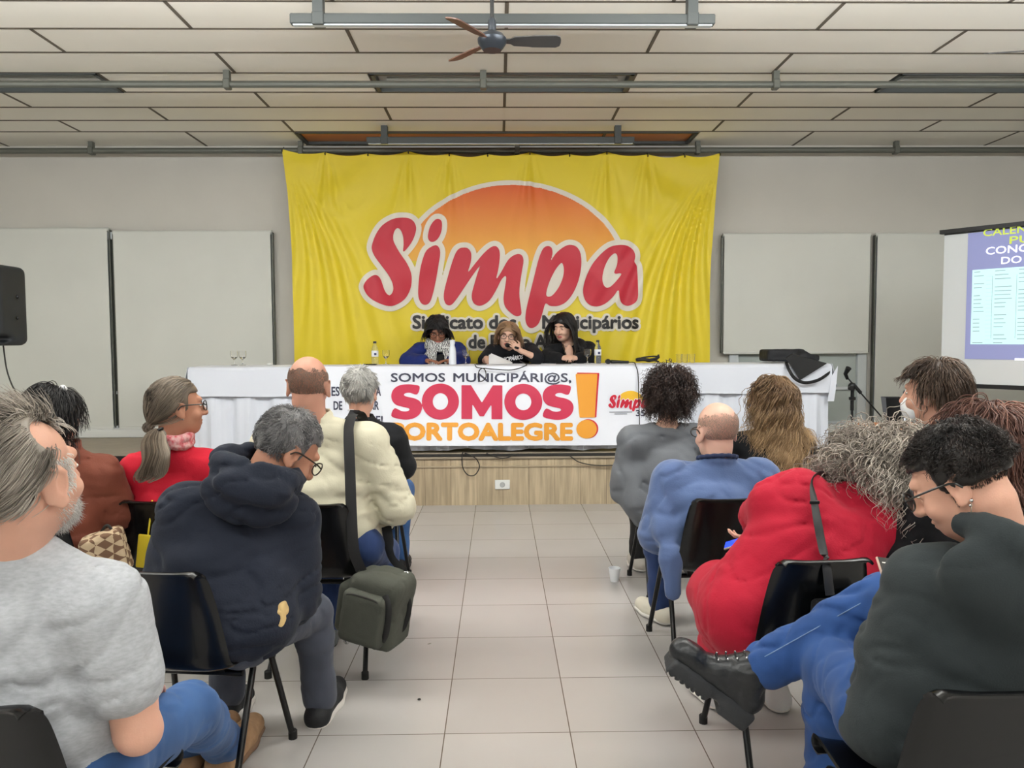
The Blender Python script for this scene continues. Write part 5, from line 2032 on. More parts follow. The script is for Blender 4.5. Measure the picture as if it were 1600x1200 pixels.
# printed cream figure along the jacket side
q0 = at(437, 965, 2.665)
sdf_obj('side_print', Field().ell(at(441, 962, 2.545), (.022, .045, .055), None, .01).ell(at(438, 925, 2.575), (.009, .03, .030), None, .01), M_TAUPE, P4, h=.006, disp=folds(.008, (30, 30, 30), 4), label='cream print on the jacket side')

# --- man in the cream jacket ------------------------------------------------------------------------------
J = seated(-.78, 3.60, .10)
J['HR'] = head_frame(-.06, -.02, .03)
J.update(head=at(482, 604, 3.58), neck=at(490, 655, 3.60), shL=at(424, 698, 3.60), shR=at(576, 694, 3.60), chest=at(505, 740, 3.60), mid=at(515, 800, 3.57), pelvis=at(524, 848, 3.60), elR=at(620, 792, 3.60), wrR=at(590, 812, 3.84), elL=at(408, 790, 3.6),
         knR=at(600, 862, 3.95), anR=V(-.60, 3.90, .10), toR=V(-.57, 4.05, .04), hipR=at(560, 852, 3.55), anL=V(-.84, 3.74, .10), toL=V(-.87, 3.9, .04))
P5 = body(J, 'bald man in a cream jacket and jeans with a bag slung on his shoulder', SK_RUDDY, hs=1.13, hf=.005, face=True, neck_r=.066)
M_CREAM = cloth('cream', rgb(212, 207, 184), rough=.8, var=.04, bump=.1)
top('jacket', J, M_CREAM, P5, w=1.16, d=1.0, inf=.026, sleeve=.97, fold=.013, h=.010, belly=.03, seed=10, freq=(6, 6, 13), aw=1.3, collar=.017, neckhole=.078)
pants('jeans', J, D_DARK, P5, fold=.008, h=.011, w=1.1)
for q in 'LR':
    shoe(J, q, mat('shoe_grey', rgb(88, 92, 92), .7, bump=.2), M_RUB, P5, h=.010)
c, R = J['head'], J['HR']
fringe = lambda u: (u[:, 2] > -.7) & (u[:, 1] < .25) & (u[:, 2] < .42 - .35 * np.clip(u[:, 1] + .4, 0, 1) + .12 * vnoise(u * 9)) & ~((np.abs(u[:, 0]) > .88) & (u[:, 2] < -.1))
sets = [strands(c, R, 1.13, 3600, .0055, 2, fringe, 14, lift=.6, grav=.5, thick=.001, rad=.0011, lenvar=.5)]
hair_obj('hair', sets, H_STUB, P5, label='close cropped fringe of grey hair')

# --- man in the black jacket (front row) ------------------------------------------------------------------
J = seated(-.80, 4.62, .05)
J['HR'] = head_frame(.12, 0, .0)
J.update(head=at(563, 614, 4.56), neck=at(563, 658, 4.56), shL=at(508, 690, 4.56), shR=at(612, 686, 4.56), elR=at(629, 728, 4.62), wrR=at(622, 742, 4.86), chest=at(562, 705, 4.58), knR=at(630, 765, 5.02))
P6 = body(J, 'grey haired man in a black jacket in the front row by the aisle', SK_FAIR, hs=1.1, hf=.007)
M_BLK = cloth('black', rgb(24, 25, 28), rough=.85)
top('jacket', J, M_BLK, P6, w=1.12, inf=.022, sleeve=.97, fold=.008, h=.013, collar=.016, seed=11, aw=1.2)
pants('jeans', J, D_BLUE, P6, h=.014)
for q in 'LR':
    shoe(J, q, m_black_m, M_RUB, P6, h=.012)
c, R = J['head'], J['HR']
sets = [strands(c, R, 1.1, 2600, .034, 6, lambda u: no_face(u) & ~((u[:, 1] > .1) & (u[:, 2] < .1)), 15, whorl=(0, -.4, .9), lift=.12, grav=.1, curl=.3, thick=.014, rad=.0020, wave=.003, wl=.04)]
hair_obj('hair', sets, H_WHITE, P6, (scalp_cap(c, R, 1.1, .008), .009, None), .4, label='wavy short grey white hair')
build('collar_tag', MB().box(at(548, 641, 4.44), (.035, .006, .010), bev=.002), mat('tag_white', rgb(210, 210, 212), .6), P6)

# --- woman in the grey sweater ----------------------------------------------------------------------------
J = seated(1.02, 4.58, .02, slump=.02)
J['HR'] = head_frame(.05, -.05, 0)
J.update(head=at(1045, 618, 4.52), neck=at(1042, 664, 4.50), shL=at(988, 690, 4.50), shR=at(1086, 688, 4.52), chest=at(1036, 715, 4.55), elL=at(974, 765, 4.56), wrL=at(990, 785, 4.80))
P10 = body(J, 'woman in a loose grey sweater with short curly dark hair in the front row', SK_LIGHT, hs=1.03, hf=.007)
M_GSW = cloth('grey_knit', rgb(108, 111, 116), rough=.85, var=.06)


def drape10(F, R):
    F.chain([at(985, 745, 4.50), at(995, 790, 4.46), at(1000, 812, 4.46)], [.09, .075, .05], .05)


top('sweater', J, M_GSW, P10, w=1.12, inf=.022, sleeve=.97, fold=.012, h=.012, seed=12, freq=(7, 7, 9), aw=1.3, extra=drape10, neckhole=.085)
pants('trousers', J, m_black_m, P10, h=.014)
for q in 'LR':
    o = shoe(J, q, mat('sneaker_beige', rgb(190, 184, 174), .8), M_RUBW, P10, h=.010)
    build('sock', MB().tube([J['an' + q] + V(0, 0, .02), J['an' + q] + V(0, 0, .06)], .05, 12), mat('sock_orange', rgb(228, 92, 40), .8), P10)
c, R = J['head'], J['HR']
sets = [strands(c, R, 1.03, 2600, .105, 12, lambda u: (u[:, 2] > -.75) & ~((u[:, 1] > .45) & (u[:, 2] < .5)), 16, whorl=(0, .1, 1), lift=.22, grav=.22, curl=.2, thick=.045, rad=.0023, wave=.008, wl=.030, helix=True)]
hair_obj('hair', sets, H_CURLY, P10, (scalp_cap(c, R, 1.03, .022), .010, folds(.012, (28, 28, 28), 5)), .15, label='dark brown curly bob')

# --- man in the blue jacket -------------------------------------------------------------------------------
J = seated(.99, 3.64, .06, slump=.10)
J['HR'] = head_frame(-.22, -.12, 0)
J.update(head=at(1120, 675, 3.66), neck=at(1120, 722, 3.64), shL=at(1050, 752, 3.64), shR=at(1186, 748, 3.64), chest=at(1116, 800, 3.62), mid=V(.99, 3.60, .70), pelvis=V(.99, 3.62, .54), elL=at(1027, 835, 3.62), wrL=at(1040, 850, 3.86), elR=at(1200, 830, 3.62),
         knL=at(1024, 822, 4.06), anL=V(.845, 4.00, .10), toL=V(.775, 4.17, .04), hipL=V(.88, 3.60, .51))
P11 = body(J, 'bald man in a blue jacket with glasses, seen from behind', SK_PINK, hs=1.14, hf=.005)
M_BLUE = cloth('dusty_blue', rgb(86, 106, 148), rough=.9, var=.05, sheen=.3)


def tail11(F, R):
    F.chain([at(1040, 790, 3.60), at(1044, 830, 3.52), at(1049, 875, 3.46), at(1052, 928, 3.44)], [.05, .05, .046, .036], .05, flat=(V(0, 1, 0), .6))


top('jacket', J, M_BLUE, P11, w=1.16, d=1.0, inf=.026, sleeve=.97, fold=.011, h=.010, belly=.02, collar=.018, seed=14, freq=(6, 6, 10), aw=1.3, extra=tail11, neckhole=.076)
pants('jeans', J, D_DARK, P11, h=.011)
M_CRS = mat('sneaker_cream', rgb(214, 208, 192), .8, bump=.1)
for q in 'LR':
    shoe(J, q, M_CRS, M_RUBW, P11, h=.009)
c, R = J['head'], J['HR']
sets = [strands(c, R, 1.14, 3200, .0045, 2, fringe, 17, lift=.6, grav=.5, thick=.001, rad=.0010, lenvar=.5)]
hair_obj('hair', sets, hairmat('shaved', rgb(164, 140, 128), rgb(196, 172, 158)), P11, label='shaved grey fringe of hair')
glasses(c, R, 1.18, M_GLM, P11); eyes(c, R, 1.14, P11)
F = Field()
n = J['neck']
pts = [n + V(.088 * math.cos(t), .080 * math.sin(t) - .005, .022 - .022 * math.sin(t)) for t in np.linspace(math.pi * .75, math.pi * 2.25, 13)]
F.chain(pts, [.010] * 13, .01)
sdf_obj('collar_lining', F, cloth('collar_navy', rgb(44, 54, 84)), P11, h=.006)

# --- woman with long light brown hair ---------------------------------------------------------------------
J = seated(1.62, 4.75, -.1, slump=.04)
J['HR'] = head_frame(-.45, .06, .12)
J.update(head=at(1206, 622, 4.68), neck=at(1208, 668, 4.68), shL=at(1160, 695, 4.68), shR=at(1255, 697, 4.70), chest=at(1206, 722, 4.64))
P12 = body(J, 'woman in a black top with very long wavy light brown hair', SK_LIGHT, hs=1.0, hf=.007)
top('black_top', J, M_BLK, P12, w=1.02, inf=.014, sleeve=.97, fold=.006, h=.013, seed=15, neckhole=.10)
pants('trousers', J, m_black_m, P12, h=.014)
for q in 'LR':
    shoe(J, q, m_black_m, M_RUB, P12, h=.012)
c, R = J['head'], J['HR']
sets = [strands(c, R, 1.0, 3000, .37, 20, no_face, 18, part=.01, lift=.06, grav=.30, thick=.024, rad=.0020, push=[pushes(J, 1.12)[k] for k in (0, 1, 3)], wave=.014, wl=.13, lenvar=.35, helix=True, ombre=(.25, .8))]
hair_obj('hair', sets, H_BLOND, P12, (scalp_cap(c, R, 1.0, .012, True), .010, None), .1, label='long wavy light brown hair')
glasses(c, R, 1.1, M_GLM, P12); eyes(c, R, 1.0, P12)

# --- woman in the red dress -------------------------------------------------------------------------------
J = seated(1.02, 2.69, -.12)
J['HR'] = head_frame(-.2, -.62, .32)
J.update(head=at(1374, 764, 2.90), neck=at(1334, 772, 2.84), shL=at(1210, 788, 2.78), shR=at(1392, 826, 2.74), chest=at(1290, 845, 2.70), mid=at(1268, 905, 2.66), pelvis=V(1.0, 2.69, .55), elL=at(1190, 808, 2.96), wrL=at(1188, 836, 3.12), elR=at(1405, 905, 2.8),
         wrR=at(1290, 900, 3.0), knL=V(.84, 3.12, .5), anL=V(.86, 3.08, .1), toL=V(.84, 3.24, .04), hipL=V(.88, 2.73, .52), hipR=V(1.16, 2.73, .52))
P13 = body(J, 'woman in a red dress with curly silver hair bent over her phone', SK_FAIR, hs=1.08, hf=.007, hand_spec={'L': dict(d=nrm(V(-.75, .5, -.25)), n=V(.2, .3, 1), t=V(.6, .7, .2), curl=.6)})
M_CRIM = cloth('crimson', rgb(176, 24, 50), rough=.8, var=.06)


def skirt13(F, R):
    for q in (-1, 1):
        F.cone(V(1.0 + .14 * q, 2.66, .52), V(.98 + .13 * q, 2.98, .50), .15, .12, .06)
    F.cone(V(.86, 2.70, .50), V(.84, 2.84, .34), .12, .09, .08)
    F.cone(V(.88, 2.86, .46), V(.86, 2.94, .22), .11, .09, .06)
    F.ell(at(1252, 774, 2.78), V(.095, .10, .10), None, .06)
    F.cone(at(1200, 870, 2.74), at(1170, 950, 2.76), .115, .13, .08)


top('dress', J, M_CRIM, P13, w=1.34, d=1.0, inf=.018, sleeve={'L': .86, 'R': .9}, fold=.010, h=.010, belly=.02, extra=skirt13, seed=17, freq=(6, 6, 11), aw=1.35, neckhole=0)
for q in 'LR':
    shoe(J, q, mat('sandal_white', rgb(205, 205, 205), .7), M_RUBW, P13, h=.010)
c, R = J['head'], J['HR']
sets = [strands(c, R, 1.08, 2400, .10, 10, lambda u: (u[:, 1] < -.25) & (u[:, 2] < .15), 26, lift=.25, grav=.45, curl=.1, thick=.05, rad=.0018, wave=.012, wl=.07, helix=True, follow=.1, open_face=False),
        strands(c, R, 1.08, 4200, .22, 18, lambda u: (u[:, 2] > -.92) & ~((u[:, 1] > .4) & (u[:, 2] < .4)), 20, whorl=(0, .3, .95), lift=.14, grav=.22, curl=.10, thick=.075, rad=.0021, push=pushes(J)[:1], wave=.016, wl=.085, helix=True, lenvar=.3, follow=.25, open_face=False)]
hair_obj('hair', sets, H_SILVER, P13, (scalp_cap(c, R, 1.08, .022), .010, folds(.012, (25, 25, 25), 6)), .15, label='thick curly silver brown hair')

# --- person in the dark hooded top ------------------------------------------------------------------------
J = seated(1.10, 1.84, -.25)
J['HR'] = head_frame(-.86, -.52, -.05)
J.update(head=at(1500, 752, 1.80), neck=at(1560, 858, 1.77), shL=at(1452, 915, 1.80), shR=at(1690, 915, 1.74), chest=at(1590, 985, 1.77), mid=V(1.09, 1.80, .74), pelvis=V(1.06, 1.83, .54), elL=at(1392, 1120, 1.80), wrL=at(1462, 985, 2.02), elR=at(1760, 1120, 1.8), wrR=V(1.24, 2.02, .72),
         knR=at(1382, 938, 2.22), anR=at(1172, 1052, 2.30), toR=at(1052, 1010, 2.32), hipR=V(1.17, 1.84, .56), knL=at(1306, 1044, 2.16), anL=V(.965, 2.20, .11), toL=V(.91, 2.36, .045), hipL=V(.955, 1.86, .555))
P14 = body(J, 'person in a charcoal hooded top with crossed legs in jeans, boots and short dark curls', SK_FAIR, hs=1.03, hf=.0035, h=.012, neck_r=.062, feet=(), hand_spec={'L': dict(d=nrm(V(.05, .8, -.02)), n=V(.4, -.3, 1), t=V(1, .2, .3), curl=.7), 'R': dict(d=nrm(V(-.2, .8, 0)), n=V(-.3, 0, 1), t=V(-1, 0, .3), curl=.6)})
M_HOOD = cloth('charcoal_green', rgb(50, 56, 58), rough=.9, var=.07, bump=.12, bscale=260)


def hood14(F, R):
    n = J['neck']; up = R[:, 2]; fw = R[:, 1]; la = R[:, 0]
    pts = [n + la * (.115 * math.cos(t)) + fw * (.10 * math.sin(t) - .045) + up * (.016 - .040 * min(0, math.sin(t)) + .02 * max(0, math.sin(t))) for t in np.linspace(0, 6.28, 17)[:-1]]
    for i in range(16):
        if 7 <= i <= 15:
            F.cone(pts[i], pts[(i + 1) % 16], .027, .027, .02)
    F.ell(n - fw * .125 - up * .06, (.15, .05, .10), R, .04)
    F.ell(V(1.05, 1.84, .53), (.215, .165, .10), None, .05)


top('hooded_top', J, M_HOOD, P14, w=1.2, d=1.0, inf=.024, sleeve=.97, fold=.009, h=.008, belly=.01, extra=hood14, seed=19, freq=(5, 5, 9), aw=1.35, neckhole=.076, cuff=.004)
pants('jeans', J, D_BRIGHT, P14, fold=.012, h=.007, w=1.12, inf=.016, end=.86, freq=(7, 7, 7), seed=5)
mb = MB()
for a_, b_, q_ in (('hipR', 'knR', 1), ('knR', 'anR', 1)):
    ax_ = nrm(J[b_] - J[a_]); o_ = nrm(V(-.1, -.75, .75) - np.dot(V(-.1, -.75, .75), ax_) * ax_)
    r0, r1 = (.094, .074) if a_ == 'hipR' else (.072, .060)
    mb.tube([lerp(J[a_], J[b_], t) + o_ * (r0 + (r1 - r0) * t + .012) for t in np.linspace(.25 if a_ == 'hipR' else .05, 1. if a_ == 'hipR' else .84, 12)], .0016, 5)
build('seam', mb, mat('denim_stitch', rgb(112, 136, 176), .8), P14)
c, R = J['head'], J['HR']
sets = [strands(c, R, 1.03, 6500, .027, 9, lambda u: no_face(u) & (u[:, 2] > -.10) & ~((u[:, 1] > .0) & (u[:, 2] < .25)), 21, whorl=(0, -.2, 1), lift=.35, grav=.04, curl=.4, thick=.012, rad=.0012, wave=.005, wl=.016, helix=True, open_face=False),
        strands(c, R, 1.03, 3000, .006, 2, lambda u: (u[:, 1] < .25) & (u[:, 2] < .2) & (u[:, 2] > -.8) & ~((np.abs(u[:, 0]) > .85) & (u[:, 2] < -.05)), 22, lift=.5, grav=.6, thick=.002, rad=.0008)]
capF = scalp_cap(c, R, 1.03, .010)
capF.ell(c + R @ V(0, -.02, -.075), V(.14, .16, .075), R, .01, sub=True)
hair_obj('hair', sets, H_COIL, P14, (capF, .006, folds(.006, (50, 50, 50), 7)), .12, label='short dark curls over shaved sides')
glasses(c, R, 1.12, M_GLF, P14); eyes(c, R, 1.03, P14, shut=True)
e0 = c + R @ V(-.090, -.006, -.062)
t_ = nrm(R @ V(0, 1, 0)); u_ = V(0, 0, 1)
ring = [e0 + V(0, 0, -.028) + (t_ * math.cos(a) * .8 + u_ * math.sin(a)) * .017 for a in np.linspace(0, 6.28, 25)[:-1]]
mb = MB().tube(ring, .0035, 6, closed=True).tube([e0 + V(0, 0, .022), e0 + V(0, 0, -.011)], .0012, 5)
for a in np.linspace(0, 6.28, 9)[:-1]:
    mb.ell(e0 + V(0, 0, -.028) + (t_ * math.cos(a) * .8 + u_ * math.sin(a)) * .011, .0035, None, 6, 4)
build('earring', mb, mat('earring_silver', rgb(196, 190, 176), .25, metal=.9), P14)
mb = MB().ell(e0 + V(0, 0, .028), .0042, None, 8, 6).ell(e0 + V(.001, .004, .016), .0040, None, 8, 6)
build('ear_stud', mb, m_chrome, P14)
# boots
M_BOOT = mat('boot_leather', rgb(34, 36, 39), .32, bump=.12, bscale=90, var=.1)
M_BSOLE = mat('boot_sole', rgb(48, 50, 53), .6, bump=.2, bscale=200)
for q in 'LR':
    an, to = J['an' + q], J['to' + q]
    sh = nrm(J['kn' + q] - an)
    f = nrm(to - an); f = nrm(f - np.dot(f, sh) * sh * .55)
    dn = -nrm(sh - np.dot(sh, f) * f)
    la = nrm(np.cross(f, dn))
    hl = an + dn * .075 - f * .045
    tp = hl + f * .245
    F = Field()
    F.cone(an + sh * .09, an, .052, .050, .02); F.cone(an, hl - dn * .012, .048, .042, .03)
    F.cone(an + f * .02, hl + f * .13 - dn * .02, .045, .042, .035); F.cone(hl - dn * .005, tp - dn * .002, .042, .040, .03)
    F.ell(tp - f * .025 - dn * .008, (.045, .055, .034), np.stack([la, f, -dn], 1), .02)
    b = sdf_obj('boot', F, M_BOOT, P14, h=.006, disp=folds(.003, (20, 20, 20), 3))
    S = Field()
    Rb = np.stack([la, f, -dn], 1)
    S.box(hl + f * .185 + dn * .042, (.038, .065, .016), Rb, .012, .012)
    S.box(hl + f * .01 + dn * .046, (.034, .042, .020), Rb, .012, .012)
    S.box(hl + f * .10 + dn * .030, (.032, .12, .008), Rb, .012, .012)
    for k in range(7):
        S.box(hl + f * (.13 + .02 * k) + dn * .064, (.06, .003, .006), Rb, .001, .002, sub=True)
    sdf_obj('sole', S, M_BSOLE, b, h=.005)
    mb = MB(); ml = MB()
    for k in range(6):
        p0 = lerp(hl + f * .17 - dn * .035, an + sh * .06 + f * .045, k / 5)
        for sg in (-1, 1):
            mb.ell(p0 + la * .020 * sg - dn * .002 + f * .004, .004, None, 8, 5)
        ml.tube([p0 + la * .020 + f * .006 - dn * .002, p0 + f * .012 - dn * .006, p0 - la * .020 + f * .006 - dn * .002], .0022, 5)
    build('eyelet', mb, m_chrome, b); build('lace', ml, m_black_m, b)

# --- man facing the screen --------------------------------------------------------------------------------
J = seated(1.90, 3.32, -.35, s=1.06)
J['HR'] = head_frame(-.78, -.02, 0)
J.update(head=at(1458, 616, 3.28), neck=at(1470, 672, 3.24), shL=at(1408, 716, 3.26), shR=at(1530, 712, 3.22), chest=at(1472, 745, 3.2))
P15 = body(J, 'man in a grey sweater with brown hair and a white face mask, facing the screen', SK_FAIR, hs=1.08, hf=.005)
M_GRY = cloth('grey_melange', rgb(112, 114, 110), var=.12, vscale=60)
top('sweater', J, M_GRY, P15, w=1.1, inf=.018, fold=.007, h=.012, seed=21, collar=.014)
pants('trousers', J, D_DARK, P15, h=.015)
for q in 'LR':
    shoe(J, q, m_black_m, M_RUB, P15, h=.012)
c, R = J['head'], J['HR']
sets = [strands(c, R, 1.08, 2800, .075, 9, lambda u: no_face(u), 24, whorl=(0, -.1, 1), lift=.06, grav=.16, curl=.06, thick=.022, rad=.0018, wave=.003, wl=.07, rnd_=.1)]
hair_obj('hair', sets, H_BROWN, P15, (scalp_cap(c, R, 1.08, .012), .009, None), .2, label='thick brown hair over the ears')
F = Field(); P = lambda x, y, z: c + R @ V(x, y, z) * 1.08
F.ell(P(0, .056, -.066), V(.062, .056, .058), R, .02); F.ell(P(0, .088, -.048), V(.024, .034, .040), R, .03)
sdf_obj('face_mask', F, mat('mask_white', rgb(236, 238, 242), .8, bump=.1), P15, h=.006)
eyes(c, R, 1.08, P15)

# --- woman with auburn hair -------------------------------------------------------------------------------
J = seated(1.66, 2.66, -.1, slump=.03)
J['HR'] = head_frame(-.2, -.15, .1)
J.update(head=at(1540, 694, 2.68), neck=at(1545, 765, 2.66))
P16 = body(J, 'woman in a black top with auburn shoulder length hair beside the curly silver hair', SK_LIGHT, hs=1.03, hf=.007)
top('black_top', J, M_BLK, P16, w=1.1, inf=.018, fold=.006, h=.013, seed=22)
pants('trousers', J, m_black_m, P16, h=.015)
for q in 'LR':
    shoe(J, q, m_black_m, M_RUB, P16, h=.012)
c, R = J['head'], J['HR']
sets = [strands(c, R, 1.03, 1900, .26, 14, no_face, 25, part=.0, lift=.10, grav=.24, thick=.035, rad=.0020, push=pushes(J), wave=.008, wl=.11, lenvar=.25)]
hair_obj('hair', sets, H_AUBURN, P16, (scalp_cap(c, R, 1.03, .016), .010, None), .25, label='auburn wavy hair')
# ------------------------------------------------------------------ the three speakers on the stage
PI = math.pi
# --- woman with the patterned scarf
J = seated(at(683, 560, 7.78)[0], 7.80, PI, z=STZ, slump=.08); J['floor'] = STZ
J['HR'] = head_frame(PI - .12, -.5, .05)
J.update(head=at(683, 516, 7.66), neck=at(685, 541, 7.72), shR=at(657, 549, 7.74), shL=at(714, 549, 7.74), elR=at(637, 563, 7.58), elL=at(722, 566, 7.58), wrR=at(666, 563, 7.40), wrL=at(705, 563, 7.40))
J['wrR'][2] = J['wrL'][2] = TZ + .035; J['elR'][2] = J['elL'][2] = TZ + .03
P7 = body(J, 'dark haired woman in a blue jumper and black and white scarf, hands on the table', SK_BROWN, hs=1.12, hf=.007, h=.016, hand_spec={'R': dict(d=nrm(V(.8, -.4, 0)), n=V(0, 0, -1), t=V(0, -1, 0), curl=.4), 'L': dict(d=nrm(V(-.8, -.4, 0)), n=V(0, 0, -1), t=V(0, -1, 0), curl=.4)}, lips=SK_LIP)
top('jumper', J, cloth('royal_blue', rgb(28, 42, 104)), P7, w=1.1, inf=.022, sleeve=.9, fold=.009, h=.013, seed=30, aw=1.25)
c, R = J['head'], J['HR']
sets = [strands(c, R, 1.12, 160, .10, 8, lambda u: (u[:, 1] > .25) & (u[:, 2] > .68) & (u[:, 0] < .5), 39, whorl=(.5, -.1, .9), lift=.1, grav=.15, thick=.014, rad=.003, open_face=False),
        strands(c, R, 1.12, 1300, .155, 10, lambda u: (u[:, 2] > -.5) & ~((u[:, 1] > .42) & (u[:, 2] < .35) & (u[:, 0] > -.6)), 31, part=.025, lift=.04, grav=.28, thick=.013, rad=.003, lenvar=.2)]
hair_obj('hair', sets, H_BLACK, P7, (scalp_cap(c, R, 1.12, .008, True), .011, None), .15, label='black bobbed hair with a side fringe')
eyes(c, R, 1.12, P7, H_BLACK, shut=True); glasses(c, R, 1.14, M_GLM, P7, lens=False)
# scarf with a woven check
m_kef = bpy.data.materials.new('scarf_check'); m_kef.use_nodes = True
_n, _l = m_kef.node_tree.nodes, m_kef.node_tree.links
_b = _n['Principled BSDF']; _b.inputs['Roughness'].default_value = .9
_tc = _n.new('ShaderNodeTexCoord'); _w1 = _n.new('ShaderNodeTexWave'); _w1.inputs['Scale'].default_value = 22; _w1.inputs['Distortion'].default_value = 6; _w1.inputs['Detail Scale'].default_value = 2
_l.new(_tc.outputs['Object'], _w1.inputs[0])
_r = _n.new('ShaderNodeValToRGB'); _r.color_ramp.elements[0].position = .40; _r.color_ramp.elements[0].color = rgb(28, 28, 32); _r.color_ramp.elements[1].position = .50; _r.color_ramp.elements[1].color = rgb(222, 222, 220)
_l.new(_w1.outputs[0], _r.inputs[0]); _l.new(_r.outputs[0], _b.inputs['Base Color'])
F = Field(); n = J['neck']
for k, (z, rr) in enumerate(((.0, .105), (.035, .09))):
    pts = [n + V(rr * math.cos(t), .085 * math.sin(t) - .02, z + .012 * math.sin(2 * t + k) - .02 * max(0, -math.sin(t))) for t in np.linspace(0, 6.28, 15)[:-1]]
    for i in range(14):
        F.cone(pts[i], pts[(i + 1) % 14], .035, .035, .012)
F.chain([n + V(-.05, -.11, -.02), n + V(-.07, -.17, -.12), n + V(-.04, -.20, -.20)], [.05, .06, .05], .03, flat=(V(0, 1, 0), .5))
F.chain([n + V(.08, -.10, -.0), n + V(.11, -.15, -.10), n + V(.12, -.19, -.22)], [.045, .045, .05], .03, flat=(V(0, 1, 0), .5))
sdf_obj('check_scarf', F, m_kef, P7, h=.009, disp=folds(.012, (16, 16, 22), 3), label='black and white checked scarf')
pants('trousers', J, m_black_m, P7, h=.02)
p = n + V(.035, -.205, -.16)
sdf_obj('shirt_front', Field().ell(p + V(0, .05, 0), (.06, .03, .09), None, .01), M_BLK, P7, h=.01)

# --- woman with the microphone
J = seated(at(797, 560, 7.78)[0], 7.80, PI, z=STZ, slump=.10); J['floor'] = STZ
J['HR'] = head_frame(PI + .02, -.10, -.12)
J.update(head=at(793, 525, 7.66), neck=at(797, 543, 7.72), shR=at(770, 551, 7.72), shL=at(828, 549, 7.72), elL=at(840, 566, 7.50), wrL=at(812, 547, 7.46), elR=at(757, 568, 7.60), wrR=at(760, 566, 7.46))
J['elL'][2] = TZ + .05; J['wrR'][2] = TZ + .05; J['elR'][2] = TZ + .02
P8 = body(J, 'blonde woman in a black printed t-shirt and glasses speaking into a microphone', SK_LIGHT, hs=1.05, hf=.006, h=.015, slim=.006, lips=SK_LIP, hand_spec={'L': dict(d=nrm(V(-.55, -.1, .5)), n=nrm(V(-.3, .9, .1)), t=V(-.4, .3, .7), curl=1.1, spread=.02), 'R': dict(d=nrm(V(.1, -.7, -.25)), n=V(1, 0, -.4), t=V(.3, 0, 1), curl=.5)})
top('t_shirt', J, cloth('black_jersey', rgb(22, 23, 28)), P8, w=1.08, inf=.016, sleeve=.46, fold=.008, h=.012, seed=33, aw=1.2)
pants('trousers', J, D_DARK, P8, h=.02)
c, R = J['head'], J['HR']
sets = [strands(c, R, 1.05, 1000, .20, 11, lambda u: (u[:, 2] > -.5) & ~((u[:, 1] > .35) & (u[:, 2] < .55)), 34, part=.0, lift=.05, grav=.28, thick=.018, rad=.0028, push=pushes(J)[:1], wave=.004, wl=.1, lenvar=.2)]
hair_obj('hair', sets, H_DBLOND, P8, (scalp_cap(c, R, 1.05, .012, True), .010, None), .25, label='straight dark blonde hair')
glasses(c, R, 1.08, M_GLF, P8); eyes(c, R, 1.05, P8, H_BROWN)
mb = MB()
tr_ = lambda u, v: V(at(u, v, 7.555)[0], 7.55 - .02 * math.sin((u - 770) / 60 * 3.14), at(u, v, 7.555)[2])
text_on(mb, 'MUNICIP\u00c1RIOS', 774, 817, 563.5, 557.5, lambda u, v: tr_(u, v - (u - 795) * .14), bold=.03, shear=.2)
build('shirt_print', mb, mat('print_white', rgb(225, 225, 228), .7), P8, smooth=False)
# microphone in her hand
mo = c + R @ V(0, .125, -.075)
w_ = J['wrL']
md = nrm((w_ + V(-.02, -.04, .02)) - mo)
m = thing('microphone', mo + md * .1, 'dark hand microphone held to the mouth of the blonde speaker', 'microphone')
build('handle', MB().lathe([(.012, .04), (.0125, .12), (.015, .045 + .0)], mo, 12, zto(md)).tube([mo + md * .03, mo + md * .17], [.016, .011], 12), m_black, m)
build('mesh_head', MB().ell(mo + md * .012, (.022, .022, .026), zto(md), 14, 9), mat('mic_mesh', rgb(60, 60, 62), .4, metal=.7, bump=.6, bscale=900), m)
# sheets of paper
mb = MB()
for k in range(3):
    a0, b0 = at(765, 569, 7.36), at(795, 569, 7.36)
    mb.grid(lambda u, v, k=k: V(lerp(at(764, 560, 7.40)[0], at(797, 560, 7.40)[0], u) + .01 * k, 7.38 - .16 * v + .004 * k + .02 * u, TZ + .006 + .002 * k + (.085 * (1 - u) * (1 - v) ** 1.2) + .004 * k * (1 - v)), 8, 8, thick=-.001)
build('sheet_of_paper', mb, mat('paper_white', rgb(232, 234, 238), .8), label='white papers held up by the blonde speaker on the table', cat='paper')

# --- woman in the black cardigan
J = seated(at(888, 560, 7.78)[0], 7.80, PI, z=STZ, slump=.06); J['floor'] = STZ
J['HR'] = head_frame(PI + .62, -.25, -.05)
J.update(head=at(881, 511, 7.68), neck=at(889, 540, 7.72), shR=at(863, 551, 7.74), shL=at(919, 547, 7.74), elR=at(852, 567, 7.58), elL=at(927, 567, 7.58), wrR=at(877, 563, 7.42), wrL=at(902, 563, 7.42))
for k in ('elR', 'elL'): J[k][2] = TZ + .05
for k in ('wrR', 'wrL'): J[k][2] = TZ + .05
P9 = body(J, 'woman with long black hair in a black cardigan, hands clasped on the table', SK_LIGHT, hs=1.1, hf=.006, h=.015, lips=SK_LIP, hand_spec={'R': dict(d=nrm(V(.8, -.5, .15)), n=V(.3, .4, -.8), t=V(0, 0, 1), curl=.8), 'L': dict(d=nrm(V(-.8, -.5, .15)), n=V(-.3, .4, -.8), t=V(0, 0, 1), curl=.8)})
top('cardigan', J, cloth('black_wool', rgb(20, 21, 24)), P9, w=1.05, inf=.018, sleeve=.93, fold=.008, h=.012, seed=36, aw=1.15, neckhole=.06)
pants('trousers', J, m_black_m, P9, h=.02)
c, R = J['head'], J['HR']
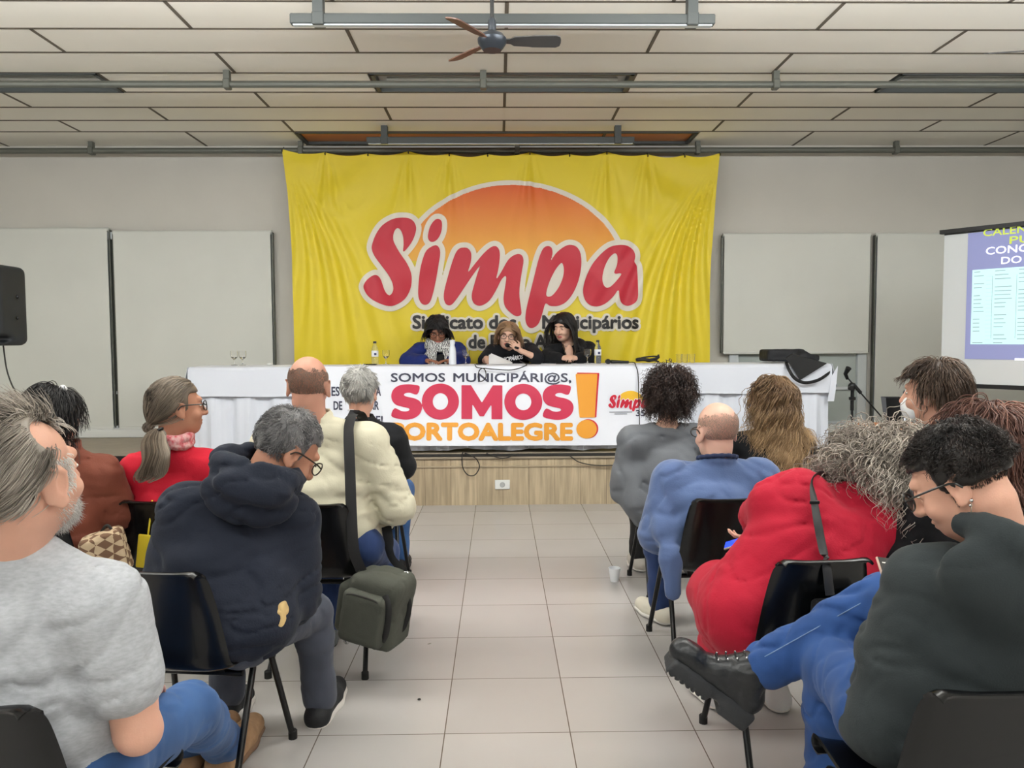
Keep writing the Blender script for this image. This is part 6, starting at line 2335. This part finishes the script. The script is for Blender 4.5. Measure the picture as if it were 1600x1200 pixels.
sets = [strands(c, R, 1.1, 1300, .34, 14, lambda u: (u[:, 2] > -.5) & ~((u[:, 1] > .38) & (u[:, 2] < .5)), 37, part=-.01, lift=.03, grav=.3, thick=.011, rad=.003, push=pushes(J), wave=.003, wl=.15, lenvar=.2)]
hair_obj('hair', sets, H_BLACK, P9, (scalp_cap(c, R, 1.1, .007, True), .011, None), .12, label='long straight black hair')
eyes(c, R, 1.1, P9, H_BLACK, shut=True)
F = Field()
n = J['neck']
F.chain([n + V(-.055, -.03, .0), n + V(-.03, -.125, -.06), n + V(.0, -.16, -.15)], [.012, .022, .012], .02, flat=(V(0, 1, 0), .6))
F.ell(n + V(-.005, -.10, -.075), (.040, .035, .085), None, .02)
sdf_obj('neckline', F, SK_LIGHT, P9, h=.008)
mb = MB()
for sg in (-1, 1):
    mb.tube(smoothpath([n + V(.06 * sg, .0, .015), n + V(.055 * sg, -.11, -.03), n + V(.035 * sg, -.15, -.12), n + V(.01 * sg, -.165, -.19)], 14), .006, 6)
build('necklace', mb, mat('necklace_dark', rgb(70, 58, 40), .5), P9)
# ------------------------------------------------------------------ things on the table
m_clear = mat('clear_glass', (1, 1, 1, 1), .02, trans=1., ior=1.45)
m_pet = mat('clear_bottle', (.95, .98, 1, 1), .06, trans=.92, ior=1.2)
m_label = mat('bottle_label', rgb(232, 234, 238), .6)
m_cap = mat('bottle_cap', rgb(50, 52, 58), .5)


def bottle(px, label, Y=7.33):
    b = V(at(px, 560, Y)[0], Y, TZ + .004)
    t = thing('water_bottle', b, label, 'bottle', 'water bottles on the long table')
    build('shell', MB().lathe([(.002, 0), (.029, 0), (.032, .01), (.032, .06), (.030, .065), (.032, .07), (.032, .135), (.028, .155), (.014, .185), (.013, .20), (.002, .201)], b, 18), m_pet, t)
    build('cap', MB().lathe([(.002, .198), (.0155, .198), (.0155, .218), (.002, .219)], b, 14), m_cap, t)
    build('label', MB().lathe([(.0328, .075), (.0331, .08), (.0331, .125), (.0328, .13)], b, 18, cap=False), m_label, t)
    build('label_mark', MB().box(b + V(.008, -.0335, .098), (.022, .003, .022)), mat('label_navy', rgb(50, 54, 92), .6), t, smooth=False)


bottle(586, 'clear water bottle on the table beside the woman in the blue jumper')
bottle(934, 'clear water bottle on the table beside the woman in the black cardigan')


def goblet(px, label, Y=7.34, s=1.):
    b = V(at(px, 560, Y)[0], Y, TZ + .004)
    prof = [(.002, 0), (.032, 0), (.033, .003), (.008, .008), (.0055, .014), (.0055, .05), (.012, .058), (.030, .075), (.035, .10), (.033, .135), (.031, .135), (.033, .10), (.028, .077), (.008, .062), (.002, .060)]
    build('water_goblet', MB().lathe([(r * s, z * s) for r, z in prof], b, 20), m_clear, base=b, label=label, cat='glass', group='stemmed glasses on the long table')


goblet(366, 'empty stemmed glass, first of the pair on the bare end of the table')
goblet(379, 'empty stemmed glass, second of the pair on the bare end of the table', 7.30)
goblet(603, 'stemmed glass between the water bottle and the woman in the blue jumper')
goblet(728, 'stemmed glass between the blue jumper and the blonde speaker')
goblet(918, 'stemmed glass in front of the woman in the black cardigan')
b = V(at(1071, 560, 7.30)[0], 7.30, TZ + .004)
for k in range(3):
    bb = b + V((k - 1) * .062, .02 * (k % 2), 0)
    build('tumbler', MB().lathe([(.002, 0), (.024, 0), (.029, .085), (.027, .085), (.022, .005), (.002, .005)], bb, 18), m_clear, base=bb, label='small clear tumbler, %s of three behind the curly dark hair' % ('first', 'middle', 'last')[k], cat='glass', group='tumblers on the long table')
# white water cup held up in front of the scarf
b = V(at(707, 560, 7.24)[0], 7.24, TZ + .004)
t = thing('desk_lamp_shade', b, None, None)
bpy.data.objects.remove(t)
t = thing('white_bottle', b, 'matt white bottle standing in front of the checked scarf', 'bottle')
build('shell', MB().lathe([(.002, 0), (.035, 0), (.036, .01), (.034, .12), (.030, .15), (.020, .18), (.026, .20), (.026, .225), (.002, .23)], b, 18), mat('white_gloss', rgb(226, 230, 238), .3), t)
build('spout', MB().tube([b + V(-.02, 0, .155), b + V(-.10, -.01, .16)], .006, 8), m_white, t)
# phones lying on the table
for (px, Y, w, lb) in ((578, 7.22, .12, 'dark phone lying flat beside the first water bottle'), (752, 7.16, .10, 'dark phone lying at the table edge before the papers'), (833, 7.18, .14, 'dark phone lying on the table before the blonde speaker'), (880, 7.2, .14, 'dark phone under the clasped hands of the cardigan speaker')):
    p = V(at(px, 560, Y)[0], Y, TZ + .009)
    t = thing('phone', p, lb, 'phone', 'phones on the long table')
    build('case', MB().box(p, (w, .07, .009), bev=.003), m_black, t)
    build('screen', MB().box(p + V(0, 0, .0048), (w - .008, .062, .001)), mat('phone_glass', rgb(14, 15, 18), .1), t, smooth=False)
p = V(at(421, 560, 7.3)[0], 7.3, TZ + .004)
build('napkin', MB().ell(p + V(0, 0, .008), (.03, .025, .012), None, 10, 6), m_white, label='crumpled white napkin on the bare end of the table', cat='napkin')
# microphone lying on the table and its cable
a, b = at(950, 565, 7.12), at(982, 568, 7.16); a[2] = TZ + .026; b[2] = TZ + .018
d = nrm(b - a)
t = thing('microphone', a, 'dark microphone lying on the table edge, cable hanging over the front', 'microphone')
build('handle', MB().tube([a + d * .03, a + d * .2], [.017, .012], 14), m_black, t)
build('mesh_head', MB().ell(a, (.024, .024, .028), zto(d), 14, 9), MATS['mic_mesh'], t)
e = a + d * .2
pts = [e, e + V(.05, -.02, -.004), V(at(993, 570, FY)[0], FY - .02, TZ - .01), at(997, 585, FY - .035), at(998, 620, FY - .04), at(999, 650, FY - .04), at(1000, 700, FY - .03), at(1001, 709, STY - .03)]
build('mic_cable', MB().tube(smoothpath(pts, 40), .0045, 6), m_dark, label='thin black cable hanging down from the lying microphone over the banner', cat='cable')
pts = [at(812, 560, 7.35), at(822, 567, FY + .05), at(820, 572, FY - .03), at(800, 578, FY - .04), at(772, 577, FY - .045), at(752, 576, FY - .045), at(747, 588, FY - .045), at(751, 596, FY - .045), at(759, 590, FY - .05), at(757, 577, FY - .05), at(745, 574, FY - .04), at(742, 570, FY + .02)]
pts[0][2] = TZ + .03; pts[1][2] = TZ + .012; pts[-1][2] = TZ + .012
build('mic_cable', MB().tube(smoothpath(pts, 60), .0045, 6), m_dark, label='black cable looping over the slogan from the blonde speaker', cat='cable')
p = V(at(1012, 560, 7.25)[0], 7.25, TZ + .03)
rnd = random.Random(3); pts = []
for k in range(26):
    t_ = k * .75
    pts.append(p + V(.10 * math.cos(t_) * (1 + .1 * rnd.random()), .05 * math.sin(t_), -.012 + .05 * abs(math.sin(t_ * .37)) * rnd.random() + .0008 * k))
build('cable_coil', MB().tube(smoothpath(pts, 130), .008, 6), m_dark, label='small heap of coiled black cable beside the lying microphone', cat='cable')
# cables on the stage edge
for k, pp in enumerate(([(724, 706), (722, 712), (723, 730), (731, 742), (742, 742), (749, 730), (745, 718), (735, 711), (726, 708)], [(760, 708), (778, 715), (792, 715), (806, 710)], [(890, 712), (905, 722), (930, 727), (962, 727)])):
    lb = ('black cable loop hanging over the wood riser above the outlet', 'short black cable sagging from the stage edge by the outlet', 'thin black cable running down the riser behind the grey sweater')[k]
    pts = [at(u, v, STY - .034 - .003 * i) for i, (u, v) in enumerate(pp)]
    build('stage_cable', MB().tube(smoothpath(pts, 40), .005, 6), m_dark, label=lb, cat='cable')
pts = [atz(1225, 700, STZ + .01) * V(1, 0, 1) + V(0, 7.0, 0), at(1260, 703, 6.99), at(1290, 705, 7.0), at(1330, 701, 7.02), at(1370, 700, 7.05)]
for q in pts: q[2] = STZ + .008
build('stage_cable', MB().tube(smoothpath(pts, 30), .008, 6), m_dark, label='dark cable lying on the stage floor below the draped table end', cat='cable')

# black equipment bag on the table end
F = Field()
c0, c1 = at(1193, 560, 7.28), at(1250, 560, 7.28)
zb = TZ + .012
F.box(V((c0[0] + c1[0]) / 2, 7.28, zb + .060), ((c1[0] - c0[0]) / 2 - .02, .11, .032), None, .024, .02)
F.box(V(c1[0] - .01, 7.20, zb + .035), (.10, .08, .012), rotz(.3), .02, .04)
F.chain([V(c1[0] - .07, 7.16, zb + .08), V(c1[0] - .03, 7.12, zb + .05), V(c1[0] + .06, 7.12, zb + .03)], [.035, .045, .02], .03)
t = thing('equipment_bag', V((c0[0] + c1[0]) / 2, 7.28, TZ), 'black padded bag lying on the draped table end with its flap hanging forward', 'bag')
sdf_obj('body', F, mat('bag_black', rgb(24, 25, 29), .7, bump=.2, bscale=200), t, h=.010, disp=folds(.006, (14, 14, 14), 4))
pts = [at(1228, 566, 7.0), at(1234, 580, FY - .0), at(1243, 592, FY), at(1258, 598, FY), at(1278, 594, FY), at(1294, 584, FY + .02), at(1300, 578, 7.1)]
build('strap', MB().tube(smoothpath(pts, 36), .015, 8, flat=(V(0, 1, .2), .15)), m_black_m, t)
flap = [(1228, 560), (1238, 553), (1262, 560), (1292, 568), (1250, 594), (1240, 578)]
flY = lambda v: 6.945 - .012 * (v - 553) / 41.
build('flap', MB().prism(flap[::-1], lambda u, v: at(u, v, flY(v)), lambda u, v: at(u, v, flY(v)) + V(0, .012, .004)), m_black_m, t, smooth=False)

# ------------------------------------------------------------------ microphone stand on the stage
Y = 7.12
t = thing('microphone_stand', V(at(1332, 700, Y)[0], Y, STZ), 'black boom microphone stand on the stage beside the window', 'microphone stand')
top_ = at(1332, 607, Y); bx = top_[0]
build('pole', MB().tube([V(bx, Y, STZ + .02), V(bx, Y, top_[2])], .011, 10).tube([V(bx, Y, at(1, 650, Y)[2]), V(bx, Y, at(1, 612, Y)[2])], .016, 12), m_black, t)
build('collar', MB().lathe([(.012, 0), (.03, .005), (.03, .03), (.012, .035)], V(bx, Y, at(1, 634, Y)[2]), 14), m_black, t)
a, b = at(1324, 590, Y), at(1379, 653, Y)
build('boom', MB().tube([a, b], .007, 8).tube([at(1333, 600, Y), at(1345, 614, Y)], .016, 10), m_black, t)
build('clutch', MB().ell(at(1331, 604, Y), (.035, .03, .04), None, 12, 8).lathe([(.002, 0), (.022, 0), (.022, .03), (.002, .03)], at(1326, 606, Y) + V(0, -.03, 0), 12, rotx(PI / 2)), m_black, t)
build('mic_clip', MB().tube([at(1324, 592, Y), at(1321, 584, Y - .02), at(1326, 575, Y - .06)], [.014, .018, .026], 12), m_black, t)
for k in range(3):
    an = k * 2.094 + .3
    build('leg', MB().tube([(bx, Y, STZ + .12), (bx + .25 * math.cos(an), Y + .25 * math.sin(an), STZ + .012)], .008, 8), m_black, t)

# ------------------------------------------------------------------ projector table in front of the screen
m_twood = mat('table_orange_wood', rgb(178, 112, 64), .4, var=.12, stretch=(1, 8, 8))
TTZ = .82
x0, x1 = at(1384, 660, 5.6)[0], 4.6
t = thing('projector_table', V((x0 + x1) / 2, 5.7, 0), 'orange brown wooden table carrying the projector', 'table')
build('table_top', MB().box(V((x0 + x1) / 2, 5.7, TTZ - .02), (x1 - x0, .75, .04), bev=.006), m_twood, t)
for sx in (x0 + .06, x1 - .06):
    for y in (5.39, 6.01):
        build('leg', MB().box((sx, y, (TTZ - .04) / 2), (.05, .05, TTZ - .04)), m_steel_d, t, smooth=False)
p = V(at(1592, 655, 5.55)[0] + .02, 5.55, TTZ + .002)
t = thing('projector', p, 'white topped projector with a black front on the wooden table', 'projector')
build('housing', MB().box(p + V(0, 0, .085), (.28, .24, .05), bev=.018), mat('projector_white', rgb(222, 226, 230), .4), t)
build('lower_body', MB().box(p + V(0, 0, .04), (.25, .21, .06), bev=.012), m_black, t)
build('lens', MB().lathe([(.035, 0), (.035, .02), (.028, .022), (.025, .008), (.002, .01)], p + V(-.03, -.107, .05), 18, rotx(PI / 2)), m_black, t)
build('foot', MB().lathe([(.012, 0), (.012, .012)], p + V(-.08, -.07, 0), 10), m_black, t)
build('foot', MB().lathe([(.012, 0), (.012, .012)], p + V(.08, -.07, 0), 10), m_black, t)
# black waste bin shape on the table, laptop, small box
a, b = at(1377, 616, 5.7), at(1416, 655, 5.7)
cx = (a[0] + b[0]) / 2
build('black_container', MB().lathe([(.002, 0), (.055, 0), (.062, .05), (.092, .225), (.088, .225), (.058, .05), (.002, .01)], V(cx, 5.72, TTZ), 4, rotz(.6)), m_black, label='black tapered container on the table beyond the brown haired man', cat='container')
p = V(at(1412, 640, 5.45)[0], 5.45, TTZ)
t = thing('laptop', p, 'dark grey laptop with its bright screen turned to the man with the face mask', 'laptop')
sd = nrm(V(.92, -.38, 0)); sn2 = V(-sd[1], sd[0], 0)
build('lid', MB().box(p + V(0, 0, .155), (.012, .22, .27), rotz(-.5), bev=.004), mat('laptop_grey', rgb(84, 88, 94), .4, metal=.4), t)
build('screen', MB().box(p + rotz(-.5) @ V(.0075, 0, 0) + V(0, 0, .16), (.003, .205, .25), rotz(-.5)), mat('laptop_glow', rgb(220, 230, 245), .4, emit=rgb(230, 238, 255), estr=1.2), t, smooth=False)
build('keyboard_base', MB().box(p + rotz(-.5) @ V(.13, 0, 0) + V(0, 0, .009), (.26, .22, .016), rotz(-.5), bev=.004), MATS['laptop_grey'], t)
F = Field()
a = at(1532, 620, 5.5)
F.box(V(a[0], 5.5, TTZ + .11), (.075, .06, .075), rotz(.3), .03, .02); F.ell(V(a[0] + .03, 5.46, TTZ + .06), (.08, .06, .05), None, .03)
t = thing('backpack', V(a[0], 5.5, TTZ), 'grey backpack with a brown base on the table under the projection screen', 'bag')
_a = a
sdf_obj('body', F, mat('pack_grey', rgb(92, 94, 92), .85, bump=.2), t, h=.012, disp=folds(.008, (12, 12, 12), 3))
sdf_obj('leather_base', Field().ell(V(a[0] + .035, 5.45, TTZ + .055), (.092, .07, .053), None, .01), mat('pack_leather', rgb(112, 70, 50), .6), t, h=.01)

# ------------------------------------------------------------------ shoulder bag of the man in the cream jacket
m_bagf = mat('bag_olive_grey', rgb(74, 76, 68), .85, var=.08, bump=.2, bscale=260)
BYc = 3.32
bc = at(585, 950, BYc)
t = thing('shoulder_bag', V(bc[0], BYc, at(585, 1012, BYc)[2]), 'olive grey travel bag hanging by a black strap beside the chair of the cream jacket', 'bag')
Rb = rotz(-.35) @ roty(.16)
P = lambda x, y, z: bc + Rb @ V(x, y, z)
F = Field(); F.box(P(.015, .02, 0), (.085, .065, .115), Rb, .035, .02); F.box(P(.05, .02, .115), (.05, .05, .02), Rb, .03, .04)
sdf_obj('main_compartment', F, m_bagf, t, h=.008, disp=folds(.005, (10, 10, 10), 5))
F = Field(); F.box(P(.0, -.085, -.015), (.075, .012, .085), Rb, .028, .02)
pk = sdf_obj('front_pocket', F, m_bagf, t, h=.007, disp=folds(.003, (14, 14, 14), 6))
mb = MB().tube(smoothpath([P(-.085, -.112, -.06), P(-.085, -.116, .05), P(-.06, -.120, .085), P(.06, -.120, .085), P(.085, -.116, .05)], 24), .004, 6)
build('zip', mb, m_dark, pk)
F = Field(); F.box(P(-.125, .01, -.015), (.008, .05, .085), Rb, .025, .02)
sdf_obj('side_pocket', F, m_bagf, t, h=.008)
mb = MB().tube(smoothpath([P(.085, -.09, .11), P(.115, -.10, .06), P(.118, -.10, -.04), P(.10, -.09, -.09)], 20), .013, 8, flat=(V(0, 1, 0), .35))
mb.tube(smoothpath([P(.10, .05, .10), P(.145, .04, .04), P(.14, .03, -.05), P(.125, .02, -.08)], 18), .010, 8, flat=(V(0, 1, 0), .4))
build('carry_handle', mb, m_black_m, t)
mb = MB()
for q in (P(-.085, 0, .13), P(.10, .06, .15)):
    mb.tube([q + V(.016 * math.cos(k), 0, .02 * math.sin(k)) for k in np.linspace(0, 6.28, 11)[:-1]], .004, 6, closed=True)
mb.ell(P(-.06, -.10, -.13), (.014, .012, .014), None, 8, 6)
build('ring', mb, m_chrome, t)
pts = [P(-.085, 0, .145), at(553, 860, 3.33), at(549, 800, 3.36), at(547, 740, 3.40), at(545, 690, 3.45), at(545, 668, 3.50), at(549, 652, 3.56), at(556, 645, 3.63), at(566, 652, 3.70), at(578, 690, 3.70), at(592, 760, 3.70), at(606, 835, 3.62), at(612, 870, 3.5), P(.10, .06, .165)]
build('strap', MB().tube(smoothpath(pts, 80), .0245, 8, flat=(V(.1, 1, .1), .10)), mat('strap_webbing', rgb(34, 34, 36), .8, bump=.2, bscale=500), t)

# strap of the bag across the red dress
pts = [at(1300, 740, 2.86), at(1275, 742, 2.74), at(1269, 756, 2.66), at(1275, 800, 2.575), at(1283, 845, 2.535), at(1289, 872, 2.50), at(1291, 880, 2.43), at(1297, 930, 2.412)]
t = thing('handbag', at(1310, 960, 2.38), 'black handbag strapped across the red dress and hung behind the chair back', 'bag')
build('strap', MB().tube(smoothpath(pts, 40), .0145, 8, flat=(V(0, 1, .4), .18)), mat('strap_leather', rgb(42, 42, 44), .45), t)
build('buckle', MB().box(at(1273, 785, 2.585), (.034, .006, .012), bev=.002), m_black, t)
F = Field(); F.box(at(1318, 985, 2.40) + V(0, .0, 0), (.085, .018, .085), rotz(.06), .014, .01)
sdf_obj('body', F, mat('handbag_black', rgb(18, 18, 19), .6, bump=.15), t, h=.009, disp=folds(.003, (12, 12, 12), 2))

# phones in hands
def phone_at(name, c, R, size, label, glow, estr, case=m_black):
    t = thing('phone', c, label, 'phone')
    build('case', MB().box(c, size, R, bev=.004), case, t)
    build('screen', MB().box(c + R @ V(0, 0, size[2] / 2 + .0006), (size[0] - .008, size[1] - .010, .001), R), mat(name + '_glow', glow, .3, emit=glow, estr=estr), t, smooth=False)
    return t


zc = at(1158, 846, 3.08)
Rp = np.stack([nrm(V(.75, -.35, .35)), nrm(V(.3, .9, .1)), V(0, 0, 0)], 1)
Rp[:, 1] = nrm(Rp[:, 1] - np.dot(Rp[:, 0], Rp[:, 1]) * Rp[:, 0]); Rp[:, 2] = np.cross(Rp[:, 0], Rp[:, 1])
t = phone_at('blue_phone', zc, Rp, (.14, .072, .009), 'phone with a glowing blue screen in the hand of the woman in the red dress', rgb(40, 70, 235), 1.1, mat('phone_case_pattern', rgb(60, 54, 50), .5, col2=rgb(196, 190, 178), vscale=160))
zc = at(1400, 905, 2.06)
Rp = np.stack([nrm(V(.96, -.1, -.12)), nrm(V(.12, .8, .5)), V(0, 0, 0)], 1)
Rp[:, 1] = nrm(Rp[:, 1] - np.dot(Rp[:, 0], Rp[:, 1]) * Rp[:, 0]); Rp[:, 2] = np.cross(Rp[:, 0], Rp[:, 1])
t = phone_at('dark_phone', zc, Rp, (.075, .15, .009), 'phone with a dark screen resting over the crossed knee in jeans', rgb(40, 38, 36), .3, mat('phone_case_rose', rgb(190, 160, 146), .5))
mb = MB()
for k in range(5):
    mb.box(zc + Rp @ V(-.004, .05 - .02 * k, .0062), (.045 - .006 * (k % 3), .004, .0006), Rp)
build('screen_rows', mb, mat('phone_text', rgb(190, 186, 180), .5, emit=rgb(200, 196, 190), estr=.5), t, smooth=False)

# paper cup on the floor
q = atz(960, 908, 0); q[2] = 0
t = thing('paper_cup', q, 'white disposable cup standing on the floor beside the chair of the grey sweater', 'cup')
build('wall', MB().lathe([(.002, .002), (.024, .0), (.036, .082), (.034, .082), (.023, .006), (.002, .006)], q, 20), mat('cup_white', rgb(236, 238, 242), .5), t)
build('lip', MB().tube([q + V(.0355 * math.cos(a), .0355 * math.sin(a), .082) for a in np.linspace(0, 6.28, 19)[:-1]], .002, 6, closed=True), MATS['cup_white'], t)
# yellow folder beside the red top, woven bag on the lap
p = at(232, 862, 3.435)
build('yellow_cloth', MB().box(p, (.10, .012, .15), roty(.12), bev=.004).tube([p + V(0, .0, .07), p + V(.01, .02, .19), p + V(.01, .03, .225)], .004, 6), mat('folder_yellow', rgb(214, 190, 40), .7, bump=.2), label='yellow cloth hanging on the chair back below the red top', cat='cloth')
p = at(166, 866, 3.30)
F = Field(); F.box(p, (.062, .05, .075), rotz(.3) @ roty(-.25), .02, .02)
t = thing('patterned_bag', p - V(0, 0, .09), 'beige and brown patterned cloth bag at the side of the rust sweater', 'bag')
m_dia = bpy.data.materials.new('diamond_weave'); m_dia.use_nodes = True
_n, _l = m_dia.node_tree.nodes, m_dia.node_tree.links
_b = _n['Principled BSDF']; _b.inputs['Roughness'].default_value = .9
_tc = _n.new('ShaderNodeTexCoord'); _mp = _n.new('ShaderNodeMapping'); _mp.inputs['Rotation'].default_value = (.3, .785, .4); _mp.inputs['Scale'].default_value = (1, 1, 1.3)
_v = _n.new('ShaderNodeTexChecker'); _v.inputs['Scale'].default_value = 26
_v.inputs['Color1'].default_value = rgb(190, 168, 138); _v.inputs['Color2'].default_value = rgb(112, 84, 64)
_l.new(_tc.outputs['Object'], _mp.inputs[0]); _l.new(_mp.outputs[0], _v.inputs[0]); _l.new(_v.outputs[0], _b.inputs['Base Color'])
sdf_obj('body', F, m_dia, t, h=.009, disp=folds(.008, (12, 12, 12), 9))
build('handle', MB().tube(smoothpath([p + V(-.03, .02, .09), p + V(0, .02, .12), p + V(.03, .02, .08)], 12), .006, 8), m_dark, t)
